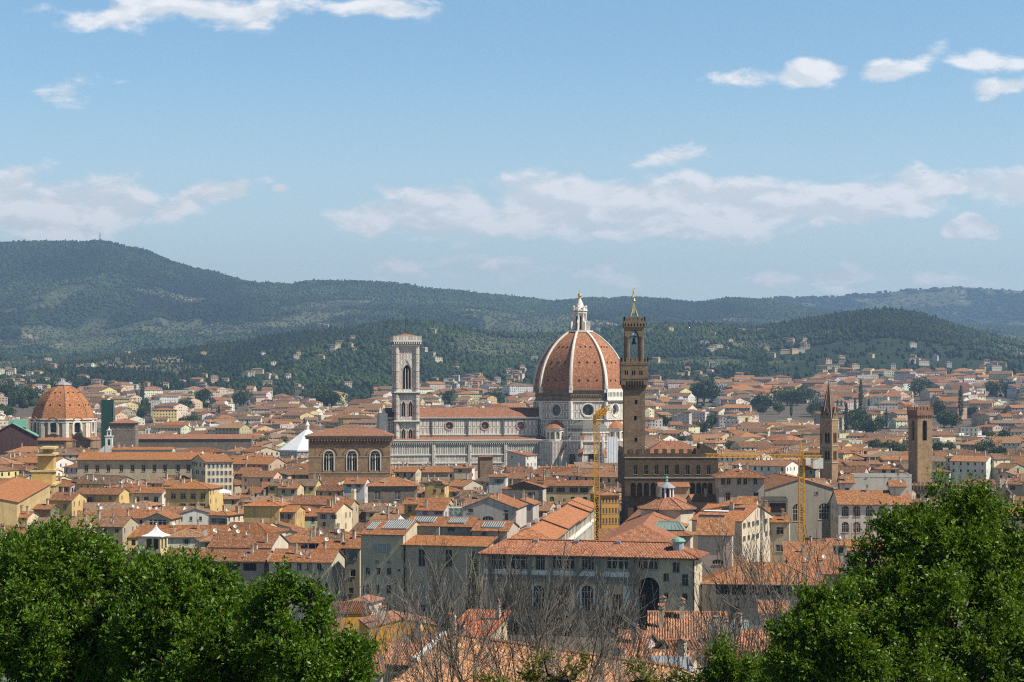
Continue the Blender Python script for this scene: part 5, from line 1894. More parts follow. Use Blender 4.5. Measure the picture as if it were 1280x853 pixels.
tb.build('battlements', [stone('red_ashlar', (.22, .12, .07), (.27, .155, .09), 1.0, .4)], bg_)
mb = MB()
mb.tube((0, cy_, zo(513)), (0, cy_, zo(480)), .09, .05, 5)
mb.build('mast', [M['iron']], bg_)
claim(bg_.location.x, Yv - 2, 16, 16, 20)
see(1138, 1168, 606, Yv)
OCC.append((1140, 1167, 508, Yv))
# battlemented palace at its foot
Yp = 880
bpl = thing('battlemented_palace', 'low tan palace wall with a row of battlements below the square tower', 'palace', (wx(1190, Yp), Yp, 0), -4)
mb = MB()
zt = wz(607, Yp)
wall(mb, (-20, 0), (1, 0), 40, 0, zt, [(3 + i * 6, 5 + i * 6, zt - 8, zt - 4, 'a') for i in range(6)], .5, 0, 0, 1)
mb.wallq((20, 0), (20, 20), 0, zt); mb.wallq((20, 20), (-20, 20), 0, zt); mb.wallq((-20, 20), (-20, 0), 0, zt)
mb.face([(-20, 0, zt), (20, 0, zt), (20, 20, zt), (-20, 20, zt)])
for i in range(21): mb.box(-20 + i * 1.9, -19 + i * 1.9, -.3, .3, zt, zt + 1.6)
for i in range(26): mb.box(-19.8 + i * 1.55, -19.3 + i * 1.55, -.5, -.01, zt - 2.2, zt - .4)
mb.box(-20.2, 20.2, -.5, -.003, zt - .4, zt)
mb.build('wall', [M['sand'], M['glass']], bpl)
claim(bpl.location.x, Yp, 40, 20, -4)
see(1150, 1240, 625, Yp)
# carved stone church front with statues among the leaves
Ys = 640
cf = thing('statued_church', 'carved brown stone church front crowned with statues, behind the right-hand tree', 'church', (wx(1254, Ys), Ys, 0), -6)
mb = MB()
Zs = lambda p: wz(p, Ys)
mb.box(-5.5, 5.5, 0, 9, 0, Zs(634))
wall(mb, (-5.5, -.03), (1, 0), 11, 8, Zs(634), [(4.2, 6.8, Zs(672), Zs(645), 'a')], 1.0, 0, 0, 1)
mb.box(-6.1, 6.1, -.7, 9, Zs(634), Zs(630))
for s in (-1, 1): mb.tube((s * 5.6, -.2, Zs(630)), (s * 1.2, -.2, Zs(612)), .7, .5, 6, cap=True)
mb.box(-2.0, 2.0, -.5, 1, Zs(630), Zs(612))
mb.build('wall', [M['brick'], M['dark']], cf)
for x, p in ((-3.6, 628), (-1.1, 610), (.9, 610), (3.9, 628), (5.3, 630)):
    b_ = MB()
    zz = Zs(p)
    b_.lathe([(.6, zz - .2), (.7, zz + .3), (.5, zz + .9), (.62, zz + 1.5), (.3, zz + 2.0), (.34, zz + 2.4), (0, zz + 2.75)], 8, 0, (x, .1))
    b_.tube((x, .1, zz + 1.5), (x + .8, -.2, zz + 1.9), .2, .14, 5, cap=True)
    b_.build('statue', [M['trim']], cf)
claim(cf.location.x, Ys, 14, 12, 0)


# ---------------------------------------------------------------- yellow tower cranes
def lattice(mb, a, b, s, n, r=.09, m=0):
    a, b = Vector(a), Vector(b)
    d = (b - a).normalized()
    e = Vector((1, 0, 0)) if abs(d.z) > .7 else Vector((0, 0, 1))
    g = d.cross(e).normalized()
    e = g.cross(d).normalized()
    cs = [(e * i + g * j) * s / 2 for i, j in ((-1, -1), (1, -1), (1, 1), (-1, 1))]
    for c_ in cs: mb.beam(tuple(a + c_), tuple(b + c_), r * 1.5, m)
    for k in range(n):
        p, q = a + (b - a) * (k / n), a + (b - a) * ((k + 1) / n)
        for i in range(4):
            c0, c1 = cs[i], cs[(i + 1) % 4]
            if k % 2: c0, c1 = c1, c0
            mb.beam(tuple(p + c0), tuple(q + c1), r, m)
            mb.beam(tuple(p + cs[i]), tuple(p + cs[(i + 1) % 4]), r, m)


Yc = 560
ca_ = thing('tower_crane', 'yellow tower crane with its raised jib seen end-on, before the cathedral apse', 'crane', (wx(746, Yc), Yc, 0), 0)
mb = MB()
lattice(mb, (0, 0, 0), (0, 0, wz(530, Yc)), 1.55, 30, .14)
mb.build('mast', [M['crane']], ca_)
mb = MB()
zt = wz(530, Yc)
mb.box(-1.1, 1.0, -1, 1, zt, zt + .7)
mb.box(-1.2, -.1, -1.3, .3, zt + .7, zt + 2.9)
mb.build('cab', [M['crane']], ca_)
mb = MB()
lattice(mb, (.2, -.5, zt + 2.2), (2.6, -14, zt + 5.3), 1.1, 9, .1)
lattice(mb, (.2, .5, zt + 2.2), (2.0, 6, zt + 4.0), 1.4, 5, .12)
mb.box(-.4, 2.9, -1.0, .2, zt + 2.6, zt + 4.1)
mb.build('jib', [M['crane']], ca_)
nt = MB()
nt.box(-.35, .35, -.35, .35, 0, wz(622, Yc))
nt.build('green_mesh', [M['netting']], ca_)
claim(ca_.location.x, Yc - 2, 4, 4, 0)
Yc = 500
cb_ = thing('tower_crane', 'yellow tower crane with a long level jib, before the grey gabled church', 'crane', (wx(1002, Yc), Yc, 0), 0)
mb = MB()
zt = wz(574, Yc)
lattice(mb, (0, 0, 0), (0, 0, zt), 1.38, 30, .14)
mb.build('mast', [M['crane']], cb_)
mb = MB()
x0 = wx(879, Yc) - cb_.location.x
x1 = wx(1028, Yc) - cb_.location.x
lattice(mb, (-.5, 0, zt + .6), (x0, -6, zt + 1.2), .9, 34, .085)
mb.build('jib', [M['crane']], cb_)
mb = MB()
lattice(mb, (.5, 0, zt + .6), (x1, 1, zt + .6), .8, 8, .08)
mb.build('counter_jib', [M['crane']], cb_)
mb = MB()
mb.box(x1 - 2.4, x1 + .3, .4, 1.6, zt - 2.6, zt + .2)
mb.build('counterweight', [M['white']], cb_)
mb = MB()
lattice(mb, (0, 0, zt), (0, 0, zt + 4.2), .8, 4, .08)
mb.beam((0, 0, zt + 4), (x0 * .62, -3.7, zt + 1.4), .06)
mb.beam((0, 0, zt + 4), (x1 - 1, 1, zt + .9), .06)
mb.build('apex', [M['crane']], cb_)
mb = MB()
mb.box(.9, 2.2, -1.7, -.3, zt - 1.6, zt + .2)
mb.build('cab', [M['white']], cb_)
mb = MB()
mb.beam((x0 * .55, -3.3, zt + .4), (x0 * .55, -3.3, zt - 5), .05)
mb.box(x0 * .55 - .25, x0 * .55 + .25, -3.5, -3.1, zt - 5.7, zt - 5)
mb.build('hook', [M['iron']], cb_)
claim(cb_.location.x, Yc - 2, 4, 4, 0)
# ---------------------------------------------------------------- houses placed one by one from the photograph
def hp(pl, pr, ye, z, name='house', z0=0.0, rot=-8, d=11, roof='gx', pitch=.32, col=(.52, .44, .32), rc=0, vis=10, cat='house', front_y=None, Y=None, desc=None, label=None, **k):
    """front wall from column pl to pr, eaves at row ye, eaves z metres above the street"""
    Y = Y or yfor(ye, z)
    z = wz(ye, Y)
    pc = (pl + pr) / 2
    th = R(rot)
    w = (pr - pl) / F * Y / (math.cos(th) + math.sin(th) * (pc - 640) / F)
    X = wx(pc, Y)
    r, zr = house(name, X, Y, w, d, z - z0, rot, roof, pitch, col, RT[rc] if isinstance(rc, int) else rc, label, cat, None, z0=z0, **k)
    claim(X, Y, w, d, rot, .3)
    see(pl - 1, pr + 1, ye + vis, Y)
    OCC.append((pl, pr, proj(X, Y, zr + z0)[1], Y))
    HANDS.append((r, pc, ye, Y, w, desc, roof))
    return r


def orow(pcs, pl, w, z0, z1, pr=None, sh='r', st=None):
    """openings at picture columns pcs on a front wall that starts at column pl; needs scale px->m"""
    return pcs, z0, z1, w, sh, st


def front_ops(pl, pr, ye, z, rows, rot=-8, Y=None):
    """rows = list of (columns, sill row, head row, width px, shape, style)"""
    Y = Y or yfor(ye, z)
    th = R(rot)
    pc = (pl + pr) / 2
    w = (pr - pl) / F * Y / (math.cos(th) + math.sin(th) * (pc - 640) / F)
    out = []
    for row in rows:
        cols, y1, y0, wp = row[:4]
        sh = row[4] if len(row) > 4 else 'r'
        st = row[5] if len(row) > 5 else None
        for c in cols:
            a = (c - pl) / (pr - pl) * w
            ww = wp / F * Y
            za, zb_ = wz(y1, Y), wz(y0, Y)
            q = (max(.1, a - ww / 2), min(w - .1, a + ww / 2), za, zb_, sh)
            out.append(q + ((st,) if st else ()))
    return out


def hw(pl, pr, ye, z, rows, rot=-8, Y=None, z0=0.0, **k):
    ops = [(a, b, c - z0, e - z0, *r) for a, b, c, e, *r in front_ops(pl, pr, ye, z, rows, rot, Y)]
    return hp(pl, pr, ye, z, rot=rot, Y=Y, z0=z0, ops=ops, **k)


YEL, OCH, CRM, WHT, LIL, GRY, STN, TAN, SHD = (.62, .44, .17), (.52, .29, .07), (.60, .50, .33), (.66, .62, .54), (.52, .47, .46), (.42, .38, .32), (.20, .165, .125), (.46, .36, .24), (.50, .45, .35)
ORG, BRN = (.43, .165, .06), (.26, .115, .065)
# -- left
hw(41, 64, 636, 14, [], rot=-9, d=8, pitch=.34, col=STN, wmat='rubble', chim=1, rops=[], desc='dark rubble stone tower house')
hw(14, 35, 646.5, 13, [((22, 29), 650.5, 648, 3)], rot=-9, d=10, col=CRM, desc='low cream house with two small windows')
hw(91, 151, 617.5, 17, [((100, 111), 628, 621, 6, 'r', 'oy'), ((139,), 625, 620, 4, 'r', 'n'), ((101, 119, 140), 640, 634.5, 5, 'r', 'oy')], rot=-10, d=12, pitch=.33, col=YEL, rc=2, desc='long yellow house with blue-grey shutters')
hw(60, 91, 625, 16, [((82,), 636, 630, 5, 'r', 'cy'), ((70,), 635, 631, 3)], rot=-10, d=14, pitch=.36, col=(.55, .40, .18), rc=2, desc='ochre house wing with plum-brown roof')
hw(159, 204, 616, 17, [((171, 183, 196), 628, 621, 6, 'r', 'n')], rot=-9, d=12, col=WHT, rc=0, desc='whitish house with wide dark windows')
r_ = hw(205, 263, 610.5, 20, [((215.6, 228.7, 241.9, 255), 624, 617, 6, 'r', 'sy'), ((255, 242, 229), 637, 630, 6, 'r', 'sy')], rot=-10, d=16, roof='hip', pitch=.26, col=YEL, rc=3, vis=24, cat='palazzo', name='palazzo', chim=2, desc='yellow palazzo with stone framed windows')
hw(180, 213, 648, 15, [((197,), 660, 648.3, 24, 'r', 'n')], rot=-6, d=13, roof='gy', pitch=.42, col=TAN, rc=0, desc='gabled workshop with a wide dark glazed front')
hw(259, 285, 643.5, 16, [((267,), 654, 648, 5, 'r', 'oy'), ((279,), 655, 648, 7, 'r', 'oy')], rot=-22, d=16, roof='hip', pitch=.3, col=(.62, .52, .38), rc=3, desc='white corner house with a sunlit blank flank')
hw(311, 370, 639.5, 18, [((313, 327, 336, 344.5, 353, 362), 649, 642, 4.5, 'r', 'oy'), ((327, 345), 659, 654, 4)], rot=-6, d=14, pitch=.22, col=(.55, .38, .16), rc=3, desc='long ochre house with a row of grey shutters')
hw(304, 350, 632, 20, [], rot=-6, d=14, roof='hip', pitch=.3, col=YEL, rc=ORG, vis=3, desc='house with bright orange hip roof')
hw(258, 340, 683.5, 16, [((270, 290, 310, 330), 688, 685.5, 4)], rot=-9, d=17, pitch=.36, col=(.58, .50, .40), rc=2, vis=4, lops=[], rops=[(7, 8.6, 10.5, 13.5, 'a')], desc='barn-like house with wide brown roof and white gable')
lg = [((207 + i * 21.5,), 713, 703.5, 17, 'r', 'v') for i in range(6)]
hw(200, 333, 700, 15, lg, rot=-9, d=12, pitch=.36, col=(.36, .30, .23), rc=2, vis=20, desc='long low house with dark open loggia under its roof')
hw(334.5, 416, 701.5, 15.5, [((361, 374, 387, 400), 713.5, 704, 6, 'r', 'n'), ((361, 374, 387, 400, 410), 735, 727, 6, 'r', 'n'), ((345,), 712, 703, 5)], rot=-9, d=13, pitch=.36, col=SHD, rc=0, vis=40, desc='pale house with regular dark windows and broad roof')
hw(384, 405, 678, 17, [((390, 399), 686, 680, 8, 'r', 'v')], rot=-9, d=8, pitch=.3, col=WHT, rc=0, desc='small roof loggia block')
hw(397, 430, 685, 16.5, [((404, 412, 420), 689, 686.5, 5, 'r', 'n')], rot=-9, d=10, pitch=.36, col=(.60, .53, .40), rc=0, desc='cream house with sunlit gable end')
hw(431, 450, 684.5, 17, [((441,), 699, 689, 12, 'r', 'cy'), ((441,), 721, 712, 7, 'r', 'n'), ((439,), 742, 735, 6)], rot=-13, d=9, roof='shed', pitch=.34, col=(.46, .40, .27), rc=0, vis=55, desc='narrow tall house with one wide shuttered window')
hw(396, 420, 640, 18, [((404, 417), 649, 643, 4.5, 'r', 'oy'), ((405,), 658, 653, 4)], rot=-16, d=15, pitch=.34, col=(.60, .51, .34), rc=0, vis=22, desc='cream house with bright blank end wall')
hw(438.5, 443, 615, 21, [], rot=-8, d=3, roof='flat', col=(.64, .54, .36), vis=40, chim=0, rops=[], lops=[], desc='slim cream chimney-like stair turret')
hw(408, 438, 632.5, 19, [((420, 430), 638, 635, 4)], rot=-10, d=11, pitch=.32, col=TAN, rc=0, vis=6, desc='tan house with plain tiled roof')
hw(362, 412, 630, 17, [], rot=-9, d=16, pitch=.30, col=TAN, rc=2, vis=3, desc='wide flat brown roof with white attic')
hw(429.5, 456, 604.5, 19, [((436, 448), 609, 605.5, 6, 'r', 'n')], rot=-6, d=13, pitch=.32, col=(.58, .55, .52), rc=0, vis=17, desc='whitish house with dark attic windows')
hw(347, 372, 610, 17, [((354, 366), 617, 612, 4)], rot=-8, d=11, pitch=.3, col=(.58, .47, .28), rc=0, desc='yellowish house with twin windows')
hw(460, 521, 607, 20, [((472, 497), 625, 614, 7, 's', 'n')], rot=4, d=17, roof='hip', pitch=.34, col=(.16, .145, .125), wmat='rubble', rc=1, vis=22, cat='palazzo', name='palazzo', chim=1, desc='dark grey rusticated stone palace')
hw(531, 556, 605.5, 19, [((549,), 607.5, 601.6, 9, 'a', 'n'), ((543, 553), 616, 612, 4)], rot=-8, d=10, roof='gy', pitch=.36, col=YEL, rc=0, vis=14, desc='yellow gabled house with round arched attic window')
hw(505, 560, 630, 18.5, [((512, 524), 641, 633, 5, 'r', 'n')], rot=-8, d=11, pitch=.3, col=(.56, .39, .12), rc=0, vis=11, desc='mustard yellow house with deep eaves')
hw(519.5, 555, 637.5, 17, [((531,), 648, 639, 6, 'r', 'cy'), ((546, 551), 643, 639.5, 3), ((528, 548), 655, 649, 4), ((539,), 655, 650, 3)], rot=-12, d=12, pitch=.34, col=LIL, rc=0, vis=20, desc='lilac-grey house with mixed small windows')
hw(578, 645, 634.5, 21, [((588,), 641, 636.5, 6), ((610,), 653, 645.5, 14, 's', 'n'), ((633,), 640.5, 637.5, 5), ((633,), 650, 642, 4)], rot=-9, d=22, roof='gy', pitch=.38, col=(.50, .45, .40), rc=0, vis=24, cat='palazzo', name='hall', rops=[], lops=[], desc='pale grey hall with broad gable and low arched window')
hw(611, 632, 595.5, 20, [((624,), 604, 599, 6, 'r', 'oy')], rot=-5, d=12, roof='hip', pitch=.34, col=(.60, .56, .48), rc=0, vis=16, desc='whitish tower house with one shuttered window')
hw(627.5, 673, 611, 20, [((664.5,), 619.5, 615.5, 4)], rot=-10, d=19, roof='hip', pitch=.32, col=(.50, .45, .38), rc=0, vis=16, chim=1, rops=[], desc='grey-beige block with hip roof and one tiny window')
hw(635, 666, 630, 20, [((640, 655), 630.5, 628, 5)], rot=-9, d=14, roof='gy', pitch=.36, col=(.46, .40, .36), rc=3, vis=8, rops=[], desc='small gabled annexe with sunlit flank')
hw(680, 741, 607, 18, [((686, 701, 717, 730), 615.5, 609.5, 5, 'r', 'og'), ((690, 716, 731), 627, 621, 6, 'a', 'n')], rot=-5, d=13, pitch=.28, col=(.58, .47, .26), rc=2, vis=22, cat='palazzo', name='palazzo', desc='cream palazzo with four green shuttered windows')
oc_rows = [([754 + i * 4.0 for i in range(6)], y + 7, y, 2.2, 'r', 'n') for y in (622, 635, 648)]
hw(751.5, 774.5, 618.5, 20, oc_rows, rot=14, d=14, roof='hip', pitch=.26, col=OCH, rc=1, vis=44, cat='palazzo', name='palazzo', desc='deep ochre palazzo with three rows of small windows')
hw(568, 590, 585, 20, [((575,), 591, 587, 4)], rot=4, d=10, roof='hip', pitch=.3, col=TAN, rc=0, vis=6, desc='small tan block with hip roof', Y=840)
hw(600, 616, 571, 25, [], rot=8, d=9, roof='hip', pitch=.05, col=(.22, .16, .11), wmat='brick', rc=0, vis=20, Y=905, chim=0, rops=[], lops=[], desc='blank brown brick tower stump')
hw(634, 657, 569, 24, [((640,), 573, 570, 2)], rot=-30, d=12, roof='shedr', pitch=.2, col=(.56, .53, .48), rc=0, vis=15, Y=960, desc='white block with steep grey flank below the cathedral')
hw(528, 562, 590, 19, [], rot=4, d=16, pitch=.3, col=(.48, .38, .24), rc=0, vis=8, desc='long tan house with double-pitched roofs')
# -- right of the centre
lw = [((904, 911, 924, 931.5, 944), 606, 597, 5, 'r', 'n'), ((910, 945), 627, 616, 6, 'r', 'sy')]
hw(899, 955, 595, 24, lw, rot=-2, d=15, roof='hip', pitch=.34, col=(.42, .38, .32), rc=2, vis=34, Y=560, cat='palazzo', name='palazzo', ov=1.4, desc='grey palazzo with dark top loggia beside the fortress')
gY = 575
hw(955, 1048, 612, 26, [((997,), 652, 630, 13, 'a', 'n'), ((1031,), 650, 629.5, 14, 'a', 'n'), ((1021.5,), 619, 615, 2.5)], rot=6, d=34, roof='gy', pitch=.30, col=(.36, .32, .26), rc=2, vis=60, Y=gY, cat='church', name='gabled_church', rops=[], lops=[], chim=0, base=0, desc='large grey gabled church with arched windows')
ar = [((1057, 1071, 1086.5, 1102), 646, 632.5, 9, 'a', 'n'), ((1057, 1071, 1086.5, 1102), 666, 652.5, 9, 'a', 'n')]
hw(1048.5, 1114, 630, 23, ar, rot=-3, d=19, pitch=.36, col=(.60, .55, .47), rc=1, vis=36, Y=545, cat='palazzo', name='palazzo', chim=1, base=0, desc='white palazzo with two rows of round arched windows')
hw(1114, 1140, 630, 23, [((1121, 1131), 646, 633, 9, 'r', 'v')], rot=-3, d=19, pitch=.36, col=(.36, .31, .26), rc=1, vis=20, Y=546, desc='brown loggia house joined to the white arched palazzo')
hw(1051, 1067, 603, 30, [((1059,), 614.5, 610, 5, 'r', 'cb')], rot=-6, d=11, pitch=.36, col=(.62, .58, .50), rc=1, vis=12, Y=556, desc='small white attic block with one brown shutter')
hw(1068, 1139, 597, 29, [((1083,), 598, 595.5, 3), ((1113,), 598, 595.5, 3)], rot=-3, d=10, roof='flat', col=(.62, .57, .49), rc=1, vis=12, Y=572, desc='long white flat-topped attic')
hw(1113, 1132, 607.5, 28, [], rot=-6, d=8, pitch=.32, col=(.60, .55, .46), rc=1, vis=6, Y=552, desc='little white dormer house')
hw(1097, 1124, 586, 22, [((1105, 1116), 592, 588, 5, 'r', 'v')], rot=-3, d=10, roof='hip', pitch=.3, col=(.58, .50, .40), rc=0, vis=7, Y=690, desc='open roof terrace house with small tiled cap')
hw(942, 961, 641, 24, [((952,), 650, 643, 9, 'r', 'n'), ((952,), 667, 659, 9, 'r', 'n'), ((952,), 690, 680, 9, 'r', 'n')], rot=-10, d=8, pitch=.3, col=(.50, .42, .29), rc=1, vis=45, Y=520, desc='narrow beige house with three stacked dark windows')
hw(962, 986, 652, 22, [((975,), 668, 659, 9, 'r', 'n'), ((975,), 690, 681, 10, 'r', 'n')], rot=-10, d=8, pitch=.34, col=(.56, .47, .32), rc=3, vis=45, Y=510, desc='beige house with lean-to tiles and two wide windows')
hw(953, 984, 626.5, 26, [((972,), 641, 629, 20, 'r', 'v')], rot=-6, d=8, roof='flat', col=(.20, .18, .155), rc=0, vis=14, Y=535, desc='dark glazed rooftop gallery before the gabled church')
hw(921, 943, 633, 27, [], rot=-12, d=14, pitch=.34, col=(.60, .51, .36), rc=1, vis=60, Y=520, rops=[], desc='tall blank cream house with sunlit wall')
hw(894, 944, 633, 27, [], rot=-14, d=11, roof='hip', pitch=.34, col=(.52, .45, .34), rc=1, vis=5, Y=545, desc='house with broad hip roof behind the skylights')
hw(1035, 1058, 681, 14.5, [((1042, 1051), 692, 684, 6, 'r', 'n')], rot=-6, d=9, pitch=.3, col=(.55, .50, .42), rc=1, vis=20, desc='small greyish house behind bare branches')
hw(988, 1050, 716, 12, [], rot=-6, d=18, pitch=.4, col=TAN, rc=(.36, .145, .06), vis=4, desc='house with bright red-orange roof behind bare branches')
hw(984, 1040, 700, 13, [], rot=-6, d=12, roof='shed', pitch=.3, col=(.30, .25, .2), rc=(.32, .14, .065), vis=4, desc='low red roofed shed below the grey church')
# left far blocks
sz = [((109, 122.5, 136, 152, 166, 179.5, 193, 206, 222, 235, 249), 590, 581.5, 4.4, 'r', 'sy'), ((109, 122.5, 136, 152, 166, 179.5, 193, 206, 222, 235, 249), 606, 600, 4.4, 'r', 'sy')]
hw(98, 260, 574, 26, sz, rot=2, d=22, roof='gx', pitch=.24, col=(.52, .44, .30), rc=3, vis=21, cat='palazzo', name='palazzo', chim=0, ov=1.2, desc='huge long cream palazzo with eleven framed windows')
hw(140, 215, 562, 28, [], rot=2, d=10, pitch=.2, col=(.60, .56, .46), rc=3, vis=4, Y=935, desc='pale gallery block on the back of the long palazzo')
hw(259, 289, 577, 26, [([263 + i * 4.6 for i in range(6)], y + 5, y, 1.9, 'r', 'oy') for y in (580, 589, 598, 607)], rot=24, d=24, pitch=.22, col=(.60, .52, .37), rc=1, vis=42, cat='palazzo', name='palazzo', base=0, desc='tall sunlit cream street front with many shutters')
# ochre church and its long street side on the far left
ch = thing('yellow_church', 'tall ochre yellow church front seen from its side, with scrolls and pilasters', 'church', (wx(58, 785), 785, 0), 9)
mb = MB()
for (x0, x1, y0, y1, p0, p1) in ((-9, 2, 0, 26, 850, 612), (-6.5, 2.2, 3, 22, 612, 594), (-4.2, 2.4, 6, 18, 594, 573), (-2.4, 2.0, 9, 15, 573, 565)):
    mb.box(x0, x1, y0, y1, max(0, wz(p0, 760)), wz(p1, 760), 0)
for y0 in (1, 7, 13, 19, 24): mb.box(2.0, 2.9, y0, y0 + 1.6, 0, wz(612, 760), 1)
for p, e in ((612, 1.2), (594, 1.0), (573, .9), (564.5, .8)): mb.box({612: -9.4, 594: -7, 573: -4.7, 564.5: -2.9}[p], 2.4 + e, -.6 if p == 612 else 2.6, 26.6 if p == 612 else 22, wz(p, 760), wz(p, 760) + .8, 1)
mb.box(-7.5, 3.4, -1.2, -.05, wz(618, 760), wz(614, 760), 1)
for x in (-4, -1, 1.6): mb.box(x - .5, x + .5, -.7, -.03, 0, wz(618, 760), 1)
mb.build('wall', [plain('ochre_plaster', (.50, .33, .11), .9, .2, .4), plain('ochre_stone', (.56, .42, .20), .9, .2, .6)], ch)
claim(ch.location.x, 783, 16, 30, 9)
see(40, 86, 640, 782)
OCC.append((44, 72, 562, 760))
for (pl, pr, ye, Yq, dd, de) in ((-70, 17, 628, 640, 128, 'ochre palazzo with long row of windows on its sunlit side'),):
    hw(pl, pr, ye, 0, [], rot=9, d=dd, roof='gy', pitch=.2, col=(.58, .43, .20), rc=ORG, vis=30, Y=Yq, cat='palazzo', name='palazzo', rops=[(1.5 + i * 4, 2.6 + i * 4, wz(ye, Yq) - 3.2 - r * 4.6, wz(ye, Yq) - .9 - r * 4.6) for i in range(int(dd / 4) - 1) for r in range(3)], base=0, desc=de)

# ---------------------------------------------------------------- the gallery palace on the river
ug = thing('gallery_palace', 'long grey riverside palace with glazed top loggia and big dark arches', 'palace', (wx(866.6, 425), 425, 0), -15)
L = 50.0
xof = lambda p: lx(ug, p, 0)
zof = lambda p, px=735: lz(ug, xof(px), 0, p)
zt = 19.2
xl = xof(605)
mb = MB()
D = 12.9
ops = []
def opn(c, wp, y1, y0, sh='r', st='n', lst=None):
    x = xof(c)
    sc_ = (xof(c + 1) - xof(c - 1)) / 2
    q = (x - wp / 2 * sc_ - xl, x + wp / 2 * sc_ - xl, lz(ug, x, 0, y1), lz(ug, x, 0, y0), sh, st)
    (ops if lst is None else lst).append(q)
for c, wp in ((622, 22), (650, 26), (675, 12), (703, 33), (734.5, 16), (772, 30), (810, 28)): opn(c, wp, 713, 693 if c < 760 else 695, 'r', 'n')
for c in (673, 703.5, 734): opn(c, 15, 763 if c < 730 else 764, 732, 'a', 'n')
for c in (632, 772.5): opn(c, 14, 763, 743, 'r', 'n')
for c, wp in ((704.5, 31), (770, 27), (634, 27)): opn(c, wp, 815, 769, 'a', 'v')
opn(811, 26, 792, 722, 'a', 'v')
for c, wp, y1, y0 in ((845, 9, 716, 703), (832.5, 7, 727, 717), (856, 8, 733, 718), (832.5, 6, 749, 741), (856, 7, 750, 742), (832.5, 6, 770, 763), (856, 7, 772, 764)): opn(c, wp, y1, y0, 'r', 'n')
wall(mb, (xl, 0), (1, 0), -xl, -2, zt, [o_[:5] for o_ in ops], .7, 0, 0, 1)
ro_ = [(4.5, 5.4, 15.5, 18.0), (8.6, 9.4, 13, 15)]
wall(mb, (0, 0), (0, 1), D, -2, zt, ro_, .4, 2, 2, 1)
mb.wallq((0, D), (xl, D), -2, zt)
mb.wallq((xl, D), (xl, 0), -2, zt)
mb.build('wall', [M['wall'], M['dark'], M['wall']], ug, color=(.50, .42, .30))
for o_ in ops:
    if o_[5] == 'n' and o_[3] > 13: put('window', window_mesh(o_[1] - o_[0], o_[3] - o_[2], 'n', o_[4], .5), ug, None, (xl + o_[0], 0, o_[2]))
    elif o_[5] == 'n': put('window', window_mesh(o_[1] - o_[0], o_[3] - o_[2], 'n', o_[4], .45), ug, None, (xl + o_[0], 0, o_[2]))
tr = MB()
def tband(c0, c1, y0, y1, pr_, m): tr.box(xof(c0), xof(c1), -pr_, -.004, lz(ug, xof((c0 + c1) / 2), 0, y1), lz(ug, xof((c0 + c1) / 2), 0, y0), m)
zA = lambda p: lz(ug, xof(720), 0, p)
x825 = xof(797)
tr.box(xl, x825, -.12, -.004, zA(720), zA(714), 1)                 # pale parapet
tr.box(xl, x825, -.75, -.004, zA(728), zA(723.5), 0)               # dark ledge
tr.box(xl, x825, -.45, -.004, zA(723.5), zA(721), 2)
tr.box(xl, x825, -.55, -.004, zA(766.5), zA(763.6), 2)
tr.box(xl, 0, -.5, -.004, zt - .5, zt - .02, 2)
for c in (613, 637, 662, 689, 721, 747, 752, 790, 796):
    s = .5
    tr.box(xof(c) - s, xof(c) + s, -.34, -.005, zA(720.9), zA(692), 2)
    tr.box(xof(c) - s, xof(c) + s, -.32, -.005, zA(763.5), zA(728.2), 2)
    tr.box(xof(c) - s * 1.2, xof(c) + s * 1.2, -.36, -.005, -2, zA(766.6), 2)
for c0, c1 in ((664, 688), (691, 719), (724, 745), (754, 788)):
    for a, b in ((c0 + 1, c0 + (3 if c0 != 754 else 9)), (c1 - (3 if c0 != 754 else 9), c1 - 1)): tr.box(xof(a), xof(b), -.1, -.006, zA(760), zA(731), 1)
tr.build('stone_trim', [M['serena'], M['white'], M['serena']], ug)
rb = MB()
rg = 21.9
xa, xb = xl - 1, 1.6
A, B = (xof(585) if False else xl + 4, 7.5, rg), (-7.0, 7.5, rg)
ROOF_NEAR = []


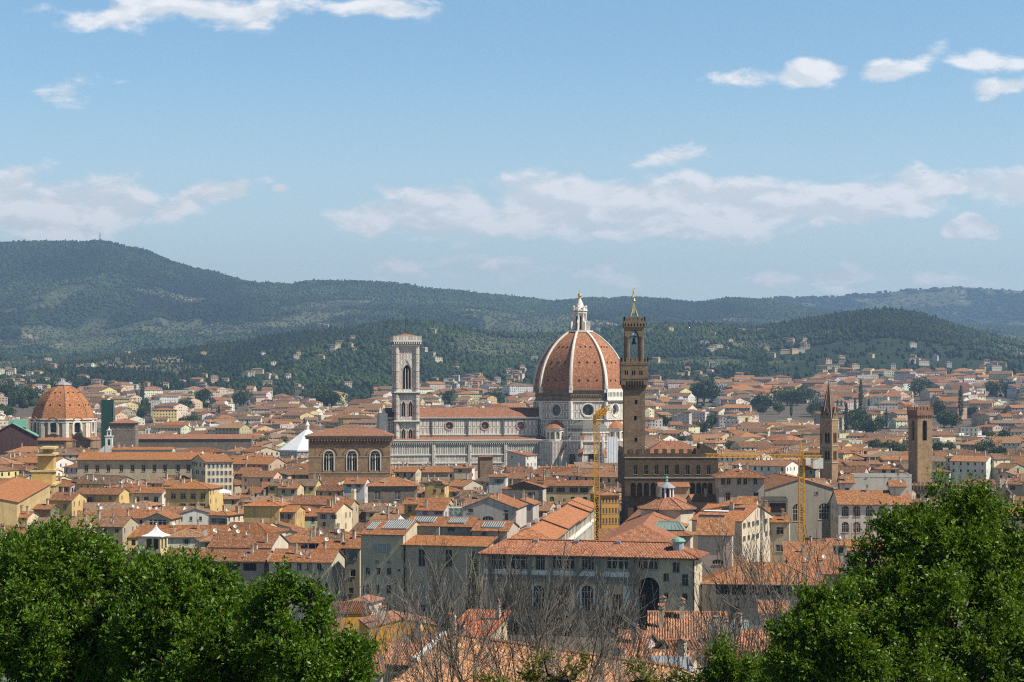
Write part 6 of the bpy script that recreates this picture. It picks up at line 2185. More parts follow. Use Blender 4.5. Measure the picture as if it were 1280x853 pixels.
def tiled(mb, pts, pitch=.34, amp=.075, row=.42, step=.02, m=0, seg=6):
    """roof plane built of real rows of pan tiles running up the slope; convex polygon, any tilt"""
    P = [Vector(p) for p in pts]
    n = (P[1] - P[0]).cross(P[2] - P[0]).normalized()
    if n.z < 0:
        P.reverse(); n = -n
    ud = Vector((-n.y, n.x, 0)).normalized()
    vd = n.cross(ud)
    if vd.z < 0: vd, ud = -vd, -ud
    o = P[0]
    q = [((p - o).dot(ud), (p - o).dot(vd)) for p in P]
    u0, u1 = min(a for a, b in q), max(a for a, b in q)

    def span(u):
        vs = []
        for (a, b), (c, d) in zip(q, q[1:] + q[:1]):
            if abs(a - c) < 1e-9: continue
            t = (u - a) / (c - a)
            if -1e-9 <= t <= 1 + 1e-9: vs.append(b + (d - b) * t)
        return (min(vs), max(vs)) if vs else None
    cols = int((u1 - u0) / pitch)
    for k in range(cols):
        ua = u0 + k * pitch
        us = [ua + pitch * j / seg for j in range(seg + 1)]
        sp = [span(min(max(x, u0 + 1e-6), u1 - 1e-6)) for x in us]
        if any(x is None for x in sp): continue
        lo, hi = max(s_[0] for s_ in sp[1:-1]), min(s_[1] for s_ in sp[1:-1])
        lo, hi = min(lo, max(s_[0] for s_ in sp)), max(hi, min(s_[1] for s_ in sp))
        if hi - lo < .1: continue
        nr_ = max(1, int(math.ceil((hi - lo) / row)))
        jt = random.uniform(-.012, .012)
        for r in range(nr_):
            va, vb = lo + r * row, min(hi, lo + (r + 1) * row)
            ja = random.uniform(-.012, .014)
            for j in range(seg):
                f0, f1 = us[j], us[j + 1]
                h = lambda t: amp * (abs(math.sin(math.pi * t)) ** .8 * 1.6 - .35 if t < .62 else -.35 + .12 * math.cos((t - .81) / .19 * math.pi))
                h = lambda t: amp * math.sin(2 * math.pi * t)
                z0_, z1_ = h(j / seg), h((j + 1) / seg)
                pt = lambda u, v, e: tuple(o + ud * (u + jt) + vd * v + n * (e + ja))
                mb.face([pt(f0, va, z0_ + step), pt(f1, va, z1_ + step), pt(f1, vb, z1_ - step * .4), pt(f0, vb, z0_ - step * .4)], m,
                        [(k * pitch + .01 + (f0 - ua) * .9, va), (k * pitch + .01 + (f1 - ua) * .9, va), (k * pitch + .01 + (f1 - ua) * .9, vb - .01), (k * pitch + .01 + (f0 - ua) * .9, vb - .01)])


e = zt - .15
rp = [[(xa, -1.5, e), (xb, -1.5, e), B, A], [(xb, -1.5, e), (xb, D + 1.5, e), (B[0], D - 6, rg), B], [(xb, D + 1.5, e), (xa, D + 1.5, e), (A[0], D - 6, rg), (B[0], D - 6, rg)], [(xa, D + 1.5, e), (xa, -1.5, e), A, (A[0], D - 6, rg)]]
for i, q in enumerate(rp):
    q = [p for j, p in enumerate(q) if (Vector(p) - Vector(q[j - 1])).length > .05]
    rb.slab([(a, b, c - .09) for a, b, c in q], .25, 1, 1)
    if i < 2: tiled(rb, q, .36, .085)
    else: rb.slab(q, .05, 0, 1)
for a, b in ((A, B), (rp[0][1], B), (rp[0][0], A)): rb.tube(a, b, .22, n=6, m=0)
rb.build('roof', [M['tile_geo'], M['soffit']], ug, color=(.36, .155, .085))
for px_ in (662, 713, 766):                                           # little roof lights
    x = xof(px_)
    m_ = MB()
    m_.box(x - .55, x + .55, 5.6, 6.6, rg - .7, rg + .12)
    m_.build('roof_light', [M['lead']], ug)
pi_ = MB()
pi_.tube((.15, -.15, -2), (.15, -.15, zt - .3), .16, n=6)
pi_.build('drainpipe', [M['iron']], ug)
tu = MB()
c_ = (lx(ug, 848, 4), 4)
tu.lathe([(1.35, 18), (1.35, 22.6)], 10, 1, c_)
tu.lathe([(1.75, 22.5), (1.3, 23.1), (.1, 23.5)], 10, 0, c_)
tu.build('roof_turret', [M['copper'], M['lead']], ug)
claim(ug.location.x - 24, ug.location.y + 6, 56, 14, -15)
see(600, 890, 800, 420)
OCC.append((605, 884, 676, 430))


def skylight(root_roof, x0, x1, y0, y1, zf, n=9):
    """glazed roof light with white bars on a slope: zf(y) gives the height of the tiles"""
    mb = MB()
    mb.face([(x0, y0, zf(y0) + .22), (x1, y0, zf(y0) + .22), (x1, y1, zf(y1) + .22), (x0, y1, zf(y1) + .22)], 0)
    for i in range(n + 1):
        x = x0 + (x1 - x0) * i / n
        mb.beam((x, y0, zf(y0) + .26), (x, y1, zf(y1) + .26), .13 * (x1 - x0) / n * 2.2, 1)
    for y in (y0, y1): mb.beam((x0, y, zf(y) + .25), (x1, y, zf(y) + .25), .3, 1)
    mb.build('skylight', [M['sky_glass'], M['bar']], root_roof)


def roof_of(r): return next(c for c in r.children if c.name.startswith('roof'))


# tall grey-green block and lower wing at its right
a_ops = [((477.5,), 691, 679, 23, 'r', 'w'), ((459, 472.5, 486.5), 718.5, 710, 5.5, 'r', 'n'), ((457.5,), 743, 731, 11, 'r', 'n'), ((472, 486), 742, 731, 6, 'r', 'n'), ((499,), 714, 711, 3), ((471, 486), 704, 701, 5, 'r', 'cy'), ((458, 472, 486), 764, 754, 6, 'r', 'n')]
r_ = hw(450, 505, 667.5, 23.5, a_ops, rot=-15, Y=446.5, d=20, pitch=.27, col=(.46, .41, .29), rc=0, vis=120, cat='palazzo', name='palazzo', chim=0, base=0, rops=[], lops=[], desc='tall grey-green palace block with roof skylight')
Yq = r_.location.y
zh = wz(667.5, Yq)
sc_ = Yq / F
skylight(roof_of(r_), 0 * sc_ - 1, 27 * sc_, 3.2, 9.2, lambda y: zh + .27 * y, 11)
skylight(roof_of(r_), -25 * sc_, -15 * sc_, 2.5, 7.5, lambda y: zh + .27 * y, 4)
b_ops = [((526.5, 561), 709, 687, 9, 'r', 'n'), ((526.5, 563), 750, 732, 9, 'r', 'w'), ((527, 563), 766, 757, 9, 'r', 'n')]
rB = hw(505.5, 606, 681, 20.8, b_ops, rot=-15, d=8, roof='shed', pitch=.16, col=(.45, .39, .285), rc=3, vis=120, cat='palazzo', name='palazzo', chim=0, base=0, Y=442.5, rops=[], lops=[], ov=1.0, desc='plain tan-grey palace wing with tall narrow windows')
for (pl, pr, ye, Yq, d_, ss) in ((505, 549, 656.5, 456, 13, (513, 540)), (549, 590, 657.5, 456, 13, (558, 579)), (590, 634, 663, 450, 14, (600, 626))):
    r_ = hw(pl, pr, ye, 0, [((pl + 15,), ye + 7, ye + 2, 4)], rot=-12, d=d_, pitch=.26, col=(.40, .35, .29), rc=0, vis=12, Y=Yq, chim=0, rops=[], desc='skylit tiled roof %s of the tall grey-green block' % ('just right', 'further right', 'furthest right')[(pl > 520) + (pl > 570)])
    sc_ = Yq / F
    zh = wz(ye, Yq)
    skylight(roof_of(r_), (ss[0] - (pl + pr) / 2) * sc_, (ss[1] - (pl + pr) / 2) * sc_, 1.6, 5.4, lambda y, zh=zh: zh + .26 * y, 9)
# the two long wings running back from the river
YW = 452
lw_ = thing('palace_wing', 'long orange roofed palace wing running away from the river, left of the crane', 'palace', (wx(662, YW), YW, 0), -7.4)
hwid, e, Lw = 5.4, 21.3, 128
mb = MB()
wall(mb, (hwid, 0), (0, 1), Lw, 0, e, [(2 + i * 4.1, 4.9 + i * 4.1, e - 3.4, e - .5) for i in range(30)], .5, 0, 0, 1)
mb.wallq((-hwid, Lw), (-hwid, 0), 0, e)
mb.wallq((-hwid, 0), (hwid, 0), 0, e)
mb.wallq((hwid, Lw), (-hwid, Lw), 0, e)
for i in range(31): mb.box(hwid + .002, hwid + .35, 1.0 + i * 4.1, 1.7 + i * 4.1, 0, e - 4, 2)
mb.box(hwid + .003, hwid + .7, 0, Lw, e - 4.4, e - 3.8, 2)
mb.build('wall', [M['wall'], M['glass'], M['white']], lw_, color=(.60, .55, .46))
rb = MB()
zr = e + 2.2
for a in range(4):
    y0, y1 = -1 + a * 33, -1 + a * 33 + 32.6
    dz = (0, .4, .0, .5)[a]
    rb.slab([(hwid + 1, y0, e - .3 + dz), (hwid + 1, y1, e - .3 + dz), (-.5, y1, zr + dz), (-.5, max(y0, 5), zr + dz)], .3, 0, 1)
    rb.slab([(-hwid - 1, y1, e - .3 + dz), (-hwid - 1, y0, e - .3 + dz), (-.5, max(y0, 5), zr + dz), (-.5, y1, zr + dz)], .3, 0, 1)
rb.slab([(-hwid - 1, -1, e - .3), (hwid + 1, -1, e - .3), (-.5, 5, zr)], .3, 0, 1)
rb.build('roof', [M['tile'], M['soffit']], lw_, color=(.44, .175, .075))
for i in range(5):
    m_ = MB()
    m_.box(-2.2, -1.2, 12 + i * 18, 13 + i * 18, zr - .5, zr + .7)
    m_.build('roof_light', [M['white']], lw_)
claim(lw_.location.x, YW, 13, Lw, -7.4)
see(625, 745, 690, YW)
OCC.append((640, 740, 640, 500))
YW = 455
rw_ = thing('palace_wing', 'long red-brown roofed palace wing behind the right end of the riverside palace', 'palace', (wx(800, YW), YW, 0), -8)
mb = MB()
hwid, e, Lw = 8.2, 20.6, 150
mb.box(-hwid, hwid, 0, Lw, 0, e)
mb.build('wall', [M['wall']], rw_, color=(.56, .48, .36))
rb = MB()
zr = e + 3.4
for s in (1, -1):
    q = [(s * (hwid + 1), -1, e - .3), (s * (hwid + 1), Lw, e - .3), (0, Lw, zr), (0, 9, zr)]
    rb.slab(q if s > 0 else q[::-1], .3, 0, 1)
rb.slab([(-hwid - 1, -1, e - .3), (hwid + 1, -1, e - .3), (0, 9, zr)], .3, 0, 1)
mb2 = rb.build('roof', [M['tile'], M['soffit']], rw_, color=(.36, .15, .08))
claim(rw_.location.x, YW, 19, Lw, -8)
see(752, 860, 690, YW)
# octagonal room with lantern
YO = 512
oc = thing('octagonal_hall', 'octagonal hall with low tiled roof and small white lantern in front of the fortress', 'hall', (wx(836, YO), YO + 7, 0), 3)
zo = lambda p: wz(p, YO)
mb = MB()
mb.prism(octo(7.6), 0, zo(636.5))
mb.build('wall', [M['wall']], oc, color=(.56, .49, .38))
rb = MB()
v = octo(8.7)
for k in range(8): rb.slab([(*v[k - 1], zo(637)), (*v[k], zo(637)), (v[k][0] * .2, v[k][1] * .2, zo(623.5)), (v[k - 1][0] * .2, v[k - 1][1] * .2, zo(623.5))], .25, 0, 1)
for k in range(8): rb.tube((*v[k], zo(636.6)), (v[k][0] * .2, v[k][1] * .2, zo(623.2)), .16, n=5, m=0)
ro_ = rb.build('roof', [M['tile'], M['soffit']], oc, color=(.33, .145, .08))
lb = MB()
lb.lathe([(1.5, zo(624.5)), (1.5, zo(611.5))], 8, 1, (0, 0), OCT)
for k in range(8): lb.prism(ngon(.3, 5, 0, (1.75 * math.cos(OCT + k * math.pi / 4), 1.75 * math.sin(OCT + k * math.pi / 4))), zo(624.5), zo(612), 0)
lb.lathe([(2.0, zo(612)), (2.5, zo(611.6)), (2.4, zo(610.5)), (1.2, zo(606.6)), (.3, zo(604))], 12, 2)
lb.lathe([(.2, zo(604.5)), (.45, zo(602.5)), (.25, zo(601)), (.5, zo(599.5)), (.25, zo(597.5)), (0, zo(596))], 8, 3)
lb.tube((0, 0, zo(600)), (-.8, 0, zo(597.5)), .12, n=4, m=3)
lb.build('lantern', [M['white'], M['glass'], M['lead'], M['copper']], oc)
claim(oc.location.x, YO - 1, 16, 17, 3)
see(797, 876, 690, YO)
OCC.append((797, 875, 605, YO))
hw(865, 900, 625.5, 0, [], rot=4, d=10, pitch=.3, col=TAN, rc=1, vis=4, Y=570, chim=1, desc='tiled house tucked against the fortress wall')
hw(824, 862, 608, 0, [], rot=2, d=7, pitch=.3, col=TAN, rc=1, vis=4, Y=600, chim=0, desc='narrow tiled roof against the dark fortress arches')
rs = hw(806, 862, 668.5, 0, [], rot=-10, d=9, roof='hip', pitch=.30, col=(.52, .46, .37), rc=1, vis=14, Y=470, chim=0, rops=[], desc='low annexe with green-white glass roof lantern')
mb = MB()
zz = wz(662, 474)
P0 = [(-4.2, 2.4, zz), (4.2, 2.4, zz), (4.2, 6.6, zz), (-4.2, 6.6, zz)]
P1 = [(-2.7, 3.6, zz + 2.0), (2.7, 3.6, zz + 2.0), (2.7, 5.4, zz + 2.0), (-2.7, 5.4, zz + 2.0)]
for i in range(4): mb.face([P0[i], P0[(i + 1) % 4], P1[(i + 1) % 4], P1[i]], 0)
mb.face(P1, 0)
for i in range(4): mb.beam(P0[i], P1[i], .16, 1)
for t in np.linspace(0, 1, 9):
    a, b = Vector(P0[0]).lerp(Vector(P0[1]), t), Vector(P1[0]).lerp(Vector(P1[1]), t)
    mb.beam(tuple(a), tuple(b), .1, 1)
for q in (P0, P1):
    for i in range(4): mb.beam(q[i], q[(i + 1) % 4], .14, 1)
mb.build('glass_lantern', [M['pale_glass'], M['copper']], roof_of(rs))
r_ = hw(873, 914, 668, 0, [((897,), 706, 699.5, 13, 's', 'n')], rot=-9, d=9, roof='shed', pitch=.36, col=(.55, .47, .38), rc=1, vis=45, Y=455, chim=0, base=0, desc='blank beige wall house with steep lean-to roof')
r_ = hw(868, 924, 650, 0, [], rot=-26, d=26, roof='gx', pitch=.26, col=(.56, .46, .34), rc=ORG, vis=6, Y=492, chim=1, desc='broad orange roof with long dark skylight strips')
rr_ = roof_of(r_)
zh = wz(650, 492)
for x0, x1, y0, y1 in ((-5.8, 1.5, 1.6, 3.0), (-1.5, 5.0, 8.2, 9.6), (-6, 1, 6.0, 7.0)):
    m_ = MB()
    f = lambda y: zh + .26 * y
    m_.slab([(x0, y0, f(y0) + .3), (x1, y0, f(y0) + .3), (x1, y1, f(y1) + .3), (x0, y1, f(y1) + .3)], .3, 0, 1)
    m_.build('skylight', [M['glass'] if y0 != 6.0 else M['white'], M['lead']], rr_)
# low loggia building with wide hip roof at the right
YL = 432
rz_ops = [((905, 925, 946, 967, 988), 744, 729.5, 17, 'r', 'v'), ((920, 955), 768, 758, 7, 'r', 'n')]
r_ = hw(887, 1022, 727, 0, rz_ops, rot=-8, d=18, roof='hip', pitch=.40, col=(.36, .32, .27), rc=1, vis=60, Y=YL, ov=1.5, chim=0, base=0, cat='palazzo', name='palazzo', rops=[], desc='low brown building with wide hip roof over dark loggia')
# small tall stair house with bright side on the left of the big palace
hw(436, 462, 752, 0, [((447, 455), 763, 757, 4, 'r', 'oy')], rot=-16, d=8, roof='hip', pitch=.34, col=(.56, .48, .38), rc=(.40, .18, .11), vis=20, Y=415, chim=0, desc='little white house with salmon hip roof by the ochre wall', z0=-3)
# pavilion with white tent roof
Yt = 470
pvn = thing('roof_pavilion', 'yellow roof pavilion with a curved white tent-like metal cap', 'pavilion', (wx(190.5, Yt), Yt, 0), -14)
mb = MB()
zt = wz(671, Yt)
wall(mb, (-2.2, 0), (1, 0), 4.4, 0, zt, [(.5, 2.0, zt - 3.2, zt - .5), (2.4, 3.9, zt - 3.2, zt - .5)], .4, 0, 0, 1)
wall(mb, (2.2, 0), (0, 1), 4.4, 0, zt, [(.6, 1.8, zt - 3.2, zt - .5), (2.5, 3.8, zt - 3.2, zt - .5)], .4, 0, 0, 1)
mb.wallq((2.2, 4.4), (-2.2, 4.4), 0, zt); mb.wallq((-2.2, 4.4), (-2.2, 0), 0, zt)
mb.build('wall', [M['wall'], M['glass']], pvn, color=(.62, .50, .27))
rb = MB()
rb.lathe([(3.9, zt - .1), (4.0, zt + .1), (2.2, zt + .7), (1.1, zt + 1.4), (.35, zt + 2.2), (.12, zt + 2.9), (.2, zt + 3.1), (0, zt + 3.5)], 4, 0, (0, 2.2), math.pi / 4)
rb.build('roof', [M['sheet']], pvn)
claim(pvn.location.x, Yt, 6, 6, -14)
see(176, 205, 690, Yt)
# pale green sheeted scaffold
Ys = 585
sc3 = thing('scaffold', 'boxy scaffold with pale green sheeting left of the gabled hall', 'scaffold', (wx(570, Ys), Ys, 0), -9)
mb = MB()
zt = wz(629, Ys)
mb.box(-2.3, 2.6, .1, 4, 0, zt - 1.5)
mb.build('sheet', [plain('pale_green_sheet', (.42, .50, .40), .8, .1)], sc3)
mb = MB()
for x in np.linspace(-2.4, 2.7, 4):
    mb.tube((x, -.1, 0), (x, -.1, zt), .09, n=4); mb.tube((x, 4.2, 0), (x, 4.2, zt), .09, n=4)
for z_ in np.arange(zt - 9, zt, 1.6): mb.tube((-2.4, -.1, z_), (2.7, -.1, z_), .07, n=4)
mb.build('frame', [M['white']], sc3)
claim(sc3.location.x, Ys, 7, 6, -9)
# street market parasol
Yk = 700
pk = thing('parasol', 'big white market parasol in the narrow street', 'parasol', (wx(279, Yk), Yk, 0))
mb = MB(); mb.tube((0, 0, 0), (0, 0, wz(615, Yk)), .1, n=6); mb.build('pole', [M['white']], pk)
mb = MB(); mb.lathe([(3.2, wz(615, Yk) - .3), (2.2, wz(613, Yk) - .1), (0, wz(611.5, Yk))], 10); mb.build('canopy', [M['sheet']], pk)
claim(pk.location.x, Yk - 30, 14, 60, -8)
# ---------------------------------------------------------------- the rest of the town
CT = [(1058, 540, 3, 1.3), (1066, 537, 0, 1.5), (1074, 539, 1, 1.5), (1083, 540, 2, 1.2), (1092, 540, 0, 1.1), (1100, 538, 1, 1.0), (1076, 527, 3, 1.2), (1108, 537, 3, .8), (1090, 557, 0, .9), (1099, 559, 2, .9), (1108, 560, 1, .9), (1117, 562, 0, .9), (1126, 563, 2, 1.),
      (1172, 532, 1, 1.2), (1180, 537, 0, 1.3), (1190, 537, 2, 1.1), (1201, 533, 3, 1.4), (1214, 532, 0, .9), (1172, 560, 0, 1.1), (1184, 562, 1, 1.0), (1230, 545, 2, .9), (1255, 545, 0, .9), (1236, 560, 1, 1.3), (1244, 566, 0, 1.2), (1225, 562, 2, .8),
      (872, 510, 0, 1.6), (880, 507, 1, 1.7), (890, 509, 2, 1.5), (878, 540, 1, 1.1), (890, 535, 2, 1.1), (829, 535, 0, 1.0), (853, 550, 2, .8), (948, 527, 1, 1.3), (957, 527, 0, 1.2), (984, 524, 2, 1.2), (996, 524, 1, 1.2), (1006, 523, 0, 1.2), (970, 523, 2, 1.2),
      (8, 520, 1, 1.6), (14, 517, 0, 1.4), (30, 518, 2, 1.5), (38, 520, 0, 1.2), (24, 523, 1, 1.1), (255, 510, 0, 1.3), (300, 515, 1, 1.1), (178, 517, 3, 1.2), (400, 509, 2, 1.4), (408, 508, 1, 1.3), (418, 508, 0, 1.2), (233, 525, 2, 1.0), (176, 530, 1, .9),
      (300, 506, 2, 1.2), (1262, 505, 1, 1.2), (1240, 500, 0, 1.2), (700, 506, 1, 1.2), (912, 560, 1, .7), (1150, 505, 2, 1.4), (1020, 530, 2, 1.2), (560, 505, 0, 1.2), (620, 503, 2, 1.2)]
CT = [(px, py, k, s * 1.25, min(2700.0, max(600, yfor(py + 4, 12)))) for px, py, k, s in CT]
for px, py, k, s, Yq in CT:
    q = s * max(1.0, Yq / 1500.0)
    claim(wx(px, Yq), Yq - 3 * q, 5.5 * q, 6 * q, 0, .2)
    see(px - 3, px + 3, py + 1, Yq)
SPEC = []
GARD = []
rd_ = random.Random(11)


def height_limit(px0, px1, Y):
    lim = 1e9
    for a, b, yb, yy in SEE:
        if yy > Y + 3 and px1 > a and px0 < b: lim = min(lim, H - (yb - HZ) / F * Y)
    return lim


Y = 450.0
row = 0
while Y < 4300:
    dep = (12.5 if Y < 1200 else 15 if Y < 2200 else 21) * rd_.uniform(.9, 1.15)
    hwid = .318 * Y if Y > 700 else .33 * Y
    x = -hwid - rd_.uniform(0, 10)
    while x < hwid:
        big = rd_.random() < (.22 if Y < 1300 else .20)
        w = rd_.uniform(8, 15) if not big else rd_.uniform(16, 30)
        if Y > 1500: w *= 1.25
        if Y > 2600: w *= 1.15
        xc, yc = x + w / 2, Y + rd_.uniform(-3, 3) + 4 * math.sin(x * .02 + row)
        x += w + (rd_.uniform(-.3, .5) if rd_.random() < (.86 if Y < 900 else .66) else rd_.uniform(4, 11))
        dn = float(vnoise(np.array([xc / 260 + 4.2]), np.array([yc / 260 + 1.7]), 5)[0])
        rot = (-16 if dn < .62 else 9) + rd_.uniform(-8, 8) + (rd_.choice([0, 0, 0, -16, -24]) if Y < 900 else rd_.choice([0, 0, -18, -28, 14, -40, 30]))
        d = dep * rd_.uniform(.85, 1.2) * (1.25 if big else 1)
        h = rd_.uniform(9.5, 18.5) + (rd_.uniform(1, 5) if big else 0)
        if Y > 1700: h = rd_.uniform(7, 17) + (4 if big else 0)
        if Y > 2800: h += rd_.choice([0, 0, 0, 3, 8]) * .7
        g = float(ground(np.array([xc]), np.array([yc]))[0])
        px = 640 + F * xc / yc
        if yc > 2800:                                                     # ragged edge of the town against the hills
            e = 2950 + 60 * (px > 900) + 150 * (px > 1040) + 200 * float(vnoise(np.array([px / 60.]), np.array([3.3]), 8)[0])
            if px < 470: e -= 150
            if yc > e: continue
            if rd_.random() < .25: continue
        if Y > 1300 and float(vnoise(np.array([xc / 120.]), np.array([yc / 120.]), 14)[0]) > .77:
            GARD.append((xc, yc))
            continue   # gardens
        roof = rd_.choice(['gx', 'gx', 'gx', 'gy', 'hip', 'hip', 'shed']) if not big else rd_.choice(['hip', 'hip', 'gx', 'gx'])
        cat = 'palazzo' if big else 'house'
        if Y > 1250 and rd_.random() < .10: roof, cat, h = 'flat', 'apartment block', h + 2
        pitch = rd_.uniform(.26, .38)
        half = (w + d * .5) / 2 / Y * F
        lim = height_limit(px - half, px + half, yc)
        rise = pitch * {'gx': d / 2, 'gy': w / 2, 'hip': min(w, d) / 2, 'shed': d, 'flat': 0}[roof]
        if roof == 'shed': pitch *= .6; rise = pitch * d
        if g + h + rise > lim:
            h = lim - rise - g - rd_.uniform(0, 1.2)
            if h < 5.0: continue
        if blocked(xc, yc, w, d, rot): continue
        ci = rd_.choice([0, 0, 1, 2, 2, 3, 4, 4, 4, 5, 6, 7, 8, 9]) if cat != 'apartment block' else rd_.choice([4, 4, 9, 0])
        col = tuple(min(.72, c * rd_.uniform(.88, 1.08)) for c in cream(ci))
        t = rd_.choice(RT)
        k = rd_.uniform(.66, 1.18)
        sh = rd_.uniform(-.012, .02)
        rc = (t[0] * k, (t[1] + sh) * k, (t[2] + sh * .6) * k)
        SPEC.append(dict(X=xc, Y=yc, w=w, d=d, h=h, rot=rot, roof=roof, pitch=pitch, col=col, rc=rc, ci=ci, cat=cat, g=g, top=g + h + rise, px=px))
    Y += dep * (1.0 if Y < 900 else 1.05 if Y < 1400 else 1.22)
    row += 1
    if row % 3 == 0 and Y > 700: Y += rd_.uniform(7, 13)
# visible share of each, nearest first, on a coarse picture grid
G = np.zeros((427, 640), bool)
items = [(s['Y'], s) for s in SPEC] + [(o[3], o) for o in OCC]
items.sort(key=lambda q: q[0])
G[340:, :] |= False
for yq, s in items:
    if isinstance(s, dict):
        half = (s['w'] * .5 * math.cos(R(s['rot'])) + abs(s['d'] * .3 * math.sin(R(s['rot'])))) / s['Y'] * F
        a, b = s['px'] - half, s['px'] + half
        y0 = HZ - F * (s['top'] - H) / (s['Y'] + s['d'] * .4)
        y1 = HZ - F * (s['g'] - H) / s['Y']
    else:
        a, b, y0 = s[0], s[1], s[2]
        y1 = 853
    i0, i1, j0, j1 = max(0, int(a / 2)), min(640, int(b / 2) + 1), max(0, int(y0 / 2)), min(427, int(y1 / 2) + 1)
    if i1 <= i0 or j1 <= j0:
        if isinstance(s, dict): s['vis'] = 0
        continue
    blk = G[j0:j1, i0:i1]
    if isinstance(s, dict):
        vis = int((~blk).sum())
        # the two green trees in front cover what lies behind them
        if (s['px'] < 430 and y0 > 660 + .12 * abs(s['px'] - 120)) or (s['px'] > 1110 and y0 > 640): vis = 0
        s['vis'] = vis
    blk[:] = True
SPEC = [s for s in SPEC if s['vis'] > 0 or s['Y'] > 600]
near = {}
for cat, lim in (('house', 300 - sum(1 for q in HANDS if q[0]['category'] == 'house')), ('palazzo', 190), ('apartment block', 90)):
    c = sorted((s for s in SPEC if s['cat'] == cat and s['vis'] >= 5), key=lambda s: -s['vis'])[:lim]
    for s in c: s['own'] = True
FEAT = []
for s in SPEC:
    if not s.get('own'): continue
    dl = 2 if s['Y'] < 780 else 1
    nm = {'house': 'house', 'palazzo': 'palazzo', 'apartment block': 'apartment_block'}[s['cat']]
    lod = dict(rows=2 if s['Y'] < 1500 else 3)
    if dl == 1: lod['chim'] = None if s['Y'] < 1400 else 0
    r, zr = house(nm, s['X'], s['Y'], s['w'], s['d'], s['h'], s['rot'], s['roof'], s['pitch'], s['col'], s['rc'], None, s['cat'], None, detail=dl, z0=s['g'], ridge=s['Y'] < 1200, **lod)
    FEAT.append((r, s))

# the far town, past the 300 of a kind that show largest: one mass
mb = MB()
tl = []


def rnd_col(c): return (*c,)


def addf(pts, m, c, uv=None):
    mb.face(pts, m, uv)
    tl.append((len(pts), c))


for s in [s for s in SPEC if not s.get('own')] + far_villas:
    c_, sn = math.cos(R(s['rot'])), math.sin(R(s['rot']))
    X, Y, w, d, h, g, p = s['X'], s['Y'], s['w'], s['d'], s['h'], s['g'], s['pitch']
    T = lambda a, b, z: (X + a * c_ - b * sn, Y + a * sn + b * c_, g + z)
    col, rc = s['col'], s['rc']
    base = -8 if s['cat'] == 'villa' else max(0, h - 12)
    for (a0, b0), (a1, b1) in (((-w / 2, 0), (w / 2, 0)), ((w / 2, 0), (w / 2, d)), ((w / 2, d), (-w / 2, d)), ((-w / 2, d), (-w / 2, 0))):
        addf([T(a0, b0, base), T(a1, b1, base), T(a1, b1, h), T(a0, b0, h)], 0, col)
    P, Rg = roof_planes(w, d, h, s['roof'], p, .5)
    for q in P:
        addf([T(*v_) for v_ in q], 1 if s['roof'] != 'flat' else 0, rc if s['roof'] != 'flat' else (.40, .36, .31), [(v_[0], v_[1]) for v_ in q])
    if s['roof'] == 'gx':
        for e_ in (-w / 2, w / 2): addf([T(e_, 0, h), T(e_, d, h), T(e_, d / 2, h + p * d / 2)], 0, col)
    elif s['roof'] == 'gy':
        for e_ in (0, d): addf([T(-w / 2, e_, h), T(w / 2, e_, h), T(0, e_, h + p * w / 2)], 0, col)
    elif s['roof'] == 'shed':
        addf([T(-w / 2, d, h), T(w / 2, d, h), T(w / 2, d, h + p * d), T(-w / 2, d, h + p * d)], 0, col)
        for e_ in (-w / 2, w / 2): addf([T(e_, 0, h), T(e_, d, h), T(e_, d, h + p * d)], 0, col)
    elif s['roof'] == 'flat':
        addf([T(-w * .25, d * .3, h), T(w * .1, d * .3, h), T(w * .1, d * .3, h + 2.2), T(-w * .25, d * .3, h + 2.2)], 0, col)
        addf([T(-w * .25, d * .3, h + 2.2), T(w * .1, d * .3, h + 2.2), T(w * .1, d * .7, h + 2.2), T(-w * .25, d * .7, h + 2.2)], 0, col)
        addf([T(w * .1, d * .3, h), T(w * .1, d * .7, h), T(w * .1, d * .7, h + 2.2), T(w * .1, d * .3, h + 2.2)], 0, col)
    if Y < 2600 and s['cat'] != 'villa':                                   # chimneys
        for q in range(2):
            a, b = rv_.uniform(-.4, .4) * w, rv_.uniform(.15, .6) * d
            zc_ = h + (0 if s['roof'] == 'flat' else p * min(d, w) * .2)
            e0, e1 = .45, zc_ + rv_.uniform(1.2, 2.4)
            ring = [(a - e0, b - e0), (a + e0, b - e0), (a + e0, b + e0), (a - e0, b + e0)]
            for k in range(4): addf([T(*ring[k], h - .5), T(*ring[(k + 1) % 4], h - .5), T(*ring[(k + 1) % 4], e1), T(*ring[k], e1)], 0, (.50, .42, .32))
            addf([T(*r_, e1) for r_ in ring], 0, (.36, .2, .12))
    st = 3.0 if Y < 2500 else 4.2
    n = max(1, int(w / st))
    ww = .55 if Y < 2500 else .85
    for r_ in range(2 if s['roof'] != 'flat' else 4):
        z1 = h - .9 - r_ * 3.3
        if z1 - 1.6 < 0: break
        for k in range(n):
            a = -w / 2 + w * (k + .5) / n
            addf([T(a - ww, -.06, z1 - 1.6), T(a + ww, -.06, z1 - 1.6), T(a + ww, -.06, z1), T(a - ww, -.06, z1)], 2, (0, 0, 0))
        m_ = max(1, int(d / 4))
        for k in range(m_):
            b = d * (k + .5) / m_
            for e_ in (-w / 2 - .06, w / 2 + .06):
                addf([T(e_, b - ww, z1 - 1.6), T(e_, b + ww, z1 - 1.6), T(e_, b + ww, z1), T(e_, b - ww, z1)], 2, (0, 0, 0))
me = mb.mesh('distant_houses', [M['wall_tint'], M['tile_tint'], M['glass']])
at = me.color_attributes.new('tint', 'FLOAT_COLOR', 'POINT')
arr = np.ones((len(mb.v), 4), np.float32)
i = 0
for n, c in tl:
    arr[i:i + n, :3] = c
    i += n
at.data.foreach_set('color', arr.ravel())
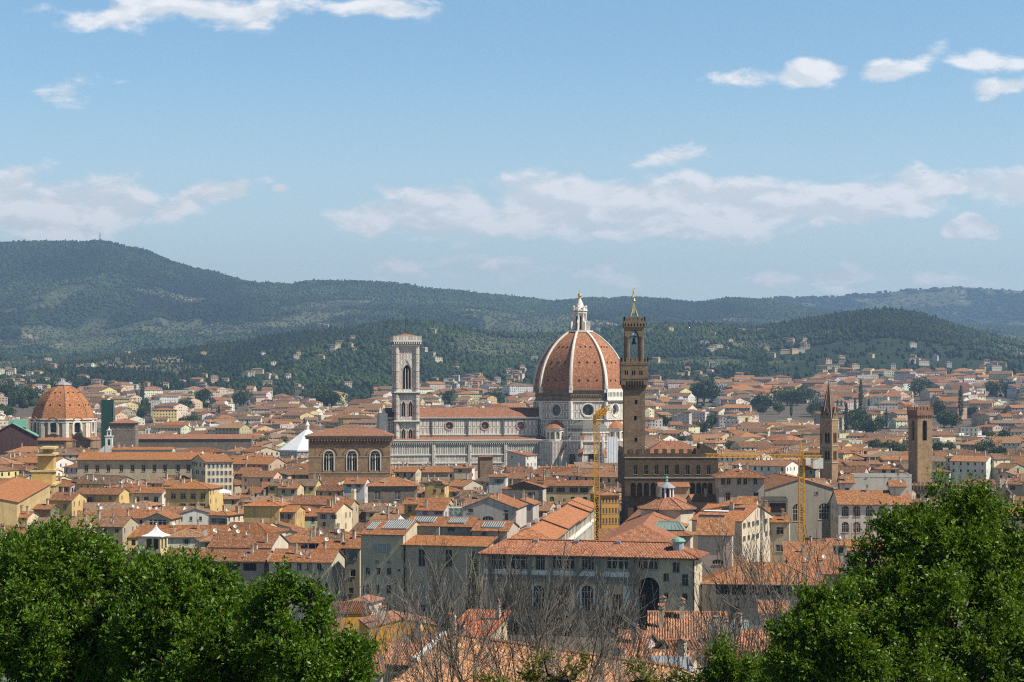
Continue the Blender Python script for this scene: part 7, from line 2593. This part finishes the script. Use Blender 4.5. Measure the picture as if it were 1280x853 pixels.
tag(put('distant_houses', me), 'the far town of tiled houses beyond the nearer streets, and villas on the hills', None, None, 'stuff')

# ---- green trees among the roofs
def tree_mesh(name, n, rx, rz, leaf, seed, cyp=False):
    r_ = np.random.default_rng(seed)
    lobes = r_.normal(0, 1, (9, 3)) * np.array([.42, .42, .34])
    k = r_.integers(0, 9, n)
    d = r_.normal(0, 1, (n, 3))
    d /= np.linalg.norm(d, axis=1)[:, None]
    p = lobes[k] + d * r_.uniform(.40, .66, (n, 1))
    if cyp:
        t = r_.uniform(0, 1, n)
        rr = .95 * np.sin(np.pi * np.clip(t * .92 + .08, 0, 1)) ** .7 * (1 - t * .45)
        a = r_.uniform(0, 6.28, n)
        p = np.stack([np.cos(a) * rr * r_.uniform(.6, 1, n), np.sin(a) * rr * r_.uniform(.6, 1, n), t * 2 - 1], -1)
    p *= np.array([rx, rx, rz])
    p[:, 2] += rz * 1.25
    return leaves_mesh(name, p, d, leaf, r_, M['leaf_city'])


def leaves_mesh(name, p, d, leaf, r_, mat, ratio=.55, fold=.25, up=.4):
    """one leaf-shaped quad per point"""
    n = len(p)
    ax = d + r_.normal(0, .55, (n, 3)) + np.array([0, 0, up])
    ax /= np.linalg.norm(ax, axis=1)[:, None]
    q = r_.normal(0, 1, (n, 3))
    s = np.cross(ax, q)
    s /= np.linalg.norm(s, axis=1)[:, None]
    nn = np.cross(ax, s)
    L = leaf * r_.uniform(.65, 1.3, (n, 1))
    Wd = L * ratio / 2
    a = p
    b = p + ax * L * .5 + s * Wd + nn * Wd * fold
    c = p + ax * L
    e = p + ax * L * .5 - s * Wd + nn * Wd * fold
    v = np.stack([a, b, c, e], 1).reshape(-1, 3)
    f = np.arange(n * 4).reshape(-1, 4)
    return mesh_np(name, v, f, [mat])


TM = [tree_mesh('crown', 1500, 4.2, 3.6, .95, s) for s in (1, 2, 3)] + [tree_mesh('crown', 1100, 1.5, 6.5, .7, 9, True)]
tk = MB(); tk.tube((0, 0, -1), (0, 0, 4), .4, .25, 6); tk.tube((0, 0, 2.5), (1.6, .6, 5.5), .2, .1, 5); tk.tube((0, 0, 2.8), (-1.4, -.5, 6), .2, .1, 5)
TKM = tk.mesh('trunk', [M['bark']])
CITYTREES = []
rg_ = random.Random(3)
for xc, yc in GARD:
    if 1250 < yc < 2500 and rg_.random() < .42 and not blocked(xc, yc, 8, 8, 0):
        pq = proj(xc, yc, 15)
        if -10 < pq[0] < 1290: CT.append((pq[0], pq[1], rg_.choice([0, 1, 2, 2, 1, 3]), rg_.uniform(.7, 1.15), yc))
print('city trees', len(CT))
for px, py, k, s, Yq in CT:
    g = float(ground(np.array([wx(px, Yq)]), np.array([Yq]))[0])
    s *= max(1.0, Yq / 1500.0)
    top = wz(py - 7 * s ** .3, Yq)
    zz = max(g, top - 8.5 * s)
    nm = 'cypress_tree' if k == 3 else 'city_tree'
    t = thing(nm, None, 'tree', (wx(px, Yq), Yq, zz), rd_.uniform(0, 360))
    t.scale = (s, s, s * 1.05)
    put('crown', TM[k], t)
    put('trunk', TKM, t)
    CITYTREES.append((t, px, py, k))
# ---------------------------------------------------------------- roofs on our own bank of the river
def gz1(x, y): return float(ground(np.array([x]), np.array([y]))[0])


def nh(pl, pr, ye, rows, Y, d, desc, rot=-8, roof='gx', pitch=.36, col=CRM, rc=0, **k):
    g = gz1(wx((pl + pr) / 2, Y), Y) - 2
    return hw(pl, pr, ye, 0, rows, rot=rot, Y=Y, z0=g, d=d, roof=roof, pitch=pitch, col=col, rc=rc, near=k.pop('near', True), desc=desc, **k)


LT = [(.42, .21, .12), (.36, .165, .095), (.40, .18, .10)]
nh(463, 546, 783, [((508,), 803, 793, 8, 'r', 'cy')], 290, 11, 'bright ochre house with low gable and patched wall behind bare trees', rot=13, roof='gy', pitch=.22, ov=.12, col=(.66, .33, .05), rc=LT[1], chim=1, rops=[], lops=[], base=0)
nh(415, 463, 766, [], 312, 9, 'ochre lower wall house beside the bright ochre gable', rot=10, roof='shed', pitch=.10, ov=.12, col=(.64, .32, .05), rc=LT[1], chim=0, rops=[], base=0)
nh(558, 606, 796, [((575,), 806, 800, 5)], 265, 8, 'low house with fresh red tiles at the foot of the grey palace', rot=-24, roof='shed', pitch=.34, col=TAN, rc=(.42, .13, .06), chim=1)
nh(520, 566, 822, [((540,), 832, 826, 5)], 190, 9, 'cluttered little house with grey sheet lean-to among bare trees', rot=-10, pitch=.34, col=(.58, .47, .32), rc=LT[1], chim=2)
nh(472, 528, 828, [((500,), 838, 832, 5)], 205, 9, 'low house with jumbled red tiles below the bright ochre gable', rot=-16, pitch=.34, col=(.56, .45, .32), rc=LT[1], chim=2)
nh(425, 478, 838, [((450,), 848, 842, 5)], 190, 9, 'small cream house with red tiles beside the sparser evergreen', rot=10, pitch=.34, col=(.60, .50, .36), rc=LT[2], chim=1)
nh(538, 600, 846, [], 150, 9, 'low tiled house at the left eaves of the nearest roof', rot=-30, pitch=.30, col=(.56, .45, .32), rc=LT[2], chim=0)
nh(770, 805, 808, [((790,), 818, 812, 7, 'r', 'og')], 205, 7, 'small pinkish house with one window right under the riverside palace', rot=-14, pitch=.36, col=(.56, .45, .40), rc=LT[1], chim=1)
nh(812, 908, 797, [((830, 870), 806, 801, 5)], 225, 12, 'wide tiled house with two chimneys below the plain palace end', rot=-5, pitch=.40, col=(.52, .42, .30), rc=LT[0], chim=3)
nh(846, 925, 824, [((880,), 836, 829, 6)], 180, 9, 'old house with mossy uneven tiles and tall cream chimney', rot=9, pitch=.30, col=(.56, .46, .32), rc=LT[1], chim=3)
nh(770, 850, 846, [], 160, 10, 'low old house with grey metal roof hatch', rot=-18, pitch=.32, col=(.50, .40, .28), rc=LT[0], chim=1)
nh(918, 962, 812, [((935,), 822, 816, 6, 'r', 'oy')], 205, 9, 'small house with reddish tiles beside the right-hand tree', rot=-10, pitch=.34, col=(.58, .48, .34), rc=LT[2], chim=2)
nh(940, 985, 838, [((955,), 850, 842, 7, 'r', 'og')], 165, 8, 'cream house with green shutters half behind the right-hand tree', rot=-12, roof='hip', pitch=.34, col=(.64, .54, .36), rc=LT[1], chim=1)
nh(950, 986, 765, [((960, 975), 778, 771, 6, 'r', 'n')], 330, 9, 'grey rendered house with small tiled roof under the loggia building', rot=-6, pitch=.34, col=(.46, .40, .33), rc=LT[1], chim=0, near=False)
nh(640, 700, 845, [], 235, 9, 'low tiled house hidden below the riverside palace arches', rot=-6, pitch=.3, col=TAN, rc=LT[1], chim=2)
# the big tiled roof close below us, its rows of tiles running down to the left
br = thing('roofed_house', 'nearest house, its big sunlit pan tile roof filling the bottom middle', 'house', (2.2, 126, 32), 0)
A, B = Vector((-4.5 - 2.2, 129 - 126, 40.9 - 32)), Vector((10.6 - 2.2, 118 - 126, 40.2 - 32))
dn = Vector((-.52, -.83, -.36)).normalized() * 8.5
bk = Vector((.52, .83, -.36)).normalized() * 7
mb = MB()
mb.slab([tuple(A + dn - Vector((0, 0, .09))), tuple(B + dn - Vector((0, 0, .09))), tuple(B - Vector((0, 0, .09))), tuple(A - Vector((0, 0, .09)))], .3, 1, 1)
tiled(mb, [tuple(A + dn), tuple(B + dn), tuple(B), tuple(A)], .33, .085, .42, .03)
tiled(mb, [tuple(B + bk), tuple(A + bk), tuple(A), tuple(B)], .33, .085, .42, .03)
for k in range(44):
    p, q = A.lerp(B, k / 44), A.lerp(B, (k + 1.06) / 44)
    mb.tube(tuple(p - Vector((0, 0, .04))), tuple(q), .2, .17, 6)
ro_ = mb.build('roof', [M['tile_geo'], M['soffit']], br, color=(.41, .215, .112))
mb = MB()
corners = [A + dn * .96, B + dn * .96, B + bk * .95, A + bk * .95]
pts = [(c.x, c.y) for c in corners]
for i in range(4):
    a, b = pts[i], pts[(i + 1) % 4]
    za, zb_ = corners[i].z - .25, corners[(i + 1) % 4].z - .25
    mb.face([(*a, -12), (*b, -12), (*b, zb_), (*a, za)], 0)
for e0, e1, t_ in ((corners[0], corners[3], A), (corners[1], corners[2], B)):
    f_ = [tuple(e0 - Vector((0, 0, .25))), tuple(e1 - Vector((0, 0, .25))), (t_.x, t_.y, t_.z - .2)]
    mb.face(f_, 0)
mb.build('wall', [M['wall']], br, color=(.56, .47, .36))
cp = MB()
cp.tube(tuple(A + dn * .02 + Vector((0, 0, .15))), tuple(A + dn * .5 + Vector((0, 0, .15))), .22, n=4, cap=True)
cp.build('coping', [M['white']], br)
for t in ():
    p = A.lerp(B, t) + bk * .15
    put('chimney', chimney_mesh(1), ro_, (.45, .22, .13), tuple(p), .7)
claim(2.2, 112, 20, 28, -45)
# grey metal roof hatch and a glazed canopy among the near roofs
for (px, py, Y, w, h, nm, lab, mt) in ((835, 829, 158, 3.6, .9, 'roof_hatch', 'grey metal roof hatch lying on the old tiles below the riverside palace', 'lead'),
                                       (924, 783, 235, 2.4, 1.5, 'glass_canopy', 'grey glazed roof canopy behind the small reddish roofs', 'pale_glass')):
    t = thing(nm, lab, 'skylight', (wx(px, Y), Y, wz(py, Y) - h / 2), -16)
    mb = MB()
    mb.box(-w / 2, w / 2, 0, 1.8, -1.5, 0, 0)
    mb.slab([(-w / 2 - .1, -.1, 0), (w / 2 + .1, -.1, 0), (w / 2 - .2, 1.0, h), (-w / 2 + .2, 1.0, h)], .08, 0, 0)
    mb.slab([(w / 2 + .1, 2, 0), (-w / 2 - .1, 2, 0), (-w / 2 + .2, 1.0, h), (w / 2 - .2, 1.0, h)], .08, 0, 0)
    mb.build('panel', [M[mt]], t)
    mb = MB()
    for k in range(5):
        x = -w / 2 + w * k / 4
        mb.beam((x, -.12, .06), (x * .9, 1.0, h + .06), .07)
    mb.build('glazing_bar', [M['lead']], t)

# ---------------------------------------------------------------- the trees close to us
def leafy(px_lobes, Y, n_leaf, leaf, seed, mat, name, label, cat='tree', trunk=True, ratio=.46, shell=(.55, 1.0), cl=12, spread=.50, grp=None):
    """lobes in picture columns and rows at distance Y (+ offset): the crown is a volume of twigs, each with its own leaves"""
    r_ = np.random.default_rng(seed)
    lob = np.array([(wx(px, Y + dy), Y + dy, wz(py, Y + dy), r * Y / F) for px, py, r, dy in px_lobes])
    sub = []                                                                  # each bough carries several smaller boughs with gaps between
    for x, y, z, r in lob:
        for q in range(9 if r > .5 else 4):
            v = r_.normal(0, 1, 3)
            v[1] -= .35
            v /= np.linalg.norm(v)
            sr = r * r_.uniform(.26, .50)
            e = r_.uniform(.55, 1.0)
            sub.append((x + v[0] * r * e, y + v[1] * r * e, z + v[2] * r * e * .95, sr))
    main = lob
    lob = np.array(sub)
    wts = lob[:, 3] ** 2
    tw_n, lf_n = 9, cl
    nc = n_leaf // (tw_n * lf_n)
    k = r_.choice(len(lob), nc, p=wts / wts.sum())
    d = r_.normal(0, 1, (nc, 3))
    d[:, 1] -= .3
    d /= np.linalg.norm(d, axis=1)[:, None]
    R_ = lob[k, 3][:, None]
    lump = .80 + .40 * fbm(d[:, 0] * 2.1 + k * 3.7, d[:, 2] * 2.1 + d[:, 1] * 1.3 + k, 3, seed)[:, None]
    rad = np.where(r_.uniform(0, 1, (nc, 1)) < .8, r_.uniform(*shell, (nc, 1)), r_.uniform(.2, .7, (nc, 1)))
    c = lob[k, :3] + d * R_ * rad * lump
    ax = d * .75 + r_.normal(0, .3, (nc, 3)) + np.array([0, 0, .62])          # every clump is a spray of twigs pointing out and up
    ax /= np.linalg.norm(ax, axis=1)[:, None]
    tw = ax[:, None] + r_.normal(0, .50, (nc, tw_n, 3))
    tw /= np.linalg.norm(tw, axis=2)[:, :, None]
    ln = spread * r_.uniform(.6, 1.25, (nc, 1, 1, 1)) * r_.uniform(.6, 1.2, (nc, tw_n, 1, 1))
    t = r_.uniform(.08, 1, (nc, tw_n, lf_n, 1))
    p = c[:, None, None] + tw[:, :, None] * t * ln + r_.normal(0, .022, (nc, tw_n, lf_n, 3))
    dd = tw[:, :, None] * .75 + r_.normal(0, .45, (nc, tw_n, lf_n, 3))
    cx, cy = lob[:, 0].mean(), lob[:, 1].mean()
    gz_ = gz1(cx, cy)
    root = thing(name, label, cat, (cx, cy, gz_), 0, grp)
    o = np.array([cx, cy, gz_])
    me = leaves_mesh('crown', (p.reshape(-1, 3) - o), dd.reshape(-1, 3), leaf, r_, mat, ratio, .3, .05)
    put('crown', me, root)
    if trunk:
        mb = MB()
        low = main[:, 2].min()
        mb.tube((0, 0, -.5), (0, 0, max(1.2, low - gz_)), .26, .2, 8)
        top = Vector((0, 0, max(1.2, low - gz_)))
        for l in main:
            e_ = Vector((l[0], l[1], l[2])) - Vector(o)
            m_ = top.lerp(e_, .5) + Vector((r_.normal(0, .15), r_.normal(0, .15), -.15))
            mb.tube(tuple(top), tuple(m_), .11, .07, 6)
            mb.tube(tuple(m_), tuple(e_), .07, .035, 5)
            for q in range(9):
                v_ = Vector(r_.normal(0, 1, 3)); v_.z = abs(v_.z) * .8 + .2; v_.normalize()
                mb.tube(tuple(m_.lerp(e_, r_.uniform(.4, 1))), tuple(e_ + v_ * l[3] * r_.uniform(.6, .95)), .03, .012, 4)
        mb.build('trunk', [M['bark']], root)
    return root


ORD2 = ['first', 'second', 'third', 'fourth', 'fifth', 'sixth', 'seventh', 'eighth', 'ninth', 'tenth']
G1 = 'dense evergreen trees in front of the town'
L1 = [(30, 712, 58, 0), (85, 712, 52, .5), (110, 704, 40, 0), (145, 738, 44, -.5), (60, 760, 62, -1), (125, 765, 60, -1.2), (20, 800, 70, -1.5), (90, 822, 70, -1.8), (160, 810, 62, -1.8), (10, 700, 32, .6), (62, 685, 24, .2), (-25, 730, 60, 0), (-30, 800, 70, -1), (108, 668, 15, .3), (128, 680, 15, .2), (45, 850, 60, -2), (140, 858, 60, -2)]
leafy(L1, 46, 150000, .12, 3, M['leaf'], 'evergreen_tree', 'dense glossy evergreen tree filling the lower left corner', grp=G1, ratio=.38)
L2 = [(205, 748, 42, .4), (242, 745, 40, 0), (225, 775, 56, -.6), (275, 770, 42, -.4), (190, 790, 50, -.8), (250, 830, 62, -1.2), (310, 815, 50, -1), (200, 850, 55, -1.4), (295, 860, 50, -1.2), (175, 728, 24, .5), (262, 732, 22, 0), (236, 714, 14, .2)]
leafy(L2, 43, 115000, .12, 4, M['leaf'], 'evergreen_tree', 'middle one of the left evergreens, just right of the densest crown', grp=G1, ratio=.38)
L3 = [(345, 738, 20, 0), (340, 764, 26, .1), (358, 725, 10, 0), (395, 748, 19, .2), (402, 775, 22, .1), (372, 800, 30, -.3), (345, 815, 34, -.4), (410, 815, 26, -.2), (375, 845, 40, -.6), (430, 815, 18, -.2), (452, 812, 15, -.1), (440, 845, 28, -.4), (340, 715, 7, .1), (395, 728, 8, .1), (330, 790, 24, .1)]
L3 = [(a, b + 4, c * .82, d) for a, b, c, d in L3]
leafy(L3, 40, 46000, .10, 5, M['leaf'], 'evergreen_tree', 'sparser small-crowned evergreen with gaps, before the ochre house', grp=G1, spread=.40)
L4 = [(1062, 775, 40, -.4), (1040, 800, 40, -.6), (1020, 835, 42, -.9), (1195, 668, 55, 0), (1160, 705, 60, -.3), (1225, 715, 70, .2), (1120, 745, 62, -.6), (1185, 775, 75, -1), (1265, 720, 62, .4), (1270, 790, 75, -.6), (1090, 800, 62, -1.2), (1150, 840, 75, -1.8), (1240, 850, 80, -1.8), (1192, 628, 24, 0), (1178, 645, 28, .1), (1245, 665, 30, .2), (1278, 672, 34, .4), (1135, 672, 30, 0), (1108, 690, 24, .1), (1085, 702, 20, .1), (1300, 740, 60, .4), (1310, 820, 70, -.4), (1212, 640, 20, .1), (1066, 730, 22, 0)]
leafy(L4, 48, 215000, .11, 6, M['leaf2'], 'broadleaf_tree', 'big bright green broadleaf tree at the lower right', grp=G1)
L5 = [(1030, 772, 30, 0), (1010, 800, 34, -.2), (1050, 815, 40, -.4), (995, 838, 30, -.3), (1030, 860, 40, -.5), (1075, 855, 40, -.6), (1012, 757, 16, .1), (1046, 750, 16, .1), (985, 812, 16, 0)]
leafy(L5, 44, 62000, .10, 7, M['leaf2'], 'broadleaf_tree', 'low leafy side tree at the left foot of the big right-hand tree', grp=G1, spread=.40)
G2 = 'leafy bushes at the bottom edge'
for i, (lb, lab, n, mt) in enumerate((([(905, 815, 14, 0), (915, 838, 18, 0), (935, 845, 14, .2), (890, 850, 14, 0)], 'sprawling green bush below the tall cream chimney', 5200, 'leaf2'),
                                      ([(680, 822, 12, 0), (705, 845, 16, 0), (730, 835, 10, 0), (665, 850, 12, 0)], 'thin yellow-green bush in front of the big tiled roof', 1500, 'scrub'),
                                      ([(960, 845, 16, 0), (945, 858, 14, 0), (972, 830, 10, 0)], 'green bush hugging the left side of the low leafy tree', 3600, 'leaf2'),
                                      ([(610, 850, 9, 0), (625, 858, 8, 0)], 'tiny green sprig at the bottom left of the big tiled roof', 500, 'scrub'),
                                      ([(800, 850, 14, 0), (830, 858, 12, 0), (860, 850, 10, 0)], 'patchy bush right of the big tiled roof', 1900, 'scrub'))):
    leafy(lb, 56 + i, n, .11, 20 + i, M[mt], 'bush', lab, 'bush', True, grp=G2, spread=.5, cl=6)

# bare branching trees
def bare_mesh(seed, stems=3, H_=8.5):
    r_ = random.Random(seed)
    mb = MB()

    def grow(p, d, ln, r, dep):
        n = 3 if dep < 3 else 2
        for i in range(n):
            d2 = (d + Vector((r_.gauss(0, .16), r_.gauss(0, .16), .07))).normalized()
            q = p + d2 * ln / n
            r2 = r * .86
            mb.tube(tuple(p), tuple(q), max(r * .85, .009), max(r2 * .85, .008), 5 if r > .04 else 3)
            if dep < 4 and r2 > .006:
                for _ in range(2 if 1 <= dep <= 2 and r_.random() < .6 else 1):
                    if dep == 0 and i == 0: continue
                    a = r_.uniform(0, 6.28)
                    o = d2.orthogonal().normalized()
                    o = (o * math.cos(a) + d2.cross(o) * math.sin(a))
                    nd = (d2 * r_.uniform(.6, 1.0) + o * r_.uniform(.35, .80) + Vector((0, 0, .22))).normalized()
                    grow(q, nd, ln * r_.uniform(.45, .70), r2 * .58, dep + 1)
            p, d, r = q, d2, r2
        if dep < 4: grow(p, d, ln * .62, r * .8, dep + 1)
    for s in range(stems):
        a = 6.28 * s / stems + r_.uniform(-.5, .5)
        grow(Vector((math.cos(a) * .12, math.sin(a) * .12, -.4)), Vector((math.cos(a) * r_.uniform(.1, .45), math.sin(a) * r_.uniform(.1, .45), 1)).normalized(), H_ * .42, r_.uniform(.06, .10), 0)
    return mb.mesh('branches', [M['twig']])


BM = [bare_mesh(s, st) for s, st in ((1, 2), (2, 3), (3, 1), (4, 2), (5, 2))]
BH = [max(v.co.z for v in m.vertices) for m in BM]
BT = [(440, 715, 74, 0), (478, 725, 70, 1), (527, 712, 66, 2), (560, 745, 80, 3), (588, 700, 76, 1), (618, 695, 84, 4), (645, 698, 78, 0), (672, 692, 86, 3), (703, 712, 74, 1), (732, 722, 82, 4),
      (768, 735, 72, 0), (812, 750, 62, 2), (845, 765, 66, 3), (890, 775, 60, 2), (958, 690, 64, 3), (985, 674, 60, 0), (1005, 668, 66, 1), (1028, 690, 70, 4), (935, 745, 72, 3)]
for i, (px, py, Y, k) in enumerate(BT):
    x = wx(px, Y)
    top = wz(py, Y)
    g = gz1(x, Y)
    t = thing('bare_tree', None, 'tree', (x, Y, g), random.uniform(0, 360), 'leafless trees in front of the palace')
    s = max(.4, (top - g) / BH[k] * 1.12)
    t.scale = (s * .78, s * .78, s)
    put('branches', BM[k], t)
    nb = ['ochre house', 'grey-green block', 'plain palace wing', 'dark ivy column', 'palace arches', 'palace end', 'wide loggia building', 'right-hand tree']
    wh = nb[0] if px < 490 else nb[1] if px < 530 else nb[2] if px < 600 else nb[4] if px < 760 else nb[5] if px < 860 else nb[6] if px < 990 else nb[7]
    t['_w'] = wh
cnt = {}
for t in [o for o in bpy.data.objects if o.name.startswith('bare_tree')]: cnt.setdefault(t['_w'], []).append(t)
for wh, L in cnt.items():
    L.sort(key=lambda t: t.location.x / t.location.y)
    for i, t in enumerate(L):
        hh = 'tall' if t.scale.z > .95 else 'low'
        t['label'] = f'{hh} leafless grey-brown tree before the {wh}' + ('' if len(L) == 1 else f', {ORD2[i] if i else "first"} from the left' if len(L) > 1 else '')
        del t['_w']
iv = thing('cypress_tree', 'dark narrow evergreen column against the grey palace wall', 'tree', (wx(592, 408), 408, -6), 0)
put('crown', TM[3], iv)
put('trunk', TKM, iv)
iv.scale = (1.25, 1.25, 1.85)
# ---------------------------------------------------------------- labels that tell the houses apart
LM = [('the orange chapel dome', 79, 525), ('the loggia tower', 154, 535), ('the long basilica nave', 239, 550), ('the huge long cream palazzo', 180, 585), ('the tall ochre church', 60, 600), ('the white baptistery roof', 365, 560),
      ('the brown church hall', 437, 570), ('the striped bell tower', 509, 545), ('the cathedral nave', 600, 560), ('the cathedral apse', 700, 560), ('the fortress palace', 838, 590), ('the tall watch tower', 793, 520),
      ('the end of the long crane jib', 890, 572), ('the crane mast by the grey church', 1002, 600), ('the slender brick spire', 1038, 560), ('the battlemented tower', 1156, 560), ('the grey gabled church', 1000, 630),
      ('the white arched palazzo', 1085, 625), ('the end-on crane', 746, 590), ('the pale grey gabled hall', 615, 640), ('the dark rusticated palace', 490, 615), ('the yellow palazzo', 235, 620), ('the octagonal hall', 836, 635),
      ('the long ochre shuttered house', 340, 642), ('the right-hand green tree', 1200, 640), ('the statued church', 1254, 620), ('the far edge of town', 300, 495), ('the far edge of town', 600, 495), ('the dark pine hill', 1100, 480),
      ('the white parasol street', 279, 612), ('the right picture edge', 1275, 560), ('the left picture edge', 4, 570), ('the netted scaffold tower', 133, 515), ('the fortress battlements', 870, 560)]
ORD = ['nearest', 'second', 'third', 'fourth', 'fifth', 'sixth', 'seventh', 'eighth', 'ninth', 'tenth', 'eleventh', 'twelfth', 'thirteenth', 'fourteenth', 'fifteenth', 'sixteenth', 'seventeenth', 'eighteenth', 'nineteenth', 'twentieth']
RN = {'gx': 'long-eaved roof', 'gy': 'gable facing us', 'hip': 'hipped roof', 'shed': 'single-slope roof', 'flat': 'flat roof', 'shedr': 'sideways sloping roof'}


def side(px, py):
    best = None
    for nm, a, b in LM:
        dx, dy = px - a, (py - b) * 1.6
        q = math.hypot(dx, dy)
        if best is None or q < best[0]: best = (q, nm, dx, dy)
    q, nm, dx, dy = best
    if 'edge' in nm: return nm, 'at', q
    return nm, ('right of' if dx > 0 else 'left of') if abs(dx) > abs(dy) else ('below' if dy > 0 else 'behind'), q


buck = {}
for r, s in FEAT:
    py = HZ - F * (s['top'] - H) / s['Y']
    nm, rel, q = side(s['px'], py)
    tone = 'dark ' if s['rc'][0] < .27 else 'bright ' if s['rc'][0] > .385 else ''
    kind = {'house': 'house', 'palazzo': 'big house', 'apartment block': 'apartment block'}[s['cat']]
    roofw = RN[s['roof']] if s['roof'] == 'gy' else (tone + 'tiled ' if s['roof'] != 'flat' else '') + RN[s['roof']]
    base = (CNAME[s['ci']], kind, roofw, rel, nm)
    buck.setdefault(base, []).append((q, r))
    r['group'] = {'house': 'town houses between the monuments', 'palazzo': 'large town houses between the monuments', 'apartment block': 'flat-roofed apartment blocks of the outer town'}[s['cat']]
for (c, kind, roofw, rel, nm), L in buck.items():
    L.sort(key=lambda q: q[0])
    for i, (q, r) in enumerate(L):
        o = '' if len(L) == 1 else (ORD[min(i, 19)] + (' ' if i == 0 else ' nearest ')).strip() + ' of its like, '
        lab = f'{c} {kind} with {roofw}, {o}{rel} {nm}'
        if len(lab.split()) > 16: lab = lab.replace(' of its like,', ' such,')
        for cut in (' of the', ' the', ' long', ' tall', ' big', ' dark'):
            if len(lab.split()) > 16 and cut in lab: lab = lab.replace(cut, ' of' if cut == ' of the' else '', 1)
        r['label'] = lab
used = {}
for r, pc, ye, Y, w, desc, roof in HANDS:
    nm, rel, q = side(pc, ye)
    desc = desc or 'house'
    lab = desc
    if len(desc.split()) < 9 and not any(desc in n or n.replace('the ', '') in desc for n, _, _ in LM): lab = f'{desc}, {rel} {nm}'
    r['label'] = lab
    r['group'] = 'town houses between the monuments' if r['category'] == 'house' else r.get('group') or ('large town houses between the monuments' if r['category'] == 'palazzo' else 'churches of the town')
bt_ = {}
for t, px, py, k in CITYTREES:
    nm, rel, q = side(px, py)
    bt_.setdefault(('slim dark cypress' if k == 3 else 'round green tree', rel, nm), []).append((q, t))
    t['group'] = 'trees among the roofs'
for (k, rel, nm), L in bt_.items():
    L.sort(key=lambda q: q[0])
    for i, (q, t) in enumerate(L):
        o = '' if len(L) == 1 else (ORD[i] + (' ' if i == 0 else ' nearest ')).strip() + ' of its like, '
        t['label'] = f'{k}, {o}{rel} {nm}' if o else f'{k} among the roofs, {rel} {nm}'
